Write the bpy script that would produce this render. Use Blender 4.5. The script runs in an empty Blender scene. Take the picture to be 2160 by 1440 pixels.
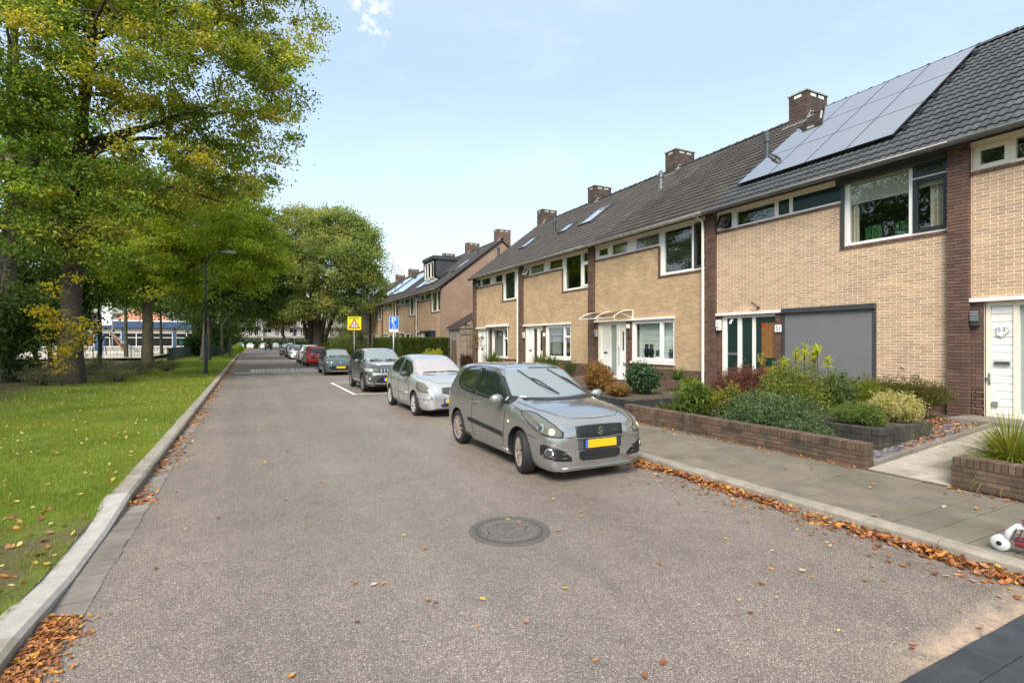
import bpy, bmesh, math, random
import numpy as np
from mathutils import Vector, Matrix
from mathutils.bvhtree import BVHTree

random.seed(7); np.random.seed(7)
S = bpy.context.scene
COL = S.collection
R = math.radians
PI = math.pi

# ---------------------------------------------------------------- camera
CH, CF = 1.885, 1085.0
CS, CC = math.sin(math.atan(555 / CF)), math.cos(math.atan(555 / CF))
cam_d = bpy.data.cameras.new('camera')
cam_d.lens = 36.0 * CF / 2160.0
cam_d.sensor_width = 36.0
cam_d.clip_start, cam_d.clip_end = 0.05, 4000
cam = bpy.data.objects.new('camera', cam_d)
cam.location = (0, 0, CH)
cam.rotation_euler = (R(90), 0, -math.atan(555 / CF))
COL.objects.link(cam)
S.camera = cam

# ---------------------------------------------------------------- sky and sun
SUN_EL, SUN_AZ = 46.0, 220.0          # the sun stands behind the camera's back, veiled
W_ = bpy.data.worlds.new('World'); S.world = W_; W_.use_nodes = True
wn = W_.node_tree.nodes; wl = W_.node_tree.links
wn.clear()
w_out = wn.new('ShaderNodeOutputWorld'); w_bg = wn.new('ShaderNodeBackground')
sky = wn.new('ShaderNodeTexSky'); sky.sky_type = 'NISHITA'; sky.sun_disc = False
sky.sun_elevation = R(SUN_EL); sky.sun_rotation = R(SUN_AZ)
sky.air_density = 1.0; sky.dust_density = 1.2; sky.ozone_density = 1.2
tc = wn.new('ShaderNodeTexCoord'); sep = wn.new('ShaderNodeSeparateXYZ')
wl.new(tc.outputs['Generated'], sep.inputs[0])
ramp = wn.new('ShaderNodeValToRGB')           # veil of thin cloud: thick near the horizon, thinnest half way up, and the white cloud overhead that car roofs and panels mirror
cr = ramp.color_ramp
cr.elements[0].position = 0.0; cr.elements[0].color = (0.96, 0.96, 0.96, 1)
cr.elements[1].position = 0.85; cr.elements[1].color = (0.85, 0.85, 0.85, 1)
e = cr.elements.new(0.22); e.color = (0.58, 0.58, 0.58, 1)
e = cr.elements.new(0.44); e.color = (0.34, 0.34, 0.34, 1)
e = cr.elements.new(0.60); e.color = (0.52, 0.52, 0.52, 1)
wl.new(sep.outputs['Z'], ramp.inputs[0])
mp = wn.new('ShaderNodeMapping'); mp.inputs['Scale'].default_value = (1.0, 1.0, 3.2)
wl.new(tc.outputs['Generated'], mp.inputs[0])
nz = wn.new('ShaderNodeTexNoise'); nz.inputs['Scale'].default_value = 2.6; nz.inputs['Detail'].default_value = 6; nz.inputs['Roughness'].default_value = 0.62
wl.new(mp.outputs[0], nz.inputs['Vector'])
cl = wn.new('ShaderNodeMapRange'); cl.inputs[1].default_value = 0.5; cl.inputs[2].default_value = 0.8; cl.inputs[3].default_value = 0.0; cl.inputs[4].default_value = 0.22
wl.new(nz.outputs[0], cl.inputs[0])
ad = wn.new('ShaderNodeMath'); ad.operation = 'ADD'; ad.use_clamp = True
wl.new(ramp.outputs[0], ad.inputs[0]); wl.new(cl.outputs[0], ad.inputs[1])
mx = wn.new('ShaderNodeMix'); mx.data_type = 'RGBA'
tn = wn.new('ShaderNodeMix'); tn.data_type = 'RGBA'; tn.blend_type = 'MULTIPLY'; tn.inputs['Factor'].default_value = 1.0; tn.inputs['B'].default_value = (0.90, 1.01, 1.05, 1)   # a clear autumn blue
wl.new(sky.outputs[0], tn.inputs['A'])
wl.new(ad.outputs[0], mx.inputs['Factor']); wl.new(tn.outputs['Result'], mx.inputs['A'])
mx.inputs['B'].default_value = (3.15, 3.38, 3.60, 1)
wl.new(mx.outputs['Result'], w_bg.inputs['Color'])
cdir = Vector((CS + (782-1080)/CF*CC, CC - (782-1080)/CF*CS, (720-36)/CF)).normalized()
dn = wn.new('ShaderNodeVectorMath'); dn.operation = 'DISTANCE'; wl.new(tc.outputs['Generated'], dn.inputs[0]); dn.inputs[1].default_value = cdir
c1 = wn.new('ShaderNodeMapRange'); wl.new(dn.outputs['Value'], c1.inputs[0])
for i_, v_ in enumerate((.012, .046, .9, 0)): c1.inputs[i_+1].default_value = v_
cn = wn.new('ShaderNodeTexNoise'); cn.inputs['Scale'].default_value = 42; cn.inputs['Detail'].default_value = 6; wl.new(tc.outputs['Generated'], cn.inputs['Vector'])
c2 = wn.new('ShaderNodeMapRange'); wl.new(cn.outputs[0], c2.inputs[0])
for i_, v_ in enumerate((.52, .70, 0, 1)): c2.inputs[i_+1].default_value = v_
c3 = wn.new('ShaderNodeMath'); c3.operation = 'MULTIPLY'; wl.new(c1.outputs[0], c3.inputs[0]); wl.new(c2.outputs[0], c3.inputs[1])
cm_ = wn.new('ShaderNodeMix'); cm_.data_type = 'RGBA'; wl.new(c3.outputs[0], cm_.inputs['Factor']); wl.new(mx.outputs['Result'], cm_.inputs['A']); cm_.inputs['B'].default_value = (4.6, 4.6, 4.6, 1)
wl.new(cm_.outputs['Result'], w_bg.inputs['Color'])
w_bg.inputs['Strength'].default_value = 0.15
wl.new(w_bg.outputs[0], w_out.inputs[0])

sun_d = bpy.data.lights.new('sun', 'SUN'); sun_d.energy = 2.8; sun_d.angle = R(30); sun_d.color = (1.0, 0.94, 0.85)
sun = bpy.data.objects.new('sun', sun_d); COL.objects.link(sun)
_az = R(SUN_AZ); _el = R(SUN_EL)
_dir = Vector((math.sin(_az) * math.cos(_el), math.cos(_az) * math.cos(_el), math.sin(_el)))
sun.rotation_euler = _dir.to_track_quat('Z', 'Y').to_euler(); sun.location = (-20, -20, 40)
S.view_settings.view_transform = 'Standard'; S.view_settings.look = 'None'
S.view_settings.exposure = 1.1; S.view_settings.gamma = 1.0
try:
    S.view_settings.use_curve_mapping = False
except Exception:
    pass
S.cycles.use_denoising = True
S.cycles.max_bounces = 10; S.cycles.diffuse_bounces = 6; S.cycles.transmission_bounces = 8; S.cycles.transparent_max_bounces = 12

# ---------------------------------------------------------------- helpers
WP = {}
def put(name, data, parent=None, loc=(0, 0, 0), rot=None, scale=None):
    o = bpy.data.objects.new(name, data); COL.objects.link(o)
    loc = Vector(loc)
    if parent is not None:
        o.parent = parent
        o.location = loc - WP.get(parent.name, Vector())
    else:
        o.location = loc
    WP[o.name] = loc
    if rot is not None: o.rotation_euler = rot
    if scale is not None: o.scale = scale
    return o
def tag(o, label=None, cat=None, group=None, kind=None):
    if label: o['label'] = label
    if cat: o['category'] = cat
    if group: o['group'] = group
    if kind: o['kind'] = kind
    return o
def thing(name, label, cat, loc=(0, 0, 0), group=None, local=False, rot=None):
    o = put(name, None, None, loc, rot); o.empty_display_size = 0.2
    if local: WP[o.name] = Vector()
    return tag(o, label, cat, group)
def group_part(name, parent, loc):
    return put(name, None, parent, loc)
def copy_tree(o, parent=None):
    c = o.copy(); COL.objects.link(c)
    if parent is not None: c.parent = parent
    for ch in list(o.children): copy_tree(ch, c)
    return c
def at(px, py, d):
    u = (px - 1080) / CF; w = (720 - py) / CF
    return ((CS + u * CC) * d, (CC - u * CS) * d, CH + w * d)
def proj(x, y, z):
    d = x * CS + y * CC
    if d < .05: return (1e9, 1e9, d)
    return (1080 + CF * (x * CC - y * CS) / d, 720 - CF * (z - CH) / d, d)
def infr(x, y, z, m=40):
    p = proj(x, y, z)
    return p[2] > 0 and -m < p[0] < 2160 + m and -m < p[1] < 1440 + m

class MB:
    def __init__(s): s.v = []; s.f = []; s.m = []; s.k = 0
    def add(s, vs, fs, m=None):
        b = len(s.v); m = s.k if m is None else m
        s.v += [tuple(v) for v in vs]
        for f in fs: s.f.append(tuple(i + b for i in f)); s.m.append(m)
        return s
    def box(s, x0, x1, y0, y1, z0, z1, m=None):
        if x0 > x1: x0, x1 = x1, x0
        if y0 > y1: y0, y1 = y1, y0
        if z0 > z1: z0, z1 = z1, z0
        return s.add([(x0,y0,z0),(x1,y0,z0),(x1,y1,z0),(x0,y1,z0),(x0,y0,z1),(x1,y0,z1),(x1,y1,z1),(x0,y1,z1)],
                     [(0,3,2,1),(4,5,6,7),(0,1,5,4),(1,2,6,5),(2,3,7,6),(3,0,4,7)], m)
    def obox(s, c, ax, ay, az, m=None):     # box from centre and three half-axis vectors
        c = Vector(c); ax = Vector(ax); ay = Vector(ay); az = Vector(az)
        vs = [c + sx*ax + sy*ay + sz*az for sz in (-1,1) for sx, sy in ((-1,-1),(1,-1),(1,1),(-1,1))]
        return s.add(vs, [(0,3,2,1),(4,5,6,7),(0,1,5,4),(1,2,6,5),(2,3,7,6),(3,0,4,7)], m)
    def bar(s, a, b, w, h=None, m=None, up=(0,0,1)):
        a = Vector(a); b = Vector(b); h = w if h is None else h
        d = (b - a)
        if d.length < 1e-6: return s
        L = d.length; d.normalize(); up = Vector(up)
        if abs(d.dot(up)) > .98: up = Vector((1,0,0))
        sx = d.cross(up).normalized(); sz = sx.cross(d)
        return s.obox((a+b)/2, d*(L/2), sx*(w/2), sz*(h/2), m)
    def tube(s, pts, rad, n=8, m=None, cap=True):
        pts = [Vector(p) for p in pts]
        if not hasattr(rad, '__len__'): rad = [rad]*len(pts)
        vs = []; fs = []; prev = None
        for i, p in enumerate(pts):
            d = (pts[min(i+1, len(pts)-1)] - pts[max(i-1, 0)])
            if d.length < 1e-9: d = Vector((0,0,1))
            d.normalize()
            if prev is None:
                a = Vector((1,0,0)) if abs(d.x) < .8 else Vector((0,1,0))
                u = d.cross(a).normalized()
            else:
                u = (prev - d*prev.dot(d))
                u = u.normalized() if u.length > 1e-6 else d.orthogonal().normalized()
            prev = u; w = d.cross(u)
            for k in range(n):
                t = 2*PI*k/n
                vs.append(p + rad[i]*(math.cos(t)*u + math.sin(t)*w))
        for i in range(len(pts)-1):
            for k in range(n):
                fs.append((i*n+k, i*n+(k+1)%n, (i+1)*n+(k+1)%n, (i+1)*n+k))
        if cap:
            fs.append(tuple(reversed(range(n)))); fs.append(tuple((len(pts)-1)*n+k for k in range(n)))
        return s.add(vs, fs, m)
    def lathe(s, prof, n=24, axis='z', o=(0,0,0), m=None, closed=False):   # prof: (radius, height)
        vs = []; fs = []
        for r, h in prof:
            for k in range(n):
                t = 2*PI*k/n; a, b = r*math.cos(t), r*math.sin(t)
                p = {'z':(a,b,h),'y':(a,h,b),'x':(h,a,b)}[axis]
                vs.append((p[0]+o[0], p[1]+o[1], p[2]+o[2]))
        P_ = len(prof)
        for i in range(P_ if closed else P_-1):
            j = (i+1) % P_
            for k in range(n):
                f = (i*n+k, i*n+(k+1)%n, j*n+(k+1)%n, j*n+k)
                fs.append(f if axis != 'y' else f[::-1])
        if not closed:
            if prof[0][0] > 1e-6: fs.append(tuple(range(n)) if axis == 'y' else tuple(reversed(range(n))))
            if prof[-1][0] > 1e-6: fs.append(tuple((P_-1)*n+k for k in (range(n) if axis != 'y' else reversed(range(n)))))
        return s.add(vs, fs, m)
    def prism(s, poly, fn, t0, t1, m=None):     # poly in 2D, fn(u,v,t) -> point
        n = len(poly)
        vs = [fn(u,v,t0) for u,v in poly] + [fn(u,v,t1) for u,v in poly]
        fs = [tuple(range(n)), tuple(reversed(range(n,2*n)))] + [(i, i+n, (i+1)%n+n, (i+1)%n) for i in range(n)]
        return s.add(vs, fs, m)
    def mesh(s, name, mats, smooth=False, angle=None):
        me = bpy.data.meshes.new(name)
        me.from_pydata(s.v, [], s.f)
        if not isinstance(mats, (list, tuple)): mats = [mats]
        for mm in mats: me.materials.append(mm)
        if len(mats) > 1: me.polygons.foreach_set('material_index', s.m)
        if smooth or angle:
            me.polygons.foreach_set('use_smooth', [True]*len(me.polygons))
            if angle: me.set_sharp_from_angle(angle=R(angle))
        me.update()
        return me
    def build(s, name, mats, parent=None, smooth=False, angle=None, origin=True, fixn=False):
        if not s.v: return None
        if origin:
            a = np.array(s.v); c = Vector(((a[:,0].min()+a[:,0].max())/2, (a[:,1].min()+a[:,1].max())/2, a[:,2].min()))
            s.v = [(x-c.x, y-c.y, z-c.z) for x, y, z in s.v]
        else: c = Vector()
        me = s.mesh(name, mats, smooth, angle)
        if fixn:
            bm = bmesh.new(); bm.from_mesh(me); bmesh.ops.recalc_face_normals(bm, faces=bm.faces); bm.to_mesh(me); bm.free()
        return put(name, me, parent, c)

def big(name, V, Q, mats, parent=None, col=None, smooth=False, mi=None, kind=None):
    """a large mesh from numpy arrays: V (n,3), Q (m,k) with k = 3 or 4"""
    V = np.asarray(V, dtype=np.float32); Q = np.asarray(Q, dtype=np.int32)
    c = V.mean(axis=0); c[2] = V[:,2].min(); V = V - c
    me = bpy.data.meshes.new(name); m, k = Q.shape
    me.vertices.add(len(V)); me.vertices.foreach_set('co', V.ravel())
    me.loops.add(m*k); me.loops.foreach_set('vertex_index', Q.ravel())
    me.polygons.add(m); me.polygons.foreach_set('loop_start', np.arange(0, m*k, k, dtype=np.int32))
    if not isinstance(mats, (list, tuple)): mats = [mats]
    for mm in mats: me.materials.append(mm)
    if mi is not None: me.polygons.foreach_set('material_index', np.asarray(mi, dtype=np.int32))
    me.polygons.foreach_set('use_smooth', np.full(m, bool(smooth)))
    me.update(calc_edges=True)
    if col is not None:
        a = me.attributes.new('Col', 'FLOAT_COLOR', 'POINT')
        cc = np.ones((len(V), 4), dtype=np.float32); cc[:, :3] = col
        a.data.foreach_set('color', cc.ravel())
    o = put(name, me, parent, Vector([float(x) for x in c]))
    if kind: o['kind'] = kind
    return o
def stamp(pv, pf, M):
    """copies of a small proto mesh at every 4x4 matrix of M -> V, Q"""
    pv = np.asarray(pv, dtype=np.float64); pf = np.asarray(pf); M = np.asarray(M)
    V = np.einsum('nij,pj->npi', M[:, :3, :3], pv) + M[:, None, :3, 3]
    Q = pf[None] + (np.arange(len(M))*len(pv))[:, None, None]
    return V.reshape(-1, 3), Q.reshape(-1, pf.shape[1])
BOXV = [(-.5,-.5,-.5),(.5,-.5,-.5),(.5,.5,-.5),(-.5,.5,-.5),(-.5,-.5,.5),(.5,-.5,.5),(.5,.5,.5),(-.5,.5,.5)]
BOXF = [(0,3,2,1),(4,5,6,7),(0,1,5,4),(1,2,6,5),(2,3,7,6),(3,0,4,7)]
_bev = {}
def bevel_box_mesh(name, sx, sy, sz, b, mat):
    key = (name, sx, sy, sz, b, mat.name)
    if key in _bev: return _bev[key]
    x, y, z = sx/2, sy/2, sz/2
    vs = []; 
    for zz, i in ((-z, 0), (z-b, 0), (z, b)):
        vs += [(-x+i,-y+i,zz),(x-i,-y+i,zz),(x-i,y-i,zz),(-x+i,y-i,zz)]
    fs = [(0,3,2,1),(8,9,10,11)]
    for r in (0, 4):
        for k in range(4): fs.append((r+k, r+(k+1)%4, r+4+(k+1)%4, r+4+k))
    me = bpy.data.meshes.new(name); me.from_pydata(vs, [], fs); me.materials.append(mat); me.update()
    _bev[key] = me
    return me
_ub = {}
def unit_box(name, mat):
    key = (name, mat.name)
    if key not in _ub:
        me = bpy.data.meshes.new(name); me.from_pydata(BOXV, [], BOXF); me.materials.append(mat); me.update(); _ub[key] = me
    return _ub[key]

# ---------------------------------------------------------------- materials
def _new(name):
    m = bpy.data.materials.new(name); m.use_nodes = True
    n = m.node_tree.nodes; l = m.node_tree.links
    return m, n, l, n['Principled BSDF'], n['Material Output']
def _noise(n, l, vec, scale, detail=4, rough=.55):
    t = n.new('ShaderNodeTexNoise'); t.inputs['Scale'].default_value = scale; t.inputs['Detail'].default_value = detail; t.inputs['Roughness'].default_value = rough
    l.new(vec, t.inputs['Vector']); return t.outputs[0]
def _mix(n, l, fac, a, b, blend='MIX'):
    m = n.new('ShaderNodeMix'); m.data_type = 'RGBA'; m.blend_type = blend
    for sock, v in (('Factor', fac), ('A', a), ('B', b)):
        if hasattr(v, 'links'): l.new(v, m.inputs[sock])
        elif sock == 'Factor': m.inputs[sock].default_value = v
        else: m.inputs[sock].default_value = (v[0], v[1], v[2], 1)
    return m.outputs['Result']
def _range(n, l, x, a, b, c, d):
    m = n.new('ShaderNodeMapRange'); l.new(x, m.inputs[0])
    for i, v in enumerate((a, b, c, d)): m.inputs[i+1].default_value = v
    return m.outputs[0]
def mat(name, col, rough=.6, metal=0., var=.12, scale=3., bump=0., bscale=40., rand=0., col2=None, c2r=(.5,.7), c2s=1.2, attr=False, coat=0., spec=.5, trans=0., fine=0.):
    m, n, l, p, out = _new(name)
    g = n.new('ShaderNodeNewGeometry'); pos = g.outputs['Position']
    if attr:
        a = n.new('ShaderNodeAttribute'); a.attribute_name = 'Col'; c = a.outputs['Color']
    else:
        c = n.new('ShaderNodeRGB').outputs[0]; c.default_value = (*col, 1)
    if col2 is not None:
        c = _mix(n, l, _range(n, l, _noise(n, l, pos, c2s, 5, .6), c2r[0], c2r[1], 0, 1), c, col2)
    def mul(c, f):
        h = n.new('ShaderNodeVectorMath'); h.operation = 'SCALE'; l.new(c, h.inputs[0]); l.new(f, h.inputs['Scale']); return h.outputs[0]
    if var: c = mul(c, _range(n, l, _noise(n, l, pos, scale), .3, .7, 1-var, 1+var))
    if fine: c = mul(c, _range(n, l, _noise(n, l, pos, bscale, 3, .7), .3, .7, 1-fine, 1+fine))
    if rand:
        oi = n.new('ShaderNodeObjectInfo'); s_ = n.new('ShaderNodeMath'); s_.operation = 'ADD'
        l.new(g.outputs['Random Per Island'], s_.inputs[0]); l.new(oi.outputs['Random'], s_.inputs[1])
        fr = n.new('ShaderNodeMath'); fr.operation = 'FRACT'; l.new(s_.outputs[0], fr.inputs[0])
        c = mul(c, _range(n, l, fr.outputs[0], 0, 1, 1-rand, 1+rand))
    l.new(c, p.inputs['Base Color'])
    p.inputs['Roughness'].default_value = rough; p.inputs['Metallic'].default_value = metal
    p.inputs['Specular IOR Level'].default_value = spec; p.inputs['Coat Weight'].default_value = coat
    p.inputs['Coat Roughness'].default_value = .04
    if bump:
        b = n.new('ShaderNodeBump'); b.inputs['Strength'].default_value = bump; b.inputs['Distance'].default_value = .01
        l.new(_noise(n, l, pos, bscale, 5, .65), b.inputs['Height']); l.new(b.outputs[0], p.inputs['Normal'])
    if trans:
        t = n.new('ShaderNodeBsdfTranslucent'); l.new(_mix(n, l, 1., c, (1.5, 1.4, .8), 'MULTIPLY'), t.inputs['Color'])
        mxs = n.new('ShaderNodeMixShader'); mxs.inputs[0].default_value = trans
        l.new(p.outputs[0], mxs.inputs[1]); l.new(t.outputs[0], mxs.inputs[2]); l.new(mxs.outputs[0], out.inputs['Surface'])
    return m
def glass_mat(name, tint=(.93,.95,.94), refl=1.5, wavy=0.0):
    m, n, l, p, out = _new(name)
    n.remove(p)
    t = n.new('ShaderNodeBsdfTransparent'); t.inputs[0].default_value = (*tint, 1)
    gl = n.new('ShaderNodeBsdfGlossy'); gl.inputs['Roughness'].default_value = .01
    if wavy:
        g = n.new('ShaderNodeNewGeometry'); b = n.new('ShaderNodeBump'); b.inputs['Strength'].default_value = wavy; b.inputs['Distance'].default_value = .02
        l.new(_noise(n, l, g.outputs['Position'], 1.3, 1), b.inputs['Height']); l.new(b.outputs[0], gl.inputs['Normal'])
    fr = n.new('ShaderNodeFresnel'); gb = n.new('ShaderNodeNewGeometry'); l.new(_range(n, l, gb.outputs['Backfacing'], 0, 1, refl, 1/refl), fr.inputs[0])
    k = n.new('ShaderNodeMath'); k.operation = 'MULTIPLY'; k.inputs[1].default_value = 1.9; k.use_clamp = True
    l.new(fr.outputs[0], k.inputs[0])
    mxs = n.new('ShaderNodeMixShader'); l.new(k.outputs[0], mxs.inputs[0]); l.new(t.outputs[0], mxs.inputs[1]); l.new(gl.outputs[0], mxs.inputs[2])
    l.new(mxs.outputs[0], out.inputs['Surface'])
    return m
def paint(name, col, metal=.0, rough=.3, dirt=.1):
    m = mat(name, col, rough=rough, metal=metal, var=dirt*.6, scale=2.5, coat=.8, spec=.5)
    return m

M = {}
def asphalt():
    m, n, l, p, out = _new('asphalt')
    g = n.new('ShaderNodeNewGeometry'); pos = g.outputs['Position']
    vo = n.new('ShaderNodeTexVoronoi'); vo.inputs['Scale'].default_value = 175; l.new(pos, vo.inputs['Vector'])
    sp = n.new('ShaderNodeSeparateColor'); l.new(vo.outputs['Color'], sp.inputs[0])
    st = n.new('ShaderNodeValToRGB'); r_ = st.color_ramp
    r_.elements[0].position = 0; r_.elements[0].color = (.082,.066,.054,1)
    r_.elements[1].position = 1; r_.elements[1].color = (.50,.455,.40,1)
    for q, c in ((.3,(.131,.107,.088,1)), (.6,(.181,.149,.122,1)), (.88,(.245,.203,.167,1)), (.95,(.36,.31,.26,1))):
        e = r_.elements.new(q); e.color = c
    l.new(sp.outputs[0], st.inputs[0])
    c = st.outputs[0]
    big_n = _noise(n, l, pos, .35, 5, .6); mid = _noise(n, l, pos, 5, 5, .65)
    c = _mix(n, l, 1., c, (1.0,1.0,1.0), 'MULTIPLY')
    h = n.new('ShaderNodeVectorMath'); h.operation = 'SCALE'; l.new(c, h.inputs[0]); l.new(_range(n, l, big_n, .3, .7, .84, 1.16), h.inputs['Scale'])
    h2 = n.new('ShaderNodeVectorMath'); h2.operation = 'SCALE'; l.new(h.outputs[0], h2.inputs[0]); l.new(_range(n, l, mid, .25, .75, .85, 1.15), h2.inputs['Scale'])
    c = h2.outputs[0]
    mp_ = n.new('ShaderNodeMapping'); mp_.inputs['Scale'].default_value = (1.3, .045, 1); l.new(pos, mp_.inputs[0])   # wheel-worn lanes
    h3 = n.new('ShaderNodeVectorMath'); h3.operation = 'SCALE'; l.new(c, h3.inputs[0]); l.new(_range(n, l, _noise(n, l, mp_.outputs[0], 1.0, 3), .3, .7, .86, 1.12), h3.inputs['Scale']); c = h3.outputs[0]
    # reddish leaf stains of irregular shape
    c = _mix(n, l, _range(n, l, _noise(n, l, pos, 2.3, 6, .7), .66, .74, 0, .35), c, (.20,.11,.08))
    # pale sand brushed off the slabs along their edge
    xyz = n.new('ShaderNodeSeparateXYZ'); l.new(pos, xyz.inputs[0])
    a = _range(n, l, xyz.outputs[1], 1.52, 1.80, 1.0, 0.0); b_ = _range(n, l, xyz.outputs[0], 3.0, 3.8, 0, 1)
    mm = n.new('ShaderNodeMath'); mm.operation = 'MULTIPLY'; l.new(a, mm.inputs[0]); l.new(b_, mm.inputs[1])
    nn = n.new('ShaderNodeMath'); nn.operation = 'MULTIPLY'; l.new(mm.outputs[0], nn.inputs[0]); l.new(_range(n, l, _noise(n, l, pos, 7, 6, .7), .35, .6, 0, 1.1), nn.inputs[1])
    c = _mix(n, l, nn.outputs[0], c, (.50,.36,.25))
    # dark oil and damp spots
    c = _mix(n, l, _range(n, l, _noise(n, l, pos, .9, 4, .5), .62, .75, 0, .4), c, (.075,.068,.06))
    l.new(c, p.inputs['Base Color'])
    p.inputs['Roughness'].default_value = .50
    b = n.new('ShaderNodeBump'); b.inputs['Strength'].default_value = .45; b.inputs['Distance'].default_value = .004
    l.new(vo.outputs['Distance'], b.inputs['Height']); l.new(b.outputs[0], p.inputs['Normal'])
    return m
M['asphalt'] = asphalt()
def brick_tex(name, c1, c2, mortar, sx=.22, sz=.0625, axis='y'):
    m, n, l, p, out = _new(name)
    g = n.new('ShaderNodeNewGeometry'); xyz = n.new('ShaderNodeSeparateXYZ'); l.new(g.outputs['Position'], xyz.inputs[0])
    cb = n.new('ShaderNodeCombineXYZ'); l.new(xyz.outputs[1 if axis == 'y' else 0], cb.inputs[0]); l.new(xyz.outputs[2], cb.inputs[1])
    b = n.new('ShaderNodeTexBrick'); b.inputs['Scale'].default_value = 1; b.inputs['Brick Width'].default_value = sx; b.inputs['Row Height'].default_value = sz
    b.inputs['Mortar Size'].default_value = .006; b.inputs['Color1'].default_value = (*c1,1); b.inputs['Color2'].default_value = (*c2,1); b.inputs['Mortar'].default_value = (*mortar,1)
    l.new(cb.outputs[0], b.inputs['Vector'])
    c = n.new('ShaderNodeVectorMath'); c.operation = 'SCALE'; l.new(b.outputs['Color'], c.inputs[0])
    l.new(_range(n, l, _noise(n, l, g.outputs['Position'], 1.1, 4), .3, .7, .86, 1.12), c.inputs['Scale'])
    l.new(c.outputs[0], p.inputs['Base Color']); p.inputs['Roughness'].default_value = .85
    bu = n.new('ShaderNodeBump'); bu.inputs['Strength'].default_value = .5; bu.inputs['Distance'].default_value = .008; bu.invert = True
    l.new(b.outputs['Fac'], bu.inputs['Height']); l.new(bu.outputs[0], p.inputs['Normal'])
    return m
M['brick_pale'] = mat('pale_sand_brick', (.465,.312,.19), .85, col2=(.37,.245,.15), c2r=(.52,.78), c2s=.9, var=.10, scale=5, bump=.35, bscale=90, rand=.13, fine=.08)
M['brick_yellow'] = mat('yellow_brick', (.44,.292,.158), .85, col2=(.33,.22,.125), c2r=(.50,.74), c2s=.8, var=.12, scale=2, bump=.35, bscale=90, rand=.15, fine=.08)
M['brick_brown'] = mat('brown_brick', (.125,.068,.050), .8, var=.15, scale=4, bump=.4, bscale=90, rand=.25, fine=.1)
M['brick_garden'] = mat('weathered_garden_brick', (.115,.072,.047), .9, var=.3, scale=5, bump=.6, bscale=60, rand=.25, fine=.15, col2=(.045,.043,.028), c2r=(.48,.68), c2s=2.2)
M['brick_stack'] = mat('sooty_chimney_brick', (.085,.060,.047), .9, var=.2, scale=3, bump=.4, bscale=60, rand=.3, fine=.15, col2=(.06,.06,.035), c2r=(.55,.75), c2s=2)
M['mortar_pale'] = mat('pale_mortar', (.80,.67,.53), .9, var=.08, bump=.2)
M['mortar_sand'] = mat('sand_mortar', (.58,.465,.33), .9, var=.1, bump=.2)
M['mortar_dark'] = mat('dark_mortar', (.065,.045,.038), .9, var=.15, bump=.2)
M['mortar_garden'] = mat('grey_garden_mortar', (.13,.115,.09), .9, var=.3, bump=.3)
M['btex_yellow'] = brick_tex('far_yellow_brick', (.50,.325,.195), (.42,.265,.15), (.46,.35,.24))
M['btex_gable'] = brick_tex('gable_brown_brick', (.30,.185,.125), (.24,.145,.10), (.33,.25,.19), axis='x')
M['btex_dark'] = brick_tex('far_brown_brick', (.15,.085,.06), (.11,.062,.046), (.09,.065,.05))
M['white'] = mat('white_painted_wood', (.80,.78,.73), .35, var=.05, bump=.05)
M['cream'] = mat('cream_painted_wood', (.78,.71,.57), .4, var=.05)
M['offwhite_plastic'] = mat('white_plastic', (.80,.80,.78), .3, var=.03)
M['dark_green'] = mat('dark_green_paint', (.006,.028,.020), .25, var=.1)
M['dark_frame'] = mat('anthracite_paint', (.022,.026,.028), .35, var=.1)
M['charcoal'] = mat('charcoal_coated_metal', (.045,.050,.052), .45, var=.08)
M['screen'] = mat('grey_screen_fabric', (.155,.152,.155), .8, var=.04, bump=.1, bscale=300)
M['wood_door'] = mat('varnished_wood', (.24,.105,.032), .35, var=.25, scale=9)
M['zinc'] = mat('weathered_zinc', (.17,.175,.175), .5, metal=.55, var=.2, scale=4)
M['zinc_light'] = mat('pale_zinc', (.42,.40,.36), .5, metal=.3, var=.2, scale=4)
M['lead'] = mat('lead_flashing', (.30,.29,.28), .5, var=.35, scale=6)
M['pipe_white'] = mat('cream_downpipe', (.72,.68,.60), .4, var=.08)
M['tile_black'] = mat('black_roof_tile', (.055,.055,.057), .38, var=.2, scale=2, bump=.15, rand=.12)
M['tile_brown'] = mat('weathered_brown_roof_tile', (.050,.041,.035), .55, var=.2, scale=1.5, bump=.25, rand=.15, col2=(.066,.060,.042), c2r=(.55,.75), c2s=1.5)
M['roof_base'] = mat('roof_underlay', (.03,.028,.026), .9, var=.1)
M['glass'] = glass_mat('window_glass', wavy=.05)
M['glass_frost'] = mat('frosted_glass', (.28,.33,.31), .25, var=.1)
M['interior'] = mat('dim_room_plaster', (.20,.185,.16), .9, var=.1)
M['curtain'] = mat('beige_curtain', (.55,.49,.37), .9, var=.1)
M['curtain_grey'] = mat('grey_curtain', (.30,.31,.28), .9, var=.15)
M['blind_white'] = mat('white_blind_fabric', (.70,.74,.68), .8, var=.04)
M['blind_slat'] = mat('dark_blind_slat', (.16,.20,.16), .6, var=.1)
M['blind_beige'] = mat('beige_roller_blind', (.50,.47,.39), .9, var=.05)
M['black'] = mat('black_plastic', (.012,.012,.012), .4, var=.1)
M['black_gloss'] = mat('black_gloss', (.006,.006,.007), .12, var=.0)
M['steel'] = mat('brushed_steel', (.55,.55,.53), .3, metal=1, var=.1)
M['solar'] = mat('solar_glass', (.012,.012,.014), .06, var=.0, spec=1., coat=1.)
for _k in ('IOR', 'Coat IOR'): M['solar'].node_tree.nodes['Principled BSDF'].inputs[_k].default_value = 2.7
M['solar_frame'] = mat('black_aluminium', (.03,.03,.032), .35, metal=.3)
M['skylight'] = mat('skylight_glass', (.32,.36,.38), .06, spec=.9, coat=1.)
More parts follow.
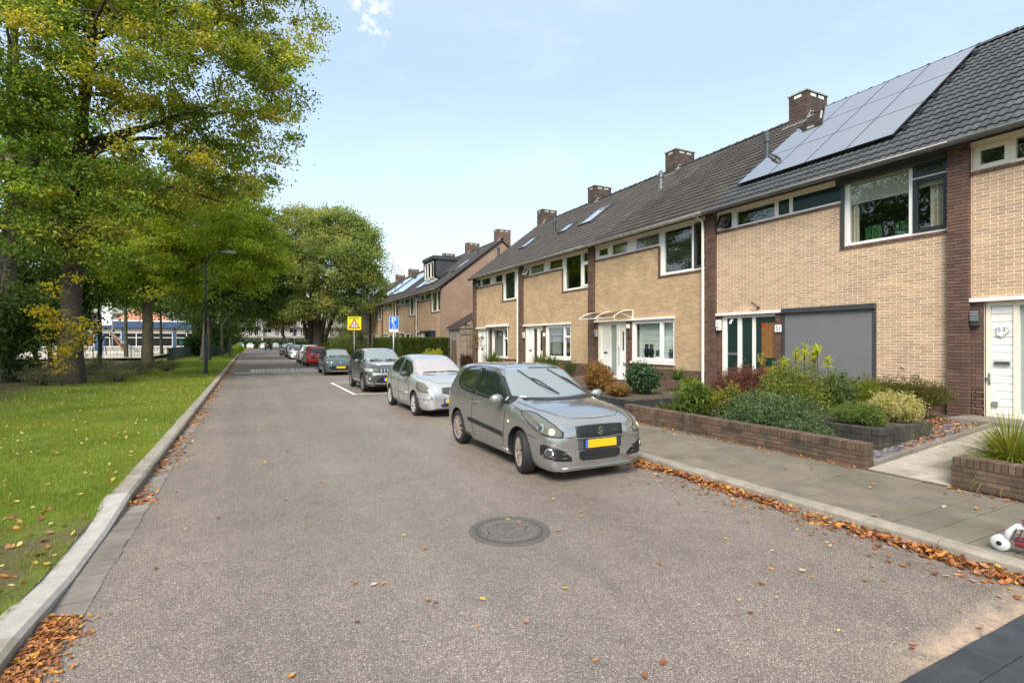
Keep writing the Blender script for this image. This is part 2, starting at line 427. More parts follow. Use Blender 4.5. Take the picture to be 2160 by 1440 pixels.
M['kerb'] = mat('concrete_kerb', (.26,.23,.185), .9, var=.22, scale=6, bump=.5, bscale=150, rand=.08, fine=.22)
M['granite'] = mat('pale_granite', (.37,.345,.31), .8, var=.12, scale=8, bump=.4, bscale=190, fine=.35)
M['gutter_stone'] = mat('dark_gutter_concrete', (.175,.152,.128), .85, var=.2, scale=5, bump=.4, bscale=120, rand=.14, fine=.15)
M['paver'] = mat('grey_paving_slab', (.150,.128,.097), .85, var=.16, scale=2.5, bump=.45, bscale=130, rand=.06, fine=.16, col2=(.108,.100,.066), c2r=(.5,.7), c2s=1.4)
M['joint'] = mat('mossy_joint', (.018,.018,.010), .95, var=.3, scale=9)
M['flag'] = mat('pale_flagstone', (.34,.295,.25), .75, var=.2, scale=3, bump=.3, rand=.08, col2=(.16,.14,.115), c2r=(.55,.7), c2s=4)
M['dark_slab'] = mat('dark_concrete_slab', (.034,.037,.041), .8, var=.2, scale=8, bump=.4, bscale=150, rand=.12, fine=.2)
M['soil'] = mat('dark_soil', (.060,.045,.030), .95, var=.4, scale=8, bump=1., bscale=50, col2=(.12,.075,.035), c2r=(.5,.7), c2s=6)
M['litter'] = mat('leaf_litter_earth', (.115,.085,.045), .95, var=.4, scale=6, bump=1., bscale=40, col2=(.10,.115,.04), c2r=(.45,.65), c2s=2.5)
M['planter'] = mat('dark_planter_stone', (.034,.032,.026), .9, var=.35, scale=7, bump=.8, bscale=45, rand=.2, fine=.2, col2=(.07,.068,.035), c2r=(.52,.7), c2s=3)
M['sand'] = mat('playground_sand', (.44,.38,.30), .95, var=.12, scale=1)
M['marking'] = mat('worn_white_road_paint', (.74,.71,.66), .8, var=.12, scale=4, col2=(.30,.27,.24), c2r=(.62,.68), c2s=9)
M['dark_board'] = mat('dark_stained_board', (.030,.033,.036), .6, var=.25, scale=6, rand=.2)
M['grey_wood'] = mat('weathered_grey_wood', (.22,.175,.135), .85, var=.3, scale=6, rand=.2)
M['lamp_green'] = mat('dark_green_lamp_post', (.012,.022,.018), .4, var=.1)
M['galv'] = mat('galvanised_steel', (.38,.38,.37), .45, metal=.5, var=.1)
M['iron'] = mat('cast_iron', (.105,.091,.080), .6, metal=.15, var=.25, scale=20, bump=.3, bscale=120)
M['iron_worn'] = mat('worn_iron_relief', (.165,.143,.125), .6, metal=.1, var=.2, scale=20)  # raised ribs in a lighter tone than the lid floor
M['rubber'] = mat('tyre_rubber', (.014,.014,.015), .75, var=.2, scale=12)
M['yellow_plate'] = mat('yellow_number_plate', (.78,.42,.01), .35, var=.03)
M['blue_plate'] = mat('blue_plate_band', (.03,.12,.45), .35, var=.03)
M['sign_yellow'] = mat('bright_yellow_sign', (.92,.88,.01), .4, var=.03)
M['sign_blue'] = mat('blue_sign', (.005,.14,.55), .4, var=.03)
M['sign_red'] = mat('red_sign', (.60,.03,.02), .4, var=.03)
M['sign_white'] = mat('white_sign', (.82,.82,.80), .4, var=.03)
M['teal'] = mat('teal_board', (.03,.33,.42), .5, var=.08)
M['red_panel'] = mat('red_panel', (.50,.03,.03), .5, var=.08)
M['bin_blue'] = mat('blue_bin_plastic', (.02,.11,.50), .45, var=.08)
M['fascia_blue'] = mat('blue_fascia', (.03,.075,.16), .5, var=.08)
M['concrete_light'] = mat('pale_concrete_panel', (.40,.37,.32), .8, var=.1, scale=1)
M['orange_tile'] = mat('orange_roof_tile', (.42,.16,.09), .8, var=.2, scale=2)
def leafmat(name, trans=.35, rough=.55): return mat(name, (.1,.1,.1), rough, var=.0, attr=True, trans=trans, spec=.35)
M['leaf'] = leafmat('leaf', .58)
M['leaf_gloss'] = leafmat('glossy_leaf', .2, .35)
M['dry_leaf'] = leafmat('dry_leaf', .15, .7)
M['blade'] = leafmat('grass_blade', .35, .6)
M['bark'] = mat('mossy_bark', (.048,.039,.027), .95, var=.35, scale=5, bump=1., bscale=22, fine=.3, col2=(.055,.066,.018), c2r=(.5,.68), c2s=1.3)
M['bark_pale'] = mat('pale_grey_bark', (.15,.13,.105), .9, var=.3, scale=5, bump=1., bscale=14, fine=.35, col2=(.05,.045,.035), c2r=(.5,.62), c2s=2.2)
M['bark_maple'] = mat('lit_maple_bark', (.125,.105,.065), .95, var=.3, scale=5, bump=1., bscale=22, fine=.3, col2=(.115,.125,.045), c2r=(.5,.68), c2s=1.3)
M['twig'] = mat('twig_bark', (.06,.045,.032), .9, var=.2)
# ================================================================ GROUND
def sheet(name, x0, x1, y0, y1, zf, nx, ny, m, kind='structure', parent=None):
    xs = np.linspace(x0, x1, nx+1); ys = np.linspace(y0, y1, ny+1)
    V = [(x, y, zf(x, y)) for y in ys for x in xs]
    Q = [(j*(nx+1)+i, j*(nx+1)+i+1, (j+1)*(nx+1)+i+1, (j+1)*(nx+1)+i) for j in range(ny) for i in range(nx)]
    o = big(name, V, Q, m, parent, smooth=True)
    o['kind'] = kind
    return o
def lawn_material():
    m, n, l, p, out = _new('lawn_soil')
    g = n.new('ShaderNodeNewGeometry'); pos = g.outputs['Position']
    xyz = n.new('ShaderNodeSeparateXYZ'); l.new(pos, xyz.inputs[0])
    c = _mix(n, l, _range(n, l, _noise(n, l, pos, 3, 6, .6), .35, .65, 0, 1), (.11,.17,.014), (.185,.235,.026))
    c = _mix(n, l, _range(n, l, _noise(n, l, pos, 30, 4, .7), .35, .7, 0, .7), c, (.07,.11,.014))
    c = _mix(n, l, _range(n, l, _noise(n, l, pos, 1.1, 5, .65), .56, .70, 0, .75), c, (.12,.105,.045))
    a = n.new('ShaderNodeMath'); a.operation = 'ADD'; l.new(xyz.outputs[0], a.inputs[0]); l.new(_range(n, l, _noise(n, l, pos, .45, 5, .6), .2, .8, -2.2, 2.2), a.inputs[1])
    c = _mix(n, l, _range(n, l, a.outputs[0], -7.6, -5.2, 1, 0), c, _mix(n, l, _range(n, l, _noise(n, l, pos, 5, 6, .7), .4, .62, 0, 1), (.085,.062,.032), (.06,.075,.022)))
    # bare trampled patch by the dropped kerb
    dst = n.new('ShaderNodeVectorMath'); dst.operation = 'DISTANCE'; l.new(pos, dst.inputs[0]); dst.inputs[1].default_value = (-2.1, 5.6, .12)
    b_ = n.new('ShaderNodeMath'); b_.operation = 'ADD'; l.new(dst.outputs['Value'], b_.inputs[0]); l.new(_range(n, l, _noise(n, l, pos, 2.5, 5, .6), .2, .8, -.9, .9), b_.inputs[1])
    c = _mix(n, l, _range(n, l, b_.outputs[0], .5, 1.3, .85, 0), c, (.13,.10,.055))
    l.new(c, p.inputs['Base Color']); p.inputs['Roughness'].default_value = .95; p.inputs['Specular IOR Level'].default_value = .15
    b = n.new('ShaderNodeBump'); b.inputs['Strength'].default_value = .9; b.inputs['Distance'].default_value = .03
    l.new(_noise(n, l, pos, 45, 5, .7), b.inputs['Height']); l.new(b.outputs[0], p.inputs['Normal'])
    return m
M['lawn'] = lawn_material()
M['far_green'] = mat('far_meadow', (.08,.11,.02), .95, var=.25, scale=.5)
sheet('ground', -1500, 1500, -1500, 1500, lambda x, y: -.06, 8, 8, M['far_green'])
sheet('road', -1.26, 5.44, -9, 130.0, lambda x, y: 0, 6, 60, M['asphalt'])
sheet('cross_street', -70, 70, 130.0, 139, lambda x, y: 0.0, 10, 2, M['asphalt'])
def lawn_z(x, y):
    z = .10 + .025*math.sin(x*1.3+y*.7)*math.sin(y*.45-x*.3) + .012*math.sin(3*x+1)*math.sin(2.3*y)
    if x < -5: z += min(.25, (-5-x)*.02)
    if x > -1.8: z = .10 + (z-.10)*max(0, (-1.42-x)/.38)
    # the kerb is lowered between y = 4.2 and 7.4
    if x > -2.6:
        t = max(0, 1-abs(y-5.6)/1.7); z -= .045*t*max(0, min(1, (x+2.6)/1.1))
    return z
lawn = sheet('lawn', -70, -1.42, -9, 127, lawn_z, 140, 220, M['lawn'])
sheet('playground_sand', -44, -8.4, 56, 100, lambda x, y: .42, 4, 4, M['sand'])
sheet('far_lawn', -70, 70, 139, 142, lambda x, y: .1, 4, 1, M['far_green'])
sheet('parking_strip', -70, 70, 142, 149.5, lambda x, y: .03, 4, 1, M['gutter_stone'])
sheet('far_garden', -70, 70, 149.5, 200, lambda x, y: .05, 4, 1, M['far_green'])

# ---- kerbs: every stone is a piece
kerb_l = put('verge_kerb', None, None, (-1.34, 0, 0)); kerb_l['kind'] = 'structure'
def kerb_top(y):
    if y >= 7.4 or y <= 4.1: return .12
    t = (7.4-y)/1.1 if y > 6.3 else ((y-4.1)/.9 if y < 5.0 else 1)
    return .12 - .075*min(1, max(0, t))
cuts = [-4.9,-3.9,-2.9,-1.9,-.9,.1,1.1,2.1,3.1,4.1,5.2,6.3,7.4]
y = 8.4
while y < 128: cuts.append(y); y += 1.0
rng = random.Random(3)
far_k = MB()
for i in range(len(cuts)-1):
    y0, y1 = cuts[i]+.003, cuts[i+1]-.003
    j = rng.uniform(-.006, .006)
    pale = 4.1 <= (y0+y1)/2 <= 7.4
    za, zb = kerb_top(y0)+j, kerb_top(y1)+j
    xa, xb = -1.44+rng.uniform(-.006,.006), -1.24
    if pale: xa -= .03
    b = .018
    vs = [(xa,y0,-.05),(xb,y0,-.05),(xb,y1,-.05),(xa,y1,-.05),(xa,y0,za-b),(xb+.012,y0,za-b*1.4),(xb+.012,y1,zb-b*1.4),(xa,y1,zb-b),(xa+b,y0,za),(xb-b,y0,za),(xb-b,y1,zb),(xa+b,y1,zb)]
    fs = [(0,3,2,1),(8,9,10,11)] + [(r+k, r+(k+1)%4, r+4+(k+1)%4, r+4+k) for r in (0,4) for k in range(4)]
    if y0 < 62:
        MB().add(vs, fs).build('kerb_stone', M['granite'] if pale else M['kerb'], kerb_l)
    else: far_k.add(vs, fs)
o = far_k.build('far_kerb_stones', M['kerb'], kerb_l); o['kind'] = 'stuff'
gut = put('gutter_strip', None, None, (-1.13, 0, 0)); gut['kind'] = 'structure'
y = 1.5
while y < 16:
    L = rng.choice((.3,.3,.31,.2)); h = rng.uniform(.004,.009)
    if .0 < y: MB().box(-1.225, -1.015+rng.uniform(-.008,.008), y+.004, y+L-.004, -.05, h).build('gutter_stone', M['gutter_stone'], gut)
    y += L
kerb_r = put('pavement_kerb', None, None, (5.52, 0, 0)); kerb_r['kind'] = 'structure'
far_k = MB()
for i in range(-6, 126):
    y0, y1 = i+.34+.003, i+1.34-.003; b = .02; z = .12+rng.uniform(-.004,.004); xa, xb = 5.42+rng.uniform(-.003,.003), 5.6
    vs = [(xa,y0,-.05),(xb,y0,-.05),(xb,y1,-.05),(xa,y1,-.05),(xa+.01,y0,z-b*1.3),(xb,y0,z-.006),(xb,y1,z-.006),(xa+.01,y1,z-b*1.3),(xa+.01+b,y0,z),(xb-.006,y0,z),(xb-.006,y1,z),(xa+.01+b,y1,z)]
    fs = [(0,3,2,1),(8,9,10,11)] + [(r+k, r+(k+1)%4, r+4+(k+1)%4, r+4+k) for r in (0,4) for k in range(4)]
    if i < 30: MB().add(vs, fs).build('kerb_stone', M['kerb'], kerb_r)
    else: far_k.add(vs, fs)
o = far_k.build('far_kerb_stones', M['kerb'], kerb_r); o['kind'] = 'stuff'

# ---- right pavement of square slabs
pave = put('pavement', None, None, (6.58, 0, 0)); pave['kind'] = 'structure'
MB().box(5.602, 7.57, -8, 126, -.05, .098).build('pavement_bed', M['joint'], pave)
tile_me = bevel_box_mesh('paving_slab', .287, .287, .03, .006, M['paver'])
half_me = bevel_box_mesh('paving_slab', .137, .287, .03, .006, M['paver'])
rest = []; n_t = 0
for j in range(-12, 200):
    y = 1.0 + j*.3 + .15
    xs = []; x = 5.61
    if j % 2: xs.append((x+.075, True)); x += .15
    while x + .3 < 7.58: xs.append((x+.15, False)); x += .3
    if x + .15 < 7.58: xs.append((x+.075, True))
    for x, hf in xs:
        z = .105 + rng.uniform(-.002,.002)
        rot = (rng.uniform(-.004,.004), rng.uniform(-.004,.004), rng.uniform(-.003,.003))
        if infr(x, y, .12) and n_t < 296 and y < 16:
            put('paving_slab', half_me if hf else tile_me, pave, (x, y, z), rot); n_t += 1
        else:
            rest.append(Matrix.Translation((x, y, z)) @ Matrix.Diagonal((.137 if hf else .287, .287, .03, 1)))
V, Q = stamp(BOXV, BOXF, rest)
big('far_paving_slabs', V, Q, M['paver'], pave, kind='stuff')

# ---- dark slabs in the near corner
dk = put('dark_paving', None, None, (4.2, 1.2, 0)); dk['kind'] = 'structure'
MB().box(2.4, 5.41, -1.2, 1.525, -.03, .028).build('dark_paving_bed', M['black'], dk)
for r in range(8):
    y1 = 1.53 - r*.2
    for i in range(15):
        x0 = 2.42 + i*.2 + (0 if r % 2 == 0 else .1)
        if x0 + .2 > 5.42: continue
        put('paving_slab', bevel_box_mesh('dark_slab', .196, .196, .045, .004, M['dark_slab']), dk, (x0+.1, y1-.1, .018+rng.uniform(-.002,.002)))

# ---- gardens in front of the houses: soil that rises to the doorsteps
def soil_z(x, y): return .13 + max(0, x-7.6)*.078
sheet('garden_soil', 7.56, 12.3, -6, 9.42, lambda x, y: soil_z(x, y)+.012*math.sin(5*x+3*y), 24, 50, M['soil'])
sheet('garden_ground', 7.56, 12.3, 16.6, 33, lambda x, y: .15+max(0, x-7.6)*.075, 6, 8, M['litter'])
sheet('far_front_gardens', 7.56, 12.3, 33, 126, lambda x, y: .15+max(0, x-7.6)*.05, 6, 8, M['far_green'])
sheet('back_land', 12.3, 70, -6, 142, lambda x, y: .12, 4, 4, M['far_green'])
sheet('raised_garden_bed', 7.98, 12.2, 9.47, 16.6, lambda x, y: .44+.02*math.sin(4*x+2*y), 14, 20, M['soil'])
# flagstone path to the neighbour's white door
path = put('flagstone_path', None, None, (9.4, 3.6, .2)); path['kind'] = 'structure'
MB().add([(7.57,3.12,.125),(11.35,3.12,.425),(11.35,4.08,.425),(7.57,4.08,.125)], [(0,1,2,3)]).build('path_bed', M['joint'], path)
for i in range(8):
    for j in range(2):
        x0, x1 = 7.58+i*.47, 7.58+(i+1)*.47-.006; y0, y1 = (3.13, 3.60) if j == 0 else (3.606, 4.07)
        za, zb = soil_z(x0, 0)+.012, soil_z(x1, 0)+.012
        MB().add([(x0,y0,za-.03),(x1,y0,zb-.03),(x1,y1,zb-.03),(x0,y1,za-.03),(x0,y0,za),(x1,y0,zb),(x1,y1,zb),(x0,y1,za)], BOXF).build('flagstone', M['flag'], path)
edge = put('path_edging', None, None, (9, 4.12, .2)); edge['kind'] = 'structure'
for i in range(4):
    x0, x1 = 7.77+i*.95, 7.77+(i+1)*.95-.006
    MB().add([(x0,4.085,soil_z(x0,0)-.1),(x1,4.085,soil_z(x1,0)-.1),(x1,4.145,soil_z(x1,0)-.1),(x0,4.145,soil_z(x0,0)-.1),
              (x0,4.085,soil_z(x0,0)+.065),(x1,4.085,soil_z(x1,0)+.065),(x1,4.145,soil_z(x1,0)+.065),(x0,4.145,soil_z(x0,0)+.065)], BOXF).build('edging_stone', M['gutter_stone'], edge)
# slate chips between planter and path
rngn = np.random.default_rng(5)
def chips(name, n, x0, x1, y0, y1, zf, smin, smax, col, m, parent=None):
    pts = rngn.uniform((x0, y0), (x1, y1), (n, 2)); Ms = []
    for px_, py_ in pts:
        s = rngn.uniform(smin, smax)
        Ms.append(Matrix.Translation((px_, py_, zf(px_, py_)+rngn.uniform(0, .025))) @ Matrix.Rotation(rngn.uniform(0, 6.28), 4, 'Z') @ Matrix.Rotation(rngn.normal(0, .35), 4, 'X') @ Matrix.Diagonal((s, s*rngn.uniform(.5,.9), s*.25, 1)))
    V, Q = stamp(BOXV, BOXF, Ms)
    c = np.repeat(np.array(col)[rngn.integers(0, len(col), n)], 8, axis=0)
    return big(name, V, Q, m, parent, col=c, kind='stuff')
M['chip'] = mat('slate_chip', (.1,.1,.1), .6, var=0, attr=True)
chips('slate_chips', 5200, 7.77, 11.5, 4.15, 4.62, lambda x, y: soil_z(x, y)-.005, .025, .055, [(.10,.09,.10),(.16,.145,.155),(.06,.055,.065),(.24,.22,.22),(.13,.115,.125)], M['chip'])

# ---- low garden walls, each brick a piece
def garden_wall(label, x0, x1, y0, y1, z0, h, end_detail=True):
    t = thing('garden_wall', label, 'garden wall', ((x0+x1)/2, (y0+y1)/2, z0), 'low brick walls along the pavement')
    MB().box(x0+.008, x1-.008, y0+.008, y1-.008, z0-.12, z0+h-.012).build('wall_core', M['mortar_garden'], t)
    yy = y0; cap = .105
    while yy < y1-.03:                                   # cap of bricks laid on edge across the wall
        w = min(.0605, y1-yy-.001)
        put('brick', unit_box('brick', M['brick_garden']), t, ((x0+x1)/2, yy+w/2, z0+h-cap/2+rng.uniform(-.003,.003)), None, (x1-x0+.012, w-.008, cap)); yy += .0625
    nz_ = int(round((h-cap+.06)/.0625))
    for k in range(nz_):
        zc = z0+h-cap-.0345-k*.0625
        yy = y0 - (.11 if k % 2 else 0)
        while yy < y1-.02:
            a, b = max(yy, y0), min(yy+.212, y1)
            if b-a > .03: put('brick', unit_box('brick', M['brick_garden']), t, (x0+.05+rng.uniform(-.003,.002), (a+b)/2, zc), None, (.1, b-a, .052))
            yy += .2205
        if end_detail: put('brick', unit_box('brick', M['brick_garden']), t, (x0+.155, y0+.05, zc), None, (.1, .1, .052))
    return t
garden_wall('long low brown brick wall in front of the bushy planted garden', 7.55, 7.76, 4.09, 9.2, .12, .35)
garden_wall('short low brick wall holding the tuft of ornamental grass', 7.58, 7.79, .6, 3.13, .12, .38)
# dark stone planter in three courses
pl = thing('stone_planter', 'dark mossy block planter under the cream variegated shrub', 'planter', (9.35, 5.5, .2))
MB().box(8.61, 10.09, 4.50, 6.45, .12, .53).build('planter_fill', M['soil'], pl)
for k in range(3):
    z = .20+k*.118; x = 8.55 + (0 if k % 2 == 0 else -.15)
    while x < 10.15:
        a, b = max(x, 8.55), min(x+.295, 10.15)
        if b-a > .05: put('stone', bevel_box_mesh('planter_stone', round(b-a-.008,3), .1, .112, .012, M['planter']), pl, ((a+b)/2, 4.49+rng.uniform(-.006,.006), z+.056))
        x += .3
    y = 4.545 + (0 if k % 2 == 0 else -.15)
    while y < 6.5:
        a, b = max(y, 4.545), min(y+.295, 6.5)
        if b-a > .05: put('stone', bevel_box_mesh('planter_stone', .1, round(b-a-.008,3), .112, .012, M['planter']), pl, (8.6+rng.uniform(-.006,.006), (a+b)/2, z+.056))
        y += .3
# dark palisade edging of the raised garden
pa = thing('palisade_edging', 'black stained board edging round the raised neighbouring garden', 'garden edging', (8, 12, .1))
x = 7.95
while x < 10.3:
    MB().box(x, x+.094, 9.42, 9.455, .08, .50+rng.uniform(-.006,.006)).build('board', M['dark_board'], pa); x += .1
y = 9.47
while y < 16.2:
    MB().box(7.945, 7.975, y, y+.094, .08, .50+rng.uniform(-.006,.006)).build('board', M['dark_board'], pa); y += .1

# ---- road markings and manhole
mk = put('road_marking', None, None, (2, 36, .004)); mk['kind'] = 'structure'
def flat(pts, z=.004): return MB().add([(x, y, z) for x, y in pts], [tuple(range(len(pts)))])
flat([(-.76,34.55),(5.3,34.55),(5.3,35.15),(-.76,35.15)]).build('white_line', M['marking'], mk)
flat([(3.30,18.8),(3.40,18.8),(3.40,24.7),(3.30,24.7)]).build('bay_line', M['marking'], mk)
flat([(3.405,18.8),(5.35,18.8),(5.35,18.9),(3.405,18.9)]).build('bay_line', M['marking'], mk)
flat([(3.405,24.6),(5.35,24.6),(5.35,24.7),(3.405,24.7)]).build('bay_line', M['marking'], mk)
def text_mesh(body, size_x, size_y, m, name, parent, origin, ux, uy, depth=.0, spacing=1.0, centre=True, bold=0.):
    cu = bpy.data.curves.new('txt', 'FONT'); cu.body = body; cu.extrude = 0; cu.offset = bold; cu.space_character = spacing
    to = bpy.data.objects.new('txt', cu); COL.objects.link(to)
    dg = bpy.context.evaluated_depsgraph_get(); dg.update()
    me = bpy.data.meshes.new_from_object(to.evaluated_get(dg)); bpy.data.objects.remove(to)
    a = np.array([v.co[:] for v in me.vertices]); mn, mxx = a.min(0), a.max(0)
    o_ = Vector(origin); ux = Vector(ux); uy = Vector(uy)
    vs = []
    for v in a:
        s = (v[0]-mn[0])/(mxx[0]-mn[0]) - (.5 if centre else 0); t = (v[1]-mn[1])/(mxx[1]-mn[1]) - (.5 if centre else 0)
        vs.append(o_ + ux*(s*size_x) + uy*(t*size_y))
    fs = [tuple(p.vertices) for p in me.polygons]
    bpy.data.meshes.remove(me)
    return MB().add(vs, fs).build(name, m, parent)
text_mesh('SCHOOLZONE', 3.9, 2.4, M['marking'], 'lettering', mk, (.10, 36.1, .005), (1,0,0), (0,1,0), spacing=1.12, centre=False, bold=.035)

mh = thing('manhole_cover', 'round cast iron manhole cover set in the asphalt', 'manhole cover', (2.315, 4.58, 0))
b = MB(); o_ = (2.315, 4.58, 0)
b.lathe([(.405,-.03),(.405,.006),(.395,.009),(.335,.009),(.328,.004),(.328,-.03)], 64, o=o_)
b.build('frame_ring', M['iron'], mh, angle=40)
b = MB(); b.lathe([(.322,-.03),(.322,.006),(.312,.008),(.295,.008),(.290,.003),(0,.003)], 64, o=o_)
b.build('lid', M['iron'], mh, angle=40)
MB().lathe([(.3285,.0065),(.3285,.0072),(.3215,.0072),(.3215,.0065)], 64, o=o_, closed=True).build('lid_gap', M['black'], mh)
b = MB(); b.lathe([(.245,.0025),(.245,.007),(.232,.007),(.232,.0025)], 48, o=o_)
for k in range(40):
    if k in (19, 20, 21): continue
    t = 2*PI*k/40; rr = .267
    b.bar((o_[0]+(rr-.014)*math.cos(t), o_[1]+(rr-.014)*math.sin(t), .0055), (o_[0]+(rr+.014)*math.cos(t+.03), o_[1]+(rr+.014)*math.sin(t+.03), .0055), .012, .005)
for k in range(110):
    t = rng.uniform(0, 6.28); rr = .21*math.sqrt(rng.random()); a2 = rng.uniform(0, 6.28); L = rng.uniform(.01,.026)
    x, y = o_[0]+rr*math.cos(t), o_[1]+rr*math.sin(t)
    b.bar((x-L*math.cos(a2), y-L*math.sin(a2), .005), (x+L*math.cos(a2), y+L*math.sin(a2), .005), .010, .005)
b.build('lid_relief', M['iron_worn'], mh, angle=40)
MB().lathe([(.02,.003),(.02,.0045),(0,.0045)], 16, o=(o_[0]-.225, o_[1]+.02, 0)).build('key_hole', M['black'], mh)
# ================================================================ HOUSES
FX = 12.1                         # plane of the brick fronts
RK = (9.47-5.68)/(16.8-11.85)
def rz(x): return 5.68 + RK*(x-11.85)
_rl = math.sqrt(1+RK*RK)
RU = Vector((1, 0, RK))/_rl; RN = Vector((-RK, 0, 1))/_rl
EAVE_X = 11.74
def roof_mat4(x, y, off=0.0):
    p = Vector((x, y, rz(x))) + RN*off
    return Matrix(((0, RU.x, RN.x, p.x), (-1, RU.y, RN.y, p.y), (0, RU.z, RN.z, p.z), (0, 0, 0, 1)))
def cells_minus(y0, y1, z0, z1, holes):
    ys = sorted({y0, y1, *[min(max(v, y0), y1) for h in holes for v in h[:2]]})
    out = []
    for a, b in zip(ys, ys[1:]):
        if b-a < 1e-4: continue
        m = (a+b)/2; cur = z0
        for h in sorted([h for h in holes if h[0] < m < h[1] and h[2] < z1 and h[3] > z0], key=lambda h: h[2]):
            if h[2] > cur+1e-4: out.append((a, b, cur, min(h[2], z1)))
            cur = max(cur, h[3])
        if cur < z1-1e-4: out.append((a, b, cur, z1))
    # merge equal neighbours
    out.sort(key=lambda c: (c[2], c[3], c[0])); res = []
    for c in out:
        if res and abs(res[-1][1]-c[0]) < 1e-6 and res[-1][2:] == c[2:]: res[-1] = (res[-1][0], c[1], c[2], c[3])
        else: res.append(c)
    return res
def brick_layout(y0, y1, z0, z1, holes, seed=0):
    out = []; k = 0; z = z0
    while z + .055 <= z1+1e-6:
        zc = z+.03125
        spans = [(y0, y1)]
        for h in holes:
            if h[2] < zc < h[3]:
                ns = []
                for a, b in spans:
                    if h[1] <= a or h[0] >= b: ns.append((a, b)); continue
                    if h[0] > a: ns.append((a, h[0]))
                    if h[1] < b: ns.append((h[1], b))
                spans = ns
        off = .11 if k % 2 else 0
        for a, b in spans:
            y = math.floor((a-off)/.22)*.22+off
            while y < b:
                c0, c1 = max(y, a)+.004, min(y+.22, b)-.0085
                if c1-c0 > .025: out.append((c0, c1, zc))
                y += .22
        z += .0625; k += 1
    return out
def lay_bricks(parent, bricks, lod, budget):
    """bricks: (x0, x1, y0, y1, zc, mat). The largest in the photo become pieces; the rest are joined"""
    if not bricks: return
    stuff = bricks
    if lod == 'obj':
        vis = [b for b in bricks if infr(b[0], (b[2]+b[3])/2, b[4], 0)]
        vis.sort(key=lambda b: proj(b[0], b[2], b[4])[2])
        pick = vis[:budget]; ids = set(map(id, pick)); stuff = [b for b in bricks if id(b) not in ids]
        for x0, x1, y0, y1, zc, m in pick:
            j = rng.uniform(-.0015, .0015)
            put('brick', unit_box('brick', m), parent, ((x0+x1)/2+j, (y0+y1)/2, zc), None, (x1-x0, y1-y0, .0495))
    if stuff:
        ms = sorted({b[5].name for b in stuff}); a = np.array([(b[0], b[1], b[2], b[3], b[4], ms.index(b[5].name)) for b in stuff])
        n = len(a); Ms = np.zeros((n, 4, 4)); Ms[:,3,3] = 1
        Ms[:,0,0] = a[:,1]-a[:,0]; Ms[:,1,1] = a[:,3]-a[:,2]; Ms[:,2,2] = .0495
        Ms[:,0,3] = (a[:,0]+a[:,1])/2+rngn.uniform(-.0015,.0015,n); Ms[:,1,3] = (a[:,2]+a[:,3])/2; Ms[:,2,3] = a[:,4]
        V, Q = stamp(BOXV, BOXF, Ms)
        big('far_bricks', V, Q, [bpy.data.materials[q] for q in ms], parent, mi=np.repeat(a[:,5].astype(int), 6), kind='stuff')
def column_bricks(x0, x1, y0, y1, z0, z1, m):
    out = []; k = 0; z = z0
    while z + .055 <= z1:
        zc = z+.03125; W = y1-y0
        y = y0 - (0 if k % 2 else .11)
        while y < y1-.02:
            a, b = max(y, y0), min(y+.212, y1)
            if b-a > .03: out.append((x0, min(x1, x0+.12), a, b, zc, m))
            y += .2205
        if x1-x0 > .15:
            x = x0+.125 - (0 if k % 2 else .11)
            while x < x1-.02:
                a, b = max(x, x0+.125), min(x+.212, x1)
                if b-a > .03: out.append((a, b, y0, y0+.1, zc, m))
                x += .2205
        z += .0625; k += 1
    return out
# roof tile: a rolled profile, 12 quads
_tv = []; _tf = []
_prof = [(0,.0),(.035,.017),(.065,.026),(.10,.014),(.15,.0),(.185,.017),(.215,.026),(.25,.014),(.30,.0)]
for q, (b_, dz) in enumerate(((-.19,.0),(-.19,.028),(.19,.0))):
    for a_, h_ in _prof: _tv.append((a_-.15, b_, h_+dz+ (0 if q else -.01)))
for q in range(2):
    for i in range(8): _tf.append((q*9+i, q*9+i+1, (q+1)*9+i+1, (q+1)*9+i))
_tile = {}
def tile_mesh(m):
    if m.name not in _tile:
        me = bpy.data.meshes.new('roof_tile'); me.from_pydata(_tv, [], _tf); me.materials.append(m)
        me.polygons.foreach_set('use_smooth', [q >= 8 for q in range(16)]); me.update(); _tile[m.name] = me
    return _tile[m.name]
def ridge_mesh(m):
    k = 'r'+m.name
    if k not in _tile:
        b = MB(); vs = []; fs = []
        for i, (yy, rr) in enumerate(((-.2,.125),(-.15,.128),(-.145,.112),(.2,.106))):
            for q in range(9):
                t = PI*q/8 - .0; vs.append((rr*math.cos(t), yy, rr*math.sin(t)*.9-.02))
        for i in range(3):
            for q in range(8): fs.append((i*9+q, i*9+q+1, (i+1)*9+q+1, (i+1)*9+q))
        b.add(vs, fs); _tile[k] = b.mesh('ridge_tile', m, angle=50)
    return _tile[k]

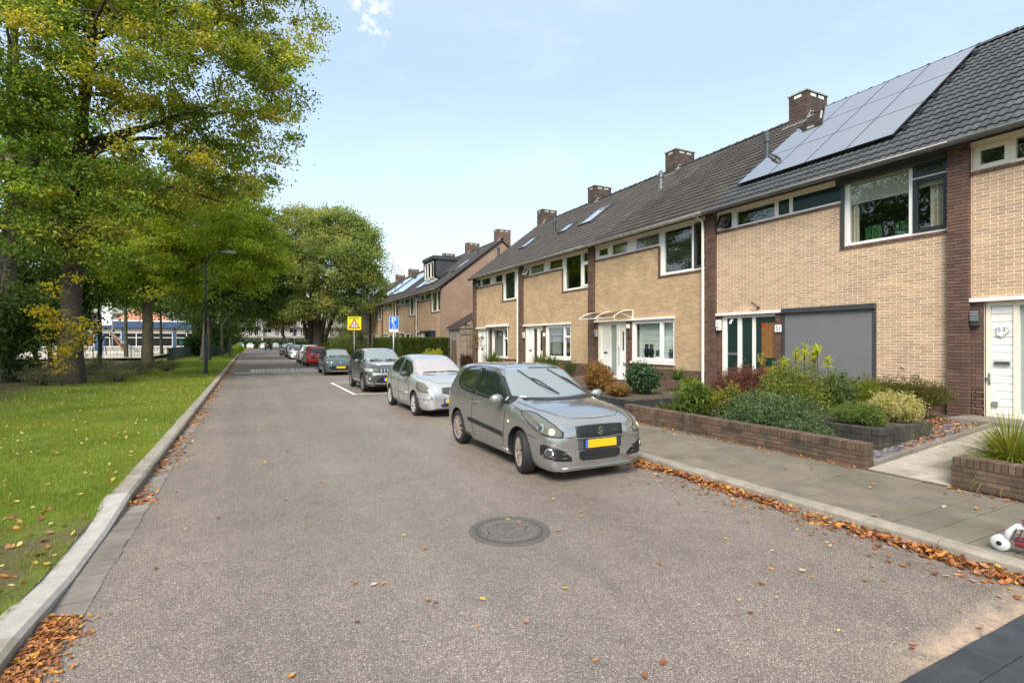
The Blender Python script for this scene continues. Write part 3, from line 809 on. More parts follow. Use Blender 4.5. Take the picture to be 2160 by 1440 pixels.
def roof(parent, ya, yb, m, nobj, holes=(), ridge_obj=True, verge=None):
    rf = put('roof', None, parent, (14, (ya+yb)/2, 5.7))
    b = MB()
    for (xa, xb, sg) in ((EAVE_X, 16.8, 1),):
        b.add([(xa,ya,rz(xa)-.09),(16.8,ya,rz(16.8)-.09),(16.8,yb,rz(16.8)-.09),(xa,yb,rz(xa)-.09),(xa,ya,rz(xa)-.012),(16.8,ya,rz(16.8)-.012),(16.8,yb,rz(16.8)-.012),(xa,yb,rz(xa)-.012)], BOXF)
    xe = 21.9; ze = 5.6
    b.add([(16.8,ya,rz(16.8)-.09),(xe,ya,ze-.09),(xe,yb,ze-.09),(16.8,yb,rz(16.8)-.09),(16.8,ya,rz(16.8)-.012),(xe,ya,ze),(xe,yb,ze),(16.8,yb,rz(16.8)-.012)], BOXF)
    b.build('roof_deck', M['roof_base'], rf)
    mats4 = []; pitch = .332; L = (16.72-EAVE_X)*_rl; nr = int(L/pitch)+1
    ncol = int(round((yb-ya)/.298)); cw = (yb-ya)/ncol
    for r in range(nr):
        s = .17 + r*pitch; x = EAVE_X + s/_rl - .02
        for c in range(ncol):
            y = ya + (c+.5)*cw
            if any(h[0] < x < h[1] and h[2] < y < h[3] for h in holes): continue
            mm = roof_mat4(x, y, .012)
            mm = mm @ Matrix.Rotation(rng.uniform(-.012,.012), 4, 'X') @ Matrix.Diagonal((cw/.30, 1, 1, 1))
            mats4.append((proj(x, y, rz(x))[2], infr(x, y, rz(x), 0), mm))
    mats4.sort(key=lambda t: (not t[1], t[0]))
    pick = [t for t in mats4 if t[1]][:nobj]; rest = mats4[len(pick):]
    me = tile_mesh(m)
    for d, v, mm in pick:
        o = put('roof_tile', me, rf, mm.to_translation()); o.rotation_euler = mm.to_euler(); o.scale = mm.to_scale()
    if rest:
        V, Q = stamp(_tv, _tf, [t[2] for t in rest]); big('far_roof_tiles', V, Q, m, rf, kind='stuff', smooth=False)
    rm = ridge_mesh(m); n = int(round((yb-ya)/.38))
    if ridge_obj:
        for i in range(n): put('ridge_tile', rm, rf, (16.82, ya+(i+.5)*(yb-ya)/n, 9.50+rng.uniform(-.008,.008)), None, (1, (yb-ya)/n/.38, 1))
    else:
        V = np.array([v.co[:] for v in rm.vertices]); F = [tuple(p.vertices) for p in rm.polygons]
        V2, Q2 = stamp(V, F, [Matrix.Translation((16.82, ya+(i+.5)*(yb-ya)/n, 9.50)) for i in range(n)]); big('far_ridge_tiles', V2, Q2, m, rf, kind='stuff')
    return rf
def gutter(parent, ya, yb, m, drop=0):
    b = MB(); n = 9; vs = []; fs = []; r = .075; xo, zo = EAVE_X-.045, 5.615
    for yy in (ya+.002, yb-.002):
        for q in range(n): t = PI + PI*q/(n-1); vs.append((xo+r*math.cos(t), yy, zo+r*math.sin(t)))
        for q in range(n): t = 2*PI - PI*q/(n-1); vs.append((xo+(r-.008)*math.cos(t), yy, zo+(r-.008)*math.sin(t)))
    k = 2*n
    for q in range(k): fs.append((q, (q+1)%k, k+(q+1)%k, k+q))
    fs += [tuple(reversed(range(k))), tuple(range(k, 2*k))]
    b.add(vs, fs)
    MB().tube([(xo-r, ya+.002, zo), (xo-r, yb-.002, zo)], .011, 6).build('gutter_lip', M['zinc_light'], parent, smooth=True)
    y = ya+.3
    while y < yb:
        for q in range(10):
            t0, t1 = PI+PI*q/10, PI+PI*(q+1)/10; rr = r+.004
            b.bar((xo+rr*math.cos(t0), y, zo+rr*math.sin(t0)), (xo+rr*math.cos(t1), y, zo+rr*math.sin(t1)), .028, .006, up=(0,1,0))
        y += .65
    b.build('gutter', m, parent, angle=50)
def downpipe(parent, y, m, z0=.35):
    o = MB(); x = FX-.13
    o.tube([(EAVE_X-.03, y, 5.56), (x-.02, y, 5.45), (x, y, 5.2), (x, y, z0)], .042, 10)
    for z in (1.6, 2.95, 4.4): o.tube([(x, y, z-.05), (x, y, z+.05)], .047, 10)
    for z in (2.9, 4.9): o.box(x, FX, y-.01, y+.01, z, z+.02)
    o.build('downpipe', m, parent, angle=40)
def pane(parent, x, y0, y1, z0, z1, m=None):
    MB().box(x, x+.008, y0, y1, z0, z1).build('pane', m or M['glass'], parent)
def window(parent, y0, y1, z0, z1, cells, fm, x=None, name='window'):
    """cells: (y0, y1, z0, z1, kind, material); whatever of the rectangle is no cell is frame"""
    x = FX+.025 if x is None else x
    w = put(name, None, parent, (x, (y0+y1)/2, z0))
    b = MB()
    for c in cells_minus(y0, y1, z0, z1, [c[:4] for c in cells]): b.box(x, x+.09, *c)
    b.build('frame', fm, w)
    for c in cells:
        a0, a1, c0, c1, kind = c[:5]; m = c[5] if len(c) > 5 else None
        if kind == 'pane': pane(w, x+.045, a0, a1, c0, c1, m)
        elif kind == 'panel': MB().box(x+.02, x+.05, a0, a1, c0, c1).build('panel', m, w)
        elif kind == 'casement':
            q = .065; b = MB()
            for d in cells_minus(a0-.015, a1+.015, c0-.015, c1+.015, [(a0+q, a1-q, c0+q, c1-q)]): b.box(x-.018, x+.05, *d)
            b.build('casement', m or fm, w); pane(w, x+.02, a0+q, a1-q, c0+q, c1-q)
        elif kind == 'tilt':
            q = .05; b = MB(); piv = Vector((x, 0, c1)); ang = R(24)
            def tr(v): d = Vector(v)-piv; return (piv.x + d.x*math.cos(ang) + d.z*math.sin(ang), v[1], piv.z - d.x*math.sin(ang) + d.z*math.cos(ang))
            for d in cells_minus(a0, a1, c0, c1, [(a0+q, a1-q, c0+q, c1-q)]):
                s_ = MB().box(x-.03, x+.015, *d); b.add([tr(v) for v in s_.v], s_.f)
            b.build('casement', m or fm, w)
            s_ = MB().box(x-.012, x-.004, a0+q, a1-q, c0+q, c1-q); MB().add([tr(v) for v in s_.v], s_.f).build('pane', M['glass'], w)
            MB().bar((x+.02, (a0+a1)/2, c0+.05), tr((x-.0, (a0+a1)/2, c0+.06)), .01).build('stay', M['steel'], w)
    return w
def curtain(parent, y0, y1, z0, z1, m, x=None, folds=.09, amp=.03, name='curtain'):
    x = FX+.2 if x is None else x; n = max(6, int((y1-y0)/.012)); V = []; F = []
    for i in range(n+1):
        yy = y0+(y1-y0)*i/n; xx = x+amp*math.sin(2*PI*(yy-y0)/folds)+amp*.4*math.sin(2*PI*(yy-y0)/(folds*2.3))
        V += [(xx, yy, z0), (xx, yy, z1)]
    for i in range(n): F.append((2*i, 2*i+2, 2*i+3, 2*i+1))
    return MB().add(V, F).build(name, m, parent, smooth=True)
def slat_blind(parent, y0, y1, z0, z1, m, x=None, pitch=.05):
    x = FX+.17 if x is None else x; b = MB(); z = z0
    while z < z1: b.add([(x-.02,y0,z),(x-.02,y1,z),(x+.02,y1,z+.022),(x+.02,y0,z+.022)], [(0,1,2,3)]); z += pitch
    return b.build('slat_blind', m, parent)
def wall_lamp(parent, x, y, z, m, mg, sx=.09):
    l = put('wall_lamp', None, parent, (x, y, z))
    b = MB(); b.box(x-.06, x+.02, y-.06, y+.06, z-.15, z+.14); b.build('lamp_body', m, l)
    b = MB()
    for k in range(4): b.box(x-.085, x-.062, y-.062, y+.062, z-.06+k*.048, z-.06+k*.048+.034)
    b.build('lamp_louvre', mg, l)
def chimney(parent, yb, lod, top=10.25, h=.66):
    c = put('chimney', None, parent, (17.1, yb+h/2, 9.2)); x0, x1, y0, y1 = 16.55, 17.65, yb+.01, yb+h
    if lod == 'tex': MB().box(x0, x1, y0, y1, 8.9, top).build('stack', M['btex_dark'], c)
    else:
        MB().box(x0+.007, x1-.007, y0+.007, y1-.007, 8.9, top-.02).build('stack', M['mortar_dark'], c)
        lay_bricks(c, column_bricks(x0, x1, y0, y1, 9.0, top, M['brick_stack']), 'stuff', 0)
    MB().box(x0-.03, x1+.03, y0-.03, y1+.03, top, top+.045).build('cap', M['kerb'], c)
    b = MB()
    for xx in (x0+.2, x0+.62): b.box(xx, xx+.28, y0-.006, y0+.02, top-.13, top-.04)
    b.box(x0-.006, x0+.02, y0+.2, y1-.2, top-.13, top-.04)
    b.build('vent_grille', M['sign_white'] if lod == 'obj' else M['concrete_light'], c)
    b = MB()
    for k in range(3): b.box(x0-.012, x0+.16+.0*k, y0-.012, y0+.01, rz(x0)+.02+.11*k, rz(x0)+.13+.11*k-.006) if k == 0 else b.box(x0+.08*k, x0+.18+.12*k, y0-.012-.001*k, y0+.01, rz(x0)+.02+.11*k, rz(x0)+.125+.11*k)
    b.add([(x0-.35,y0-.14,rz(x0-.35)+.045),(x0+.25,y0-.14,rz(x0+.25)+.05),(x0+.25,y1+.1,rz(x0+.25)+.05),(x0-.35,y1+.1,rz(x0-.35)+.045)], [(0,1,2,3)])
    b.build('lead_flashing', M['lead'], c)
    return c
def vent_pipe(parent, x, y, h, r, m, cone=True):
    z = rz(x); b = MB(); b.lathe([(r*1.5, z-.1), (r*1.5, z+.1), (r, z+.13), (r, z+h*.6), (r*1.35, z+h*.62), (r*1.35, z+h*.86), (r*1.0, z+h*.88), (r*.55, z+h)], 14, o=(x, y, 0))
    b.build('vent_pipe', m, parent, angle=40)
def skylight(parent, x0, x1, y0, y1, tilt=0.):
    s = put('skylight', None, parent, ((x0+x1)/2, (y0+y1)/2, rz(x0)))
    f = MB(); g = MB()
    def P(x, y, o): p = Vector((x, y, rz(x))) + RN*o; return p
    for a, b_, c, d in cells_minus(y0, y1, x0, x1, [(y0+.07, y1-.07, x0+.07, x1-.07)]):
        f.add([P(c,a,.02),P(d,a,.02),P(d,b_,.02),P(c,b_,.02),P(c,a,.12),P(d,a,.12),P(d,b_,.12),P(c,b_,.12)], BOXF)
    f.build('frame', M['charcoal'], s)
    g.add([P(x0+.07,y0+.07,.1),P(x1-.07,y0+.07,.1),P(x1-.07,y1-.07,.1),P(x0+.07,y1-.07,.1)], [(0,1,2,3)]); g.build('pane', M['skylight'], s)

def house(c):
    Yf = c['Yf']; Yn = Yf-5.9; lod = c['lod']
    H = thing('terraced_house', c['label'], 'house', (FX, (Yf+Yn)/2, .3), c['group'])
    bm_, mo = c['brick'], c['mortar']; fm = c.get('frame', M['white'])
    # openings
    strip = (Yf-3.74, Yf-.18, 5.06, 5.53); bigw = (Yf-5.735, Yf-3.74, 4.05, 5.53)
    door = (Yf-2.02, Yf-.36, .5, 2.62); gw = c['gw']
    holes = [strip, bigw, door, gw]
    ya, yb = Yn+.165, Yf-.165
    wl_ = put('front_wall', None, H, (FX, (ya+yb)/2, .3))
    b = MB()
    for q in cells_minus(ya, yb, .1, 5.66, holes): b.box(FX, FX+.3, *q)
    b.build('wall_face', mo if lod != 'tex' else M['btex_yellow'], wl_)
    brown = [(Yf-.36, Yf-.165, .1, 2.62), (gw[1], Yf-2.02, .1, 2.62), (ya, yb, .1, .985)]
    if lod != 'tex':
        for q in [(door[1], ya if 0 else yb, .1, 2.62), (gw[1], door[0], .1, 2.62), (ya, yb, .1, .985)]:
            for r_ in cells_minus(*q, holes): MB().box(FX-.0012, FX, *r_).build('dark_mortar', M['mortar_dark'], wl_)
        br = []
        for y0, y1, zc in brick_layout(ya, yb, .29, 5.56, [(h[0], h[1], h[2], h[3]) for h in holes]):
            ym = (y0+y1)/2
            isb = any(q[0]-.02 < ym < q[1]+.02 and q[2] < zc < q[3] for q in brown)
            br.append((FX-.0035, FX+.04, y0, y1, zc, M['brick_brown'] if isb else bm_))
        lay_bricks(wl_, br, lod, c.get('nbrick', 300))
    # far pillar, owned by this house
    for (pc, nm) in [(Yf, 'pillar')] + ([(Yn, 'pillar')] if c.get('near_pillar') else []):
        p = put(nm, None, H, (11.98, pc, .1)); hw = .165
        if lod == 'tex': MB().box(11.98, FX+.3, pc-hw, pc+hw, .1, 5.62).build('pillar_core', M['btex_dark'], p)
        else:
            MB().box(11.987, FX+.3, pc-hw+.007, pc+hw-.007, .1, 5.62).build('pillar_core', M['mortar_dark'], p)
            lay_bricks(p, column_bricks(11.98, 12.1, pc-hw, pc+hw, .105, 5.6, M['brick_brown']), lod if c.get('pobj') else 'stuff', 300)
    # brown sill bands of bricks on edge, side trim
    sb = MB(); t0 = .0
    for y0, y1, z1 in ((Yf-3.72, Yf-.17, 5.06), (Yf-5.73, Yf-3.66, 4.05)):
        y = y0
        while y < y1-.02:
            e_ = min(y+.1, y1); sb.box(FX-.03, FX+.05, y+.003, e_-.003, z1-.065, z1-.003); y += .1
    sb.box(FX-.022, FX+.02, Yf-3.74-.0, Yf-3.665, 4.05, 4.992)
    sb.build('brick_sill', M['brick_brown'] if lod != 'tex' else M['btex_dark'], H)
    # fascia and soffit
    b = MB(); b.box(FX-.02, FX+.1, ya, yb, 5.532, 5.66); b.box(EAVE_X+.03, FX-.021, Yn, Yf, 5.60, 5.618)
    b.build('fascia', c.get('fascia', M['cream']), H)
    # upper strip: small tilting light, panes, panels
    window(H, strip[0]+.004, strip[1]-.004, strip[2], strip[3], [tuple(x) for x in c['strip']], fm)
    window(H, bigw[0]+.004, bigw[1]-.004, bigw[2], bigw[3], [tuple(x) for x in c['big']], fm)
    # lintel over the entrance
    MB().box(FX-.07, FX+.05, c.get('lint', Yf-2.22), Yf-.15, 2.622, 2.69).build('lintel', M['white'], H)
    # body: party walls, floors, ceiling, back
    b = MB()
    b.box(FX+.31, 21.4, Yf-.13, Yf-.03, .1, 5.6); b.box(FX+.31, 21.4, Yn+.03, Yn+.13, .1, 5.6)
    b.box(16.3, 16.4, Yn+.14, Yf-.14, .1, 5.6)
    for z in (.3, 2.78, 5.56): b.box(FX+.305, 16.29, Yn+.14, Yf-.14, z, z+.2 if z < 5 else z+.05)
    b.build('interior', M['interior'], H)
    MB().box(21.42, 21.6, Yn+.01, Yf-.01, .1, 5.6).build('back_wall', M['btex_gable'], H)
    roof(H, Yn if not c.get('roof_y') else c['roof_y'][0], Yf if not c.get('roof_y') else c['roof_y'][1], c['tile'], c.get('ntile', 0), c.get('rholes', ()), lod != 'tex')
    gutter(H, Yn, Yf, c.get('gut', M['zinc_light']))
    return H
def gable(parent, y, sgn, name='gable_wall', m=None):
    t = .3*sgn
    pts = [(FX-.0, .1), (21.6, .1), (21.6, 5.5), (16.8, 9.33), (FX, 5.62)]
    b = MB(); b.prism(pts, lambda u, v, t_: (u, y+t_, v), 0, t)
    b.build(name, m or M['btex_gable'], parent, fixn=True)

GA = 'terraced houses in the near row'; GB = 'terraced houses in the far row'
# -------- house with the white boarded door (cut by the picture edge)
Y = 4.85
h53 = house(dict(Yf=Y, lod='obj', nbrick=300, pobj=True, group=GA, label='pale brick terraced house with cream window frames and white boarded door',
    brick=M['brick_pale'], mortar=M['mortar_pale'], frame=M['cream'], tile=M['tile_black'], ntile=280, gut=M['zinc'],
    gw=(Y-4.6, Y-2.6, 1.2, 2.62), lint=Y-4.7, near_pillar=True,
    strip=[(Y-.71,Y-.23,5.10,5.49,'casement'), (Y-1.5,Y-.79,5.12,5.5,'pane'), (Y-2.7,Y-1.6,5.12,5.5,'pane'), (Y-3.66,Y-2.8,5.12,5.5,'pane')],
    big=[(Y-5.0,Y-3.82,4.12,5.48,'pane'), (Y-5.68,Y-5.08,4.12,5.48,'casement')]))
d = put('front_door', None, h53, (FX, 4.3, .5))
b = MB(); x = FX+.05
for q in cells_minus(2.85, 4.485, .5, 2.62, [(4.10, 4.415, .56, 2.53), (4.04, 3.0, .6, 2.53)][:1] + [(3.0, 4.02, .6, 2.53)]): b.box(x, x+.1, *q)
b.build('door_frame', M['cream'], d)
MB().box(FX+.02, FX+.16, 4.49, 4.66, .5, 2.615).build('door_post', M['cream'], d)
for k in range(14):
    z0 = .565+k*.1402; MB().add([(x+.03,4.105,z0),(x+.02,4.105,z0+.004),(x+.02,4.105,z0+.128),(x+.034,4.105,z0+.136),(x+.03,4.41,z0),(x+.02,4.41,z0+.004),(x+.02,4.41,z0+.128),(x+.034,4.41,z0+.136)],
        [(0,1,5,4),(1,2,6,5),(2,3,7,6),(0,3,2,1),(4,5,6,7)]).build('board', M['white'], d)
# the board door is as wide as the photograph shows
pane(d, x+.05, 3.0, 4.02, .6, 2.53, M['glass_frost'])
b = MB(); b.box(x-.01, x+.018, 4.14, 4.37, 1.455, 1.53); b.build('letter_slot', M['steel'], d)
b = MB(); b.box(x-.016, x-.011, 4.16, 4.35, 1.475, 1.51); b.build('slot_flap', M['charcoal'], d)
b = MB(); b.lathe([(.03,x-.06),(.03,x-.045),(.012,x-.04),(.012,x+.01)], 12, 'x', (0,4.44,1.2)); b.bar((x-.05,4.44,1.2),(x-.05,4.60,1.215),.016); b.box(x-.004,x,4.415,4.455,1.08,1.3); b.build('door_handle', M['steel'], d)
MB().box(x-.02, x+.016, 4.31, 4.39, .70, .79).build('door_stop', M['galv'], d)
b = MB(); b.prism([(0,.13),(.14,0),(0,-.13),(-.07,-.08),(-.07,.08)], lambda u, v, t: (t, 4.255-u, 2.09+v), x-.012, x-.004); b.build('number_plaque', M['offwhite_plastic'], d, fixn=True)
text_mesh('53', .11, .075, M['black'], 'house_number', d, (x-.014, 4.262, 2.10), (0,-1,0), (0,0,1))
b = MB(); b.bar((x-.0135,4.24,1.99),(x-.0135,4.15,2.075),.006,.004); b.bar((x-.0135,4.15,2.085),(x-.0135,4.20,2.15),.006,.004); b.build('plaque_line', M['black'], d)
wall_lamp(h53, FX-.03, 4.60, 2.33, M['charcoal'], M['steel'])
window(h53, Y-4.6+.004, Y-2.6-.004, 1.2, 2.62, [(Y-4.5,Y-3.6,1.3,2.52,'pane'), (Y-3.5,Y-2.7,1.3,2.52,'pane')], M['cream'])
MB().box(11.35, FX+.06, 2.7, 4.75, .33, .50).build('doorstep', M['gutter_stone'], h53)

# -------- house with the screen blind and solar panels
Y = 10.75
h51 = house(dict(Yf=Y, lod='obj', nbrick=300, group=GA, label='pale brick terraced house with grey screen blind, wooden door and solar panels',
    brick=M['brick_pale'], mortar=M['mortar_pale'], tile=M['tile_black'], ntile=290, gut=M['zinc'], rholes=[(12.95, 16.35, 6.6, 9.95)],
    gw=(6.36, 8.5, 1.15, 2.62),
    strip=[(10.10,10.50,5.10,5.50,'tilt',M['dark_frame']), (8.77,9.94,5.115,5.49,'pane'), (8.36,8.66,5.115,5.49,'panel',M['dark_green']), (7.09,8.27,5.115,5.49,'panel',M['dark_green'])],
    big=[(5.72,6.91,4.11,5.45,'pane'), (5.06,5.63,4.11,5.17,'casement',M['dark_frame']), (5.06,5.63,5.235,5.47,'casement',M['dark_frame'])]))
MB().box(FX-.13, FX+.02, 5.02, 7.12, 5.44, 5.60).build('screen_casing', M['charcoal'], h51)
MB().box(FX-.035, FX+.0, 6.99, 7.055, 3.99, 5.44).build('screen_guide', M['charcoal'], h51)
# ground floor screen blind
sc = put('screen_blind', None, h51, (FX, 7.4, 1.0))
MB().box(FX-.10, FX+.02, 6.32, 8.50, 2.60, 2.715).build('casing', M['charcoal'], sc)
for y0 in (6.32, 8.44): MB().box(FX-.045, FX+.01, y0, y0+.06, .98, 2.598).build('guide', M['charcoal'], sc)
MB().box(FX-.03, FX-.022, 6.382, 8.438, 1.0, 2.598).build('fabric', M['screen'], sc)
# entrance
d = put('entrance', None, h51, (FX, 9.5, .5)); x = FX+.05
b = MB()
for q in cells_minus(8.735, 10.385, .5, 2.615, [(9.92,10.28,.55,2.54),(9.45,9.79,.55,2.54),(8.76,9.35,.52,2.54)]): b.box(x, x+.1, *q)
b.build('door_frame', M['white'], d)
for y0, y1 in ((9.92,10.28),(9.45,9.79)): MB().box(x+.03, x+.06, y0, y1, .55, 2.54).build('panel', M['dark_green'], d)
MB().box(x+.012, x+.03, 9.94, 10.26, 1.50, 1.575).build('letter_slot', M['steel'], d)
dl = put('door', None, d, (x, 9.05, .5)) if False else None
b = MB()
for q in cells_minus(8.76, 9.35, .52, 2.54, [(8.77,9.20,1.45,2.40),(8.77,9.20,.68,1.25)]): b.box(x+.02, x+.07, *q)
b.build('door_leaf', M['dark_green'], d)
for z0, z1 in ((1.45,2.40),(.68,1.25)):
    for k in range(4): MB().box(x+.035+.004*(k%2), x+.06, 8.772+k*.107, 8.772+k*.107+.101, z0+.003, z1-.003).build('wood_plank', M['wood_door'], d)
b = MB(); b.box(x+.012, x+.02, 9.255, 9.29, 1.33, 1.58); b.bar((x-.03,9.27,1.47),(x-.03,9.17,1.47),.016); b.bar((x-.03,9.27,1.47),(x+.02,9.27,1.47),.014); b.build('door_handle', M['steel'], d)
MB().box(x+.025, x+.04, 9.12, 9.17, 2.27, 2.38).build('door_sticker', M['sign_red'], d)
cm = put('door_camera', None, h51, (x, 10.1, 2.4)); b = MB(); b.lathe([(.035,0),(.035,.05),(.02,.06)], 12, 'x', (x-.03,10.1,2.48)); b.tube([(x-.05,10.1,2.46),(x-.08,10.1,2.38)], .03, 10); b.build('camera_body', M['offwhite_plastic'], cm, angle=40)
b = MB(); b.tube([(x-.08,10.1,2.385),(x-.088,10.1,2.36)], .022, 10); b.build('camera_lens', M['black_gloss'], cm)
wall_lamp(h51, FX-.04, 10.47, 2.36, M['offwhite_plastic'], M['offwhite_plastic'])
MB().box(FX-.03, FX-.008, 8.545, 8.72, 2.13, 2.31).build('number_plate', M['sign_white'], h51)
text_mesh('51', .115, .12, M['black'], 'house_number', h51, (FX-.032, 8.632, 2.22), (0,-1,0), (0,0,1))
ws = put('wall_floodlight', None, h51, (FX, 9.2, 2.8)); b = MB(); b.box(FX-.03, FX-.006, 9.17, 9.25, 2.74, 2.82); b.bar((FX-.02,9.2,2.79),(FX-.12,9.22,2.84),.03); b.bar((FX-.10,9.21,2.82),(FX-.17,9.32,2.93),.05,.045); b.build('floodlight_body', M['brick_brown'], ws)
curtain(h51, 5.10, 5.42, 4.0, 5.2, M['curtain'], folds=.11)
curtain(h51, 6.78, 6.95, 4.0, 5.5, M['curtain'], folds=.06)
MB().box(FX+.125, FX+.13, 5.70, 6.93, 4.98, 5.5).build('roller_blind', M['blind_beige'], h51)
MB().box(FX+.125, FX+.13, 5.08, 5.62, 5.02, 5.2).build('roller_blind', M['blind_beige'], h51)
MB().box(FX+.115, FX+.45, 5.0, 7.0, 4.0, 4.045).build('window_board', M['white'], h51)
# solar panels: three rows of four
pn = MB(); pn.box(-.5, .5, -.5, .5, -.5, .5)
row_l = (16.58-12.68)*_rl/3
for r in range(3):
    for c_ in range(4):
        s = (12.68-EAVE_X)*_rl + (r+.5)*row_l; xx = EAVE_X + s/_rl
        y = 6.25 + (c_+.5)*1.015
        mm = roof_mat4(xx, y, .13)
        p = put('solar_panel', None, h51, mm.to_translation(), mm.to_euler())
        WP[p.name] = Vector()
        MB().box(-.502, .502, -row_l/2+.006, row_l/2-.006, -.02, .014).build('panel_frame', M['solar_frame'], p, origin=False)
        MB().box(-.488, .488, -row_l/2+.020, row_l/2-.020, .0145, .0165).build('solar_glass', M['solar'], p, origin=False)
for r in range(3):
    for t in (.25, .75):
        s = (12.68-EAVE_X)*_rl + (r+t)*row_l; xx = EAVE_X+s/_rl
        p0 = Vector((xx, 6.15, rz(xx)))+RN*.085; p1 = Vector((xx, 10.4, rz(xx)))+RN*.085
        bb = MB().bar(p0, p1, .04, .03); bb.box(p0.x-.05, p0.x+.05, 6.13, 6.20, p0.z-.07, p0.z+.03); bb.build('mounting_rail', M['solar_frame'], h51)
vent_pipe(h51, 14.2, 10.52, .85, .075, M['charcoal'])

# -------- house with the clear canopy
Y = 16.65
h49 = house(dict(Yf=Y, lod='obj', nbrick=300, group=GA, label='yellow brick terraced house with clear canopy over its white panelled door',
    brick=M['brick_yellow'], mortar=M['mortar_sand'], tile=M['tile_brown'], ntile=290, gut=M['zinc_light'],
    gw=(12.27, 14.3, 1.2, 2.62), lint=12.24,
    strip=[(15.64,16.33,5.12,5.49,'casement',M['white']), (14.58,15.48,5.12,5.49,'pane'), (12.98,14.13,5.12,5.49,'pane')],
    big=[(11.56,12.75,4.13,5.47,'pane'), (11.0,11.45,4.13,5.47,'casement',M['charcoal'])]))
downpipe(h49, 10.99, M['pipe_white'])
d = put('entrance', None, h49, (FX, 15.4, .5)); x = FX+.05
b = MB()
for q in cells_minus(14.635, 16.285, .5, 2.615, [(15.72,16.16,.55,2.55),(15.23,15.60,.6,2.5),(14.64,15.10,.52,2.52)]): b.box(x, x+.1, *q)
b.build('door_frame', M['white'], d)
MB().box(x+.03, x+.06, 15.72, 16.16, .55, 2.55).build('panel', M['white'], d)
pane(d, x+.05, 15.23, 15.60, .6, 2.5, M['glass_frost'])
MB().box(x+.02, x+.03, 15.82, 16.02, 1.42, 1.50).build('letter_slot', M['zinc'], d)
b = MB()
for q in cells_minus(14.64, 15.10, .52, 2.52, [(14.83,14.94,1.55,2.25)]): b.box(x+.02, x+.06, *q)
for k in range(3):
    b.bar((x+.018,15.02-.0*k,1.48-.17*k),(x+.018,14.86,1.30-.17*k),.012,.02); b.bar((x+.018,14.86,1.30-.17*k),(x+.018,14.70,1.48-.17*k),.012,.02)
b.build('door_leaf', M['white'], d)
pane(d, x+.045, 14.83, 14.94, 1.55, 2.25, M['black_gloss'])
b = MB(); b.tube([(x-.03,15.06,1.0),(x-.03,15.06,1.75)], .014, 8); b.bar((x-.03,15.06,1.1),(x+.02,15.06,1.1),.014); b.bar((x-.03,15.06,1.65),(x+.02,15.06,1.65),.014); b.build('door_handle', M['steel'], d)
wall_lamp(h49, FX-.04, 16.36, 2.22, M['steel'], M['steel'])
b = MB(); b.lathe([(.11,FX-.03),(.11,FX-.01)], 20, 'x', (0,14.46,2.08)); b.build('door_wreath', M['twig'], h49)
MB().box(FX-.1, FX-.01, 14.42, 14.5, 2.36, 2.5).build('bell_box', M['offwhite_plastic'], h49)
w = window(h49, 12.274, 14.296, 1.2, 2.615, [(12.95,14.17,1.33,2.5,'pane'), (12.34,12.82,1.33,2.5,'pane')], M['offwhite_plastic'])
MB().box(FX-.09, FX+.03, 12.25, 14.32, 1.13, 1.195).build('window_sill', M['white'], h49)
bl = MB()
for k in range(6): bl.box(FX+.2+.004*(k%2), FX+.215, 12.36, 13.95, 1.3+k*.2, 1.3+k*.2+.192)
bl.build('roman_blind', M['blind_white'], h49)
MB().box(FX+.2, FX+.21, 13.96, 14.15, 1.25, 2.6).build('side_curtain', M['blind_white'], h49)
MB().box(FX+.115, FX+.19, 12.3, 14.25, 1.25, 1.29).build('window_board', M['white'], h49)
slat_blind(h49, 11.5, 12.8, 4.1, 5.5, M['blind_slat'])
curtain(h49, 12.9, 14.2, 5.0, 5.5, M['curtain_grey'], folds=.16); curtain(h49, 14.5, 15.5, 5.0, 5.5, M['curtain_grey'], folds=.14)
cp = put('canopy', None, h49, (11.7, 15.2, 2.7))
def cpt(y, t): return (FX-.01-.9*t, y, 2.98-.26*t*t+.03*math.sin(t*PI))
gm = glass_mat('canopy_sheet', (.62,.60,.52), 1.4)
vs = [cpt(y, t/8) for y in (14.25, 16.3) for t in range(9)]; MB().add(vs, [(i, i+1, 9+i+1, 9+i) for i in range(8)]).build('canopy_sheet', gm, cp, smooth=True)
b = MB()
for y in (14.25, 15.27, 16.3):
    b.tube([cpt(y, t/8) for t in range(9)], .013, 6)
    b.tube([(FX-.02, y, 2.72), (FX-.30, y, 2.80), (FX-.5, y, 2.86)], .010, 6); b.bar((FX-.015, y, 2.68), (FX-.015, y, 3.0), .025)
b.tube([cpt(14.25,1), cpt(16.3,1)], .013, 6); b.tube([cpt(14.25,0), cpt(16.3,0)], .013, 6)
b.build('canopy_frame', M['white'], cp)
chimney(h49, 10.77, 'obj')
vent_pipe(h49, 14.95, 15.9, .8, .085, M['zinc'])

# -------- house with the net curtains
Y = 22.55
h47 = house(dict(Yf=Y, lod='obj', nbrick=300, group=GA, label='yellow brick terraced house with white window frames and two roof windows',
    brick=M['brick_yellow'], mortar=M['mortar_sand'], tile=M['tile_brown'], ntile=0,
    gw=(18.2, 20.25, 1.15, 2.62), lint=18.2,
    strip=[(21.88,22.30,5.12,5.49,'tilt',M['white']), (20.48,21.74,5.12,5.49,'pane'), (18.90,20.0,5.12,5.49,'pane')],
    big=[(17.5,18.66,4.13,5.47,'pane'), (16.9,17.36,4.13,5.05,'casement',M['white']), (16.9,17.36,5.13,5.47,'pane')]))
d = put('entrance', None, h47, (FX, 21.3, .5)); x = FX+.05
b = MB()
for q in cells_minus(20.535, 22.185, .5, 2.615, [(21.62,22.06,.55,2.55),(21.14,21.5,.6,2.5),(20.56,21.02,.52,2.52)]): b.box(x, x+.1, *q)
b.build('door_frame', M['white'], d)
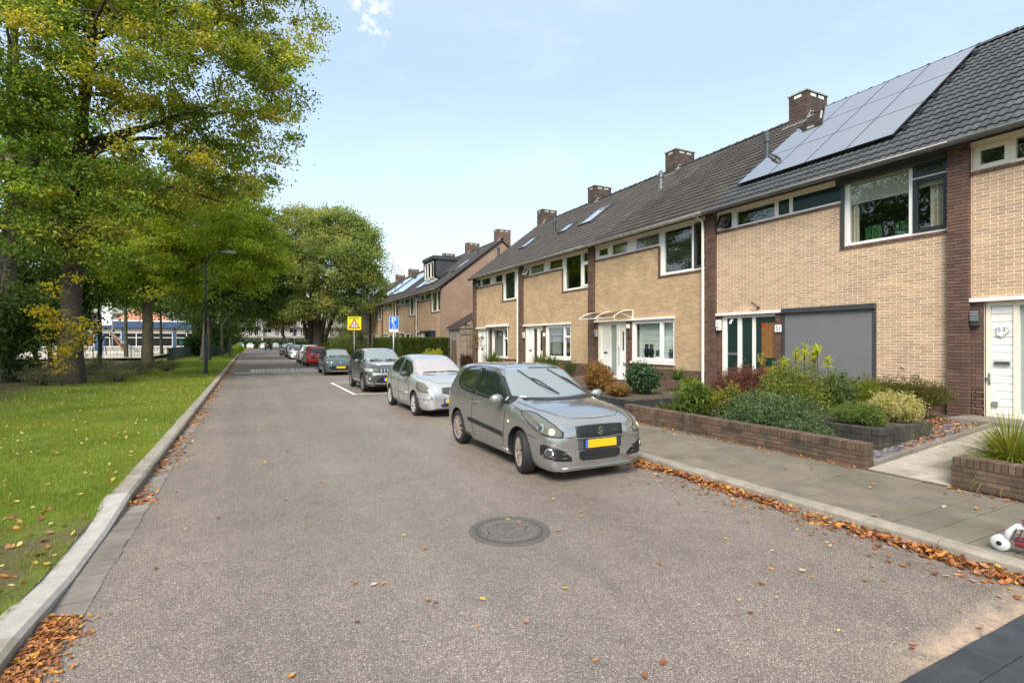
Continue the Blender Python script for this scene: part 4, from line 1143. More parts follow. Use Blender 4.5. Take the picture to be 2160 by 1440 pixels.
MB().box(x+.03, x+.06, 21.62, 22.06, .55, 2.55).build('panel', M['white'], d)
pane(d, x+.05, 21.14, 21.5, .6, 2.5, mat('dark_red_curtain', (.06,.025,.02), .5))
MB().box(x+.02, x+.03, 21.72, 21.94, 1.42, 1.5).build('letter_slot', M['charcoal'], d)
b = MB()
for q in cells_minus(20.56, 21.02, .52, 2.52, [(20.66,20.9,1.45,2.4)]): b.box(x+.02, x+.06, *q)
b.build('door_leaf', M['cream'], d); pane(d, x+.045, 20.66, 20.9, 1.45, 2.4, M['black_gloss'])
wall_lamp(h47, FX-.04, 22.28, 2.2, M['curtain'], M['curtain'])
MB().box(FX-.03, FX-.008, 20.30, 20.46, 2.12, 2.28).build('number_plate', M['sign_white'], h47)
window(h47, 18.204, 20.246, 1.15, 2.615, [(18.8,20.1,1.25,2.5,'pane'), (18.28,18.7,1.25,2.05,'pane'), (18.28,18.7,2.13,2.5,'pane')], M['white'])
MB().box(FX-.08, FX+.03, 18.16, 20.3, 1.08, 1.145).build('window_sill', M['white'], h47)
curtain(h47, 19.2, 20.1, 2.15, 2.55, M['curtain_grey'], folds=.4, amp=.01, name='valance'); MB().box(FX+.25, FX+.26, 19.35, 20.1, 1.3, 2.1).build('roller_blind', M['curtain_grey'], h47)
curtain(h47, 20.5, 21.7, 5.0, 5.5, M['curtain_grey'], folds=.3, amp=.01); MB().box(FX+.22, FX+.23, 18.95, 20.0, 5.05, 5.5).build('roller_blind', mat('ochre_blind', (.22,.17,.04), .9), h47)
chimney(h47, 16.67, 'stuff')
skylight(h47, 13.95, 15.3, 19.3, 20.35); skylight(h47, 13.9, 14.6, 21.3, 22.1)
vent_pipe(h47, 14.2, 22.9, .85, .07, M['charcoal'])

# -------- end house of the near row
Y = 28.45
h45 = house(dict(Yf=Y, lod='obj', nbrick=300, group=GA, label='yellow brick end house with folded awning above its lower window',
    brick=M['brick_yellow'], mortar=M['mortar_sand'], tile=M['tile_brown'], ntile=0, roof_y=(22.55, 28.75),
    gw=(24.1, 26.1, 1.0, 2.62),
    strip=[(27.78,28.2,5.12,5.49,'tilt',M['charcoal']), (26.42,27.6,5.12,5.49,'pane'), (24.84,25.75,5.12,5.49,'pane')],
    big=[(23.4,24.56,4.13,5.47,'pane'), (22.78,23.28,4.13,5.47,'casement',M['white'])]))
downpipe(h45, 22.80, M['pipe_white'])
d = put('entrance', None, h45, (FX, 27.2, .5)); x = FX+.05
b = MB()
for q in cells_minus(26.435, 28.085, .5, 2.615, [(27.3,27.9,.55,2.55),(26.95,27.2,.6,2.5),(26.48,26.85,.52,2.52)]): b.box(x, x+.1, *q)
b.build('door_frame', M['white'], d)
MB().box(x+.03, x+.06, 27.3, 27.9, .55, 2.55).build('door_leaf', M['white'], d)
for z in (1.38, 2.05): MB().box(x+.015, x+.03, 27.48, 27.70, z, z+.12).build('letter_slot', M['black'], d)
pane(d, x+.05, 26.95, 27.2, .6, 2.5, M['glass_frost']); pane(d, x+.05, 26.48, 26.85, .52, 2.52, M['glass_frost'])
window(h45, 24.104, 26.096, 1.0, 2.615, [(24.75,25.95,1.1,2.5,'pane'), (24.2,24.62,1.1,2.0,'pane'), (24.2,24.62,2.1,2.5,'pane')], M['white'])
curtain(h45, 24.7, 26.0, 1.0, 2.6, M['curtain_grey'], folds=.22); slat_blind(h45, 23.4, 24.6, 4.1, 5.5, M['blind_slat'], pitch=.09)
aw = put('awning', None, h45, (11.9, 25.2, 2.7)); MB().box(FX-.22, FX-.05, 23.95, 26.55, 2.68, 2.80).build('awning_casing', M['white'], aw)
b = MB(); b.bar((FX-.1, 24.0, 2.66), (FX-.06, 24.0, 1.8), .03); b.bar((FX-.1, 26.5, 2.66), (FX-.06, 26.5, 1.8), .03); b.build('awning_arm', M['white'], aw)
MB().box(FX-.21, FX-.06, 23.99, 26.5, 2.60, 2.675).build('awning_fabric', M['brick_brown'], aw)
gable(h45, 28.62, 1); MB().box(FX, 21.6, 28.617, 28.618, .1, .2).build('gable_foot', M['btex_gable'], h45)
chimney(h45, 22.57, 'stuff'); chimney(h45, 28.15, 'stuff')
skylight(h45, 13.6, 14.5, 24.9, 25.7); vent_pipe(h45, 13.6, 28.4, .7, .07, M['charcoal'])

# -------- the far row
far_lab = ['orange brick end house with blue framed lower window in the far row', 'orange brick far row house with dark dormer on its roof', 'orange brick far row house with a wide field of solar panels',
           'orange brick far row house partly behind the blue parking sign', 'orange brick far row house behind the yellow school sign', 'farthest orange brick row house beside the big tree']
for i in range(6):
    Y = 40.6 + 5.9*i; fr = M['white'] if i != 2 else M['cream']
    h = house(dict(Yf=Y, lod='tex', group=GB, label=far_lab[i], brick=None, mortar=None, frame=fr, tile=M['tile_brown'], ntile=0,
        gw=(Y-4.6, Y-2.3, 1.0, 2.62), lint=Y-2.2, fascia=M['cream'], roof_y=(Y-6.15 if i == 0 else Y-5.9, Y),
        strip=[(Y-.7,Y-.28,5.12,5.49,'tilt',M['white']), (Y-1.9,Y-.85,5.12,5.49,'pane'), (Y-3.6,Y-2.1,5.12,5.49,'pane' if i % 2 else 'pane')],
        big=[(Y-4.9,Y-3.85,4.13,5.47,'pane'), (Y-5.66,Y-5.0,4.13,5.47,'pane')]))
    d = put('entrance', None, h, (FX, Y-1.2, .5)); x = FX+.05; b = MB()
    for q in cells_minus(Y-2.015, Y-.365, .5, 2.615, [(Y-.95,Y-.45,.55,2.55),(Y-1.9,Y-1.1,.52,2.52)]): b.box(x, x+.1, *q)
    b.build('door_frame', M['white'], d)
    MB().box(x+.03, x+.06, Y-1.9, Y-1.1, .52, 2.52).build('door_leaf', (M['white'], M['dark_green'], M['cream'], M['wood_door'], M['white'], M['charcoal'])[i], d)
    pane(d, x+.05, Y-.95, Y-.45, .55, 2.55)
    window(h, Y-4.596, Y-2.304, 1.0, 2.615, [(Y-3.7,Y-2.4,1.1,2.5,'pane'), (Y-4.5,Y-3.8,1.1,2.5,'pane')], M['charcoal'] if i == 0 else M['white'])
    if i == 0:
        gable(h, Y-5.9+.16-.3, 1)
        nb = mat('navy_awning', (.012,.014,.04), .6); s_ = MB(); s_.box(FX-.45, FX-.02, Y-4.75, Y-2.2, 2.55, 2.68); s_.box(FX-.45, FX-.02, Y-4.75, Y-4.70, 1.2, 2.55); s_.build('blue_porch', nb, h)
        b = MB(); b.box(16.2, 16.5, Y-5.9-.22, Y-5.9-.14, 2.6, 2.8); b.build('wall_light', M['black'], h)
    if i % 2 == 0: downpipe(h, Y-5.9+.35 if i else Y-.3, M['pipe_white'])
    chimney(h, Y-5.88 if i else Y-5.88, 'tex')
    if i == 1 or i == 0: curtain(h, Y-5.6, Y-5.1, 4.1, 5.5, M['curtain'], folds=.2)
    # solar panels on some of these roofs
    for (a0, a1, x0, x1) in {0: [(-2.9,-.2,12.7,13.9)], 1: [(-5.6,-3.9,12.6,15.4)], 2: [(-5.5,-.5,12.8,15.9)], 3: [(-5.0,-1.0,12.8,15.9)]}.get(i, []):
        n = max(1, round((a1-a0)/1.02)); nr = max(1, round((x1-x0)*_rl/1.66)); 
        for r in range(nr):
            for q in range(n):
                ww = (a1-a0)/n; ll = (x1-x0)*_rl/nr; xx = x0+(r+.5)*ll/_rl
                mm = roof_mat4(xx, Y+a0+(q+.5)*ww, .12); p = put('solar_panel', None, h, mm.to_translation(), mm.to_euler()); WP[p.name] = Vector()
                MB().box(-ww/2+.01, ww/2-.01, -ll/2+.01, ll/2-.01, -.02, .014).build('panel_frame', M['solar_frame'], p, origin=False)
                MB().box(-ww/2+.025, ww/2-.025, -ll/2+.025, ll/2-.025, .0145, .0165).build('solar_glass', M['solar'], p, origin=False)
    if i == 1:
        D_ = put('dormer', None, h, (14.3, Y-4.2, 7.4)); y0, y1 = Y-5.7, Y-2.9; x0 = 13.65; zt = 8.72; zb = rz(x0)+.02
        b = MB(); b.add([(x0,y0,zb),(x0,y1,zb),(x0,y1,zt),(x0,y0,zt),(16.0,y0,zt),(16.0,y1,zt)], [(3,4,0),(2,1,5),(3,2,5,4)])
        for q in cells_minus(y0, y1, zb, zt, [(y0+.12, y1-.12, zb+.12, zt-.15)]): b.box(x0, x0+.12, *q)
        b.box(x0-.12, 16.2, y0-.12, y1+.12, zt, zt+.28); b.build('dormer_body', M['charcoal'], D_)
        ys = [y0+.2, y0+1.05, y0+1.9, y1-.2]
        window(h, y0+.125, y1-.125, zb+.125, zt-.155, [(ys[k]+.04, ys[k+1]-.08, zb+.22, zt-.25, 'pane') for k in range(3)], M['white'], x=x0+.01)
    if i == 0: skylight(h, 13.6, 15.0, Y-4.9, Y-4.0)
    if i in (0, 2): vent_pipe(h, 15.2, Y-5.3, .7, .07, M['charcoal'])
# ================================================================ PLANTS
def unit(a): return a/np.maximum(np.linalg.norm(a, axis=-1, keepdims=True), 1e-9)
def leaf_quads(P, s, rg, up=.5, asp=.62, fold=.12, dirn=None):
    n = len(P); nr = unit(rg.normal(size=(n, 3))*(1-up) + np.array([0, 0, 1.])*up)
    t = rg.normal(size=(n, 3)) if dirn is None else dirn + rg.normal(size=(n, 3))*.25
    t = unit(t - nr*(t*nr).sum(1, keepdims=True)); b = np.cross(nr, t); s = s[:, None]
    V = np.stack([P-t*s*.5, P+b*s*asp*.5+nr*s*fold-t*s*.05, P+t*s*.5, P-b*s*asp*.5+nr*s*fold-t*s*.05], axis=1).reshape(-1, 3)
    return V, np.arange(4*n).reshape(n, 4)
def pick_cols(n, pal, rg, jit=.22):
    w = np.array([p[1] for p in pal], float); w /= w.sum(); c = np.array([p[0] for p in pal])
    return c[rg.choice(len(pal), n, p=w)]*(1+rg.uniform(-jit, jit, (n, 1)))
def in_blobs(n, blobs, rg, shell=.45):
    w = np.array([b[3]*b[4]*b[5]*(b[6] if len(b) > 6 else 1) for b in blobs])**.8; w /= w.sum()
    k = rg.choice(len(blobs), n, p=w); B = np.array([b[:6] for b in blobs])[k]
    d = unit(rg.normal(size=(n, 3))); r = rg.uniform(shell**3, 1, n)**(1/3)
    r *= 1+.18*np.sin(d[:,0]*5+k)*np.sin(d[:,1]*4+2*k)*np.sin(d[:,2]*5)      # uneven outline
    return B[:, :3] + d*r[:, None]*B[:, 3:6]
def bez(a, b, c, n): return [tuple((1-t)**2*Vector(a)+2*t*(1-t)*Vector(b)+t*t*Vector(c)) for t in [i/n for i in range(n+1)]]
def tree(name, label, trunk, r0, blobs, ncl, nleaf, ls, pal, seed, bark='bark', group=None, cr=.75, nlimb=14, cat='tree', flat=.5, lcol=.22, droop=0., extra=()):
    rg = np.random.default_rng(seed); rr = random.Random(seed)
    T = thing(name, label, cat, trunk[0], group)
    tr = [Vector(p) for p in trunk]; pts = []; nt = 10
    for i in range(len(tr)-1):
        for k in range(nt): pts.append(tr[i].lerp(tr[i+1], k/nt) + Vector((rr.uniform(-.03,.03), rr.uniform(-.03,.03), 0)))
    pts.append(tr[-1]); m = len(pts)
    rad = [r0*(1-.78*i/(m-1))*(1+.28*math.exp(-i*1.1)) for i in range(m)]
    MB().tube([pts[0]-Vector((0,0,.2))]+pts, [rad[0]*1.15]+rad, 12).build('trunk', M[bark], T, smooth=True)
    C = in_blobs(ncl, blobs, rg)
    B = MB(); nodes = [p for i, p in enumerate(pts) if i > m*.35]; nrad = [rad[i] for i in range(m) if i > m*.35]
    lim = []; idx = [0]
    tgt = []
    for _ in range(nlimb):                      # spread-out limb targets
        cand = C[rg.choice(len(C), 12)]
        best = max(cand, key=lambda c: min([np.linalg.norm(c-np.array(t)) for t in tgt] or [9])); tgt.append(tuple(best))
    base_nodes = list(zip(nodes, nrad))
    for t in tgt:
        t = Vector(t)
        cands = [(p, r) for p, r in base_nodes if p.z < t.z+.5] or base_nodes[:1]
        p, r = min(cands, key=lambda q: (q[0]-(t-Vector((0,0,(t-q[0]).length*.45)))).length)
        mid = p.lerp(t, .5) + Vector((rr.uniform(-.4,.4), rr.uniform(-.4,.4), (t-p).length*.13))
        path = bez(p, mid, t, 9); path = [Vector(q)+Vector((rr.uniform(-.05,.05), rr.uniform(-.05,.05), rr.uniform(-.05,.05))) for q in path]
        rs = max(.03, min(r*.62, .045+.02*(t-p).length)); B.tube(path, [rs*(1-.82*i/9) for i in range(10)], 6)
        nodes += path[2:]; lim += path[2:]
    for path, ra, rb in extra:
        B.tube(path, [ra+(rb-ra)*i/(len(path)-1) for i in range(len(path))], 9); nodes += [Vector(q) for q in path]
    N = np.array([q[:] for q in nodes])
    for c in C[::2]:
        p = Vector(N[np.argmin(((N-c)**2).sum(1))]); c = Vector(c); L = (c-p).length
        if L > .25 and L < 6:
            mid = p.lerp(c, .5)+Vector((rr.uniform(-.15,.15), rr.uniform(-.15,.15), .12*L)); B.tube(bez(p, mid, c, 4), [.010+.006*L, .009+.005*L, .010, .008, .005], 4, cap=False)
    B.build('branches', M[bark], T, smooth=True)
    k = rg.integers(0, ncl, nleaf); csz = rg.uniform(.55, 1.25, ncl)*cr
    off = rg.normal(size=(nleaf, 3))*np.array([1, 1, flat])*.5*csz[k][:, None]
    off[:, 2] -= (off[:, 0]**2+off[:, 1]**2)*(.18+droop)
    P = C[k]+off
    cc = pick_cols(ncl, pal, rg, .15)[k]; lc = pick_cols(nleaf, pal, rg, lcol)
    col = np.clip(cc*.6+lc*.4, 0, 1)*(1+rg.uniform(-.2,.2,(nleaf,1)))
    V, Q = leaf_quads(P, ls*rg.uniform(.65, 1.3, nleaf), rg, .42)
    big('crown', V, Q, M['leaf'], T, col=np.repeat(col, 4, axis=0))
    return T
def P3(px, py, d): return Vector(at(px, py, d))
def blob(px, py, d, rx, rz=None, ry=None, w=1): c = at(px, py, d); return (*c, rx, rx if ry is None else ry, rx if rz is None else rz, w)
GREEN = [((0.124,0.214,0.026),5), ((0.191,0.293,0.036),4), ((0.270,0.349,0.045),2), ((0.079,0.146,0.026),2)]
MIXED = [((0.205,0.253,0.043),4), ((0.312,0.325,0.061),4), ((0.480,0.395,0.072),2), ((0.500,0.500,0.072),.9), ((0.120,0.179,0.035),2.5)]
LIME = [((0.30,0.395,0.045),4), ((0.39,0.475,0.055),4), ((0.49,0.50,0.065),2), ((0.21,0.30,0.038),2), ((0.50,0.45,0.060),.6)]
DARK = [((0.055,0.100,0.026),4), ((0.077,0.137,0.029),3), ((0.118,0.173,0.036),1.5), ((0.036,0.069,0.018),2)]
DULL = [((0.20,0.262,0.085),4), ((0.275,0.32,0.10),3), ((0.37,0.385,0.12),1.5), ((0.135,0.19,0.062),2), ((0.46,0.41,0.13),.6)]

# the old tree with the mossy trunk whose crown reaches over the road
t0 = Vector((-6.66, 27.85, .1))
tree('mossy_tree', 'tall mossy tree whose yellowing crown hangs highest over the grass verge', [t0, P3(152,500,22), P3(172,260,22.4), P3(205,-30,23), P3(260,-260,24)], .40,
     [blob(420,140,24,4.4,4.2), blob(535,190,25.5,2.5,3.0), blob(300,330,23,3.0,2.6), blob(475,330,25,2.6,2.4), blob(215,110,21.5,3.3,3.6), blob(360,-60,24,4.6,3.4), blob(560,60,26,2.6,2.4), blob(520,-120,26,3.2,2.6), blob(230,-300,24,4.5,4), blob(420,430,24,1.8,1.2), blob(170,420,21,2.0,1.6), blob(580,270,25.5,1.1,1.2), blob(580,130,26,1.4,1.4), blob(110,470,21,1.6,1.2), blob(215,520,21.5,1.3,1.0), blob(160,560,20.6,1.0,.8), blob(240,440,22,1.6,1.4)],
     620, 96000, .17, MIXED+[(q, w*.6) for q, w in GREEN]+[((.44,.37,.035),.9),((.40,.42,.04),2.0)], 11, nlimb=26, cr=.78, flat=.5)
# pale leaning tree at the picture's edge
c0 = P3(14, 800, 22); c0.z = .1
tree('leaning_tree', 'pale barked tree with one stem leaning over, in the dark thicket', [c0, P3(18,600,21.5), P3(24,380,21), P3(30,100,21.5), P3(40,-200,22)], .34,
     [blob(40,120,20.5,2.8,3), blob(-60,330,21,3,3), blob(70,400,20,1.6,1.6), blob(20,-120,21,3.4,3), blob(130,-60,22,2.6,2.4), blob(60,260,19.5,1.3,1.5), blob(40,500,21,1.8,1.2)],
     260, 42000, .17, GREEN+[((.25,.21,.03),1.2), ((.40,.27,.03),.5)], 12, bark='bark_pale', nlimb=14, cr=.9,
     extra=[(bez(P3(14,600,21.5), P3(20,470,21.2), P3(88,285,21), 8), .28, .17), (bez(P3(88,285,21), P3(110,180,21), P3(100,20,21), 6), .16, .07)])
# bright maple on the verge
m0 = Vector((-5.77, 40.0, .1))
tree('maple_tree', 'bright lime green maple standing behind the nearest lamp post', [m0, P3(312,640,33), P3(322,590,33), P3(350,480,33.3), P3(380,400,33.6)], .34,
     [blob(430,480,33,3.9,2.7), blob(540,520,33,2.2,2.0), blob(330,520,32,2.9,2.3), blob(262,590,32,1.7,1.5), blob(580,540,34,1.3,1.05), blob(540,470,34,1.7,1.3), blob(470,410,34,2.9,1.9), blob(380,600,32,2.0,1.2), blob(500,590,33,1.6,1.0), blob(300,440,33,2.0,1.6)],
     430, 66000, .18, LIME, 13, bark='bark_maple', nlimb=22, cr=.8, flat=.42,
     extra=[(bez(P3(310,620,33), P3(296,560,32.8), P3(276,520,32.4), 6), .2, .08), (bez(P3(318,600,33), P3(420,560,33), P3(500,500,33.4), 8), .17, .05)])
e0 = Vector((-3.61, 55.6, .1))
tree('roadside_tree', 'dark green tree behind the maple, next along the verge', [e0, P3(440,640,49.5), P3(445,540,50), P3(450,440,50)], .42,
     [blob(480,470,50,4.6,3.6), blob(540,560,51,3.4,2.8), blob(440,560,50,3.8,2.8), blob(570,610,53,1.7,1.4), blob(400,620,49,2.4,1.6), blob(520,630,51,2.2,1.4), blob(480,650,50,2.2,1.2), blob(555,655,53,1.2,.8)],
     340, 48000, .24, DARK+[((.16,.20,.03),2)], 14, nlimb=14, cr=1.3)
d0 = Vector((-6.46, 83.0, .1))
tree('roadside_tree', 'dark green tree on the verge, third from the lamp post', [d0, P3(412,650,70), P3(412,520,70)], .6,
     [blob(400,590,70,5.2,3.8), blob(470,610,72,4.2,3.4), blob(360,620,70,4,3), blob(440,670,70,3.4,2), blob(500,670,74,2.6,1.8)], 170, 20000, .34, DARK+[((.11,.14,.02),1.5)], 15, nlimb=10, cr=1.7)
for i, (px, py, d, r, pal) in enumerate(((505,590,88,5.4,DARK), (535,600,110,5.5,DULL), (470,585,100,6,DARK), (560,575,76,3.0,DARK))):
    b0 = Vector(((-4.4,93.,.1),(-3.4,119.,.1),(-6.5,108.,.1),(-3.2,79.,.1))[i])
    tree('verge_tree', ['broad dark tree beyond the second lamp post', 'dull green tree near the blue bins', 'dark tree behind the green mesh fence', 'dark tree crown hanging low over the far road'][i],
         [b0, b0+Vector((0,0,4)), P3(px, 570, d)], .22, [blob(px,py,d,r,r*.75), blob(px+10,py+48,d,r*.75,r*.5), blob(px-12,py-26,d,r*.7,r*.6)], 120, 13000, .38, pal, 30+i, nlimb=8, cr=1.8)
# great tree on the house side
g0 = Vector((6.6, 58.0, .1))
def gx(px, py): return P3(px, py, 54.7)
tree('great_tree', 'great broad tree with thick clustered stems beside the far row houses', [g0, gx(668,640), gx(668,560), gx(670,470)], .52,
     [blob(700,560,54,4.6,4.2), blob(645,500,54.5,3.2,2.6), blob(765,550,54,2.6,3.4), blob(705,475,55,3.2,1.9), blob(622,570,55,2.2,2.2), blob(790,610,54,1.4,1.8), blob(610,630,56,1.6,1.4), blob(770,490,55,1.6,1.3), blob(740,455,55,1.5,1.0), blob(775,640,54,1.4,1.0), blob(720,655,53,1.6,1.0), blob(640,650,53,1.7,1.2), blob(690,640,52.5,1.6,1.0), blob(610,600,54,1.6,1.4), blob(630,450,55,1.3,.9)],
     680, 98000, .23, DULL, 16, nlimb=24, cr=1.0, flat=.65,
     extra=[(bez(gx(648,715), gx(640,660), gx(618,620), 7), .24, .10), (bez(gx(660,720), gx(640,640), gx(640,560), 7), .24, .09), (bez(gx(676,722), gx(690,640), gx(700,560), 7), .28, .10), (bez(gx(684,720), gx(705,650), gx(745,600), 7), .24, .08), (bez(gx(655,725), gx(655,640), gx(660,520), 7), .34, .12)])
h0 = Vector((5.9, 100, .1))
tree('street_tree', 'small yellowish street tree before the pale apartment block', [h0, P3(597,700,92), P3(597,660,92)], .35,
     [blob(597,660,92,3.0,2.2), blob(575,675,92,1.7,1.2), blob(622,655,92,1.7,1.5)], 90, 9000, .34, [((.14,.15,.035),3), ((.10,.12,.03),3), ((.20,.17,.05),1.5)], 17, nlimb=8, cr=1.3)
# thicket and trees on the playground side
for i, (px, py, d, rx, rz, pal, lab, nl) in enumerate((
    (70,560,30,3.2,3.0,DARK,'dark thicket tree behind the pale leaning stem',17000), (205,545,36,3.4,3.2,GREEN,'green tree between the mossy trunk and the maple',17000),
    (4,680,21.5,1.8,2.0,DARK+[((.16,.20,.05),1.5)],'low dark bushy tree at the lawn corner',7500), (100,640,30,2.4,2.2,DARK,'dark bushy tree behind the mossy trunk',12000),
    (260,420,48,4.6,4.0,GREEN,'tall loose tree by the playground',15000), (120,330,44,5.5,5.5,GREEN,'tall thin crowned tree deep behind the leaning stem',16000), (335,600,58,4.2,3.0,DARK,'dark tree beside the school building',9000))):
    b0 = P3(px+6, 760, d); b0.z = .2
    tree('thicket_tree', lab, [b0, P3(px+4, (py+760)/2, d), P3(px, py-40, d)], .09+.0015*d, [blob(px,py,d,rx,rz), blob(px-30,py+20,d,rx*.7,rz*.7), blob(px+34,py-14,d,rx*.6,rz*.6)], 110, nl, .10+.004*d, pal, 50+i, nlimb=9, cr=.5+.022*d)

for i, (x, y) in enumerate(((-16, 17), (-15.5, 8), (-18, 26), (-17, -2))):
    tree('verge_tree', ['tree mirrored in the large upper window pane', 'tree mirrored in the windows near the street corner', 'tree mirrored in the windows of the middle houses', 'tree mirrored in the cream framed windows'][i], [Vector((x,y,.2)), Vector((x,y,5)), Vector((x+.3,y,12))], .4,
         [(x,y,10,4.6,4.6,4), (x+2,y+2,7,3,3,2.4), (x-1,y-2,13,3.4,3.4,2.6)], 110, 12000, .26, DARK, 90+i, nlimb=9, cr=1.2)
# ---- shrubs
def shrub(label, base, rx, ry, h, n, ls, pal, seed, up=.4, lumps=9, asp=.55, m='leaf', name='shrub', low=.0, stems=7, group=None, cat='shrub', dirn=None, shell=.55, tips=None):
    rg = np.random.default_rng(seed); T = thing(name, label, cat, base, group); b = Vector(base)
    bl = []
    for i in range(lumps):
        a = rg.uniform(0, 6.28); r = math.sqrt(rg.uniform(0, .5)); zz = rg.uniform(.35, .78)
        q = 1.25-.75*zz
        bl.append((b.x+rx*r*q*math.cos(a), b.y+ry*r*q*math.sin(a), b.z+low+(h-low)*zz*.78, rx*rg.uniform(.35,.6), ry*rg.uniform(.35,.6), (h-low)*rg.uniform(.22,.42)))
    bl.append((b.x, b.y, b.z+low+(h-low)*.5, rx*.8, ry*.8, (h-low)*.5))
    P = in_blobs(n, bl, rg, shell); P = P[P[:, 2] > b.z+.02]
    up_ = P[P[:, 2] > b.z+h*.45]; S0 = up_[rg.integers(0, len(up_), 30)]; sd = unit(S0-np.array([b.x, b.y, b.z+h*.2])+rg.normal(size=S0.shape)*.25*h)      # young shoots break the outline
    tt = rg.random((30, 22, 1)); P = np.concatenate([P, (S0[:, None]+sd[:, None]*tt*h*.24+rg.normal(size=(30, 22, 3))*ls*.35).reshape(-1, 3)]); n = len(P)
    V, Q = leaf_quads(P, ls*rg.uniform(.6, 1.35, n), rg, up, asp)
    col = pick_cols(n, pal, rg)
    if tips is not None:                          # young growth at the top of the plant
        k = (P[:, 2] > b.z+h*.72) & (rg.random(n) < .8); col[k] = pick_cols(int(k.sum()), tips, rg)
    B = MB()
    for i in range(stems):
        c = P[rg.integers(0, n)]; mid = (b+Vector(c))/2 + Vector((0,0,.1*h)); B.tube(bez(b+Vector((rg.uniform(-.1,.1)*rx, rg.uniform(-.1,.1)*ry, -.03)), mid, Vector(c), 4), [.018,.014,.011,.008,.005], 5, cap=False)
    B.build('stem', M['twig'], T); big('foliage', V, Q, M[m], T, col=np.repeat(col, 4, axis=0))
    return T
def sz(x, y): return soil_z(x, y)
S1 = [((.10,.16,.065),4), ((.16,.215,.11),3), ((.055,.09,.04),3.5), ((.25,.30,.18),1.6)]
shrub('wide blue-green clipped shrub just behind the long brick garden wall', (8.5, 6.25, sz(8.5,0)), .78, 1.1, .80, 13000, .046, S1, 101, lumps=26, up=.3)
shrub('low blue-green shrub spilling over the long brick wall', (8.15, 5.45, sz(8.1,0)), .42, .6, .45, 4500, .042, S1, 102, lumps=8)
S2 = [((.19,.235,.045),4), ((.25,.29,.07),3), ((.12,.16,.03),3), ((.33,.36,.10),1.2)]
tall = shrub('tall light green shrub with yellow tufts in front of the screen blind', (9.5, 6.4, sz(9.6,0)), .62, .78, 1.28, 13000, .07, S2, 103, up=.3, asp=.32, lumps=12)
def tufts(T, tops, col, seed, L=.13, n=34):
    rg = np.random.default_rng(seed); PV = []; PQ = []; CC_ = []; B = MB(); k = 0
    for x, y, z, z0 in tops:
        B.tube([(x+rg.uniform(-.06,.06), y+rg.uniform(-.06,.06), z0), (x, y, z)], .008, 5)
        d = unit(rg.normal(size=(n, 3))+np.array([0,0,.55])); P = np.array([x, y, z])+d*L*.5; P[:, 2] -= rg.uniform(0, .16, n)
        V, Q = leaf_quads(P, np.full(n, L), rg, .3, .22, dirn=d*3); PV.append(V); PQ.append(Q+k); k += len(V); CC_.append(np.repeat(pick_cols(n, col, rg), 4, axis=0))
    B.build('tuft_stalk', M['twig'], T); big('young_leaves', np.concatenate(PV), np.concatenate(PQ), M['leaf'], T, col=np.concatenate(CC_))
YT = [((.42,.46,.03),4), ((.55,.55,.04),3), ((.28,.36,.03),2)]
tufts(tall, [(9.45,6.85,1.33,.9),(9.55,6.45,1.70,1.1),(9.6,6.3,1.78,1.1),(9.5,6.25,1.66,1.1),(9.6,6.05,1.79,1.1),(9.65,6.1,1.7,1.1),(9.6,5.85,1.55,1.1),(9.45,6.6,1.55,1.1),(9.5,6.15,1.0,.7),(9.7,6.2,1.66,1.2)], YT, 104)
tufts(tall, [(9.6,7.25,1.58,.9)], [((.55,.38,.06),3), ((.25,.30,.05),3)], 105)
S3 = [((.16,.20,.015),4), ((.24,.27,.02),3), ((.09,.13,.015),2)]
shrub('golden feathery conifer in the middle of the planted garden', (10.5, 5.75, sz(10.5,0)), .5, .55, .85, 7000, .06, S3, 106, up=.15, asp=.18, lumps=10)
shrub('glossy light green bush beside the golden conifer', (10.1, 6.0, sz(10.1,0)), .42, .42, .98, 3000, .075, [((.12,.17,.05),3), ((.18,.23,.09),3), ((.07,.11,.03),2)], 117, asp=.35)
S4 = [((.10,.11,.018),4), ((.14,.13,.025),3), ((.065,.075,.014),3), ((.20,.17,.04),1)]
shrub('spreading bronze green juniper against the brick wall', (11.35, 5.4, sz(11.3,0)), .48, .95, .80, 9000, .07, S4, 107, up=.1, asp=.16, lumps=14, low=.15)
S5 = [((.14,.205,.045),4), ((.20,.26,.08),3), ((.09,.14,.03),3)]
shrub('small bright green bush in the near corner of the stone planter', (8.95, 4.98, .53), .36, .52, .34, 6500, .034, S5, 108, lumps=9)
S6 = [((.52,.48,.24),4), ((.60,.55,.32),3), ((.22,.25,.08),2.5), ((.40,.40,.15),2)]
shrub('cream and green variegated shrub sprawling over the stone planter', (9.75, 4.78, .53), .42, .55, .52, 6500, .036, S6, 109, up=.3, lumps=12)
S7 = [((.26,.26,.03),3), ((.17,.22,.03),3), ((.40,.26,.05),1.5), ((.34,.15,.05),.7), ((.10,.14,.03),2)]
shrub('small yellow and orange tinged bush by the brick wall', (8.55, 7.15, sz(8.5,0)), .34, .36, .78, 3000, .055, S7, 110, low=.18)
shrub('long leaved light green bush next to the yellow tinged one', (8.45, 7.95, sz(8.4,0)), .42, .46, .80, 1900, .13, [((.14,.20,.035),4), ((.22,.28,.06),3), ((.08,.13,.03),2)], 111, asp=.25, low=.1)
shrub('low yellowing bush at the far end of the long brick wall', (8.15, 8.5, sz(8.1,0)), .34, .42, .36, 2600, .045, [((.12,.14,.03),4), ((.18,.18,.05),3), ((.08,.10,.02),2)], 112)
S8 = [((.19,.085,.068),4), ((.25,.115,.09),3), ((.13,.055,.046),3), ((.29,.15,.12),1)]
shrub('low reddish brown lace leaf maple before the wooden door', (10.25, 8.1, .42), .62, 1.0, .92, 19000, .055, S8, 113, up=.45, asp=.28, lumps=14)
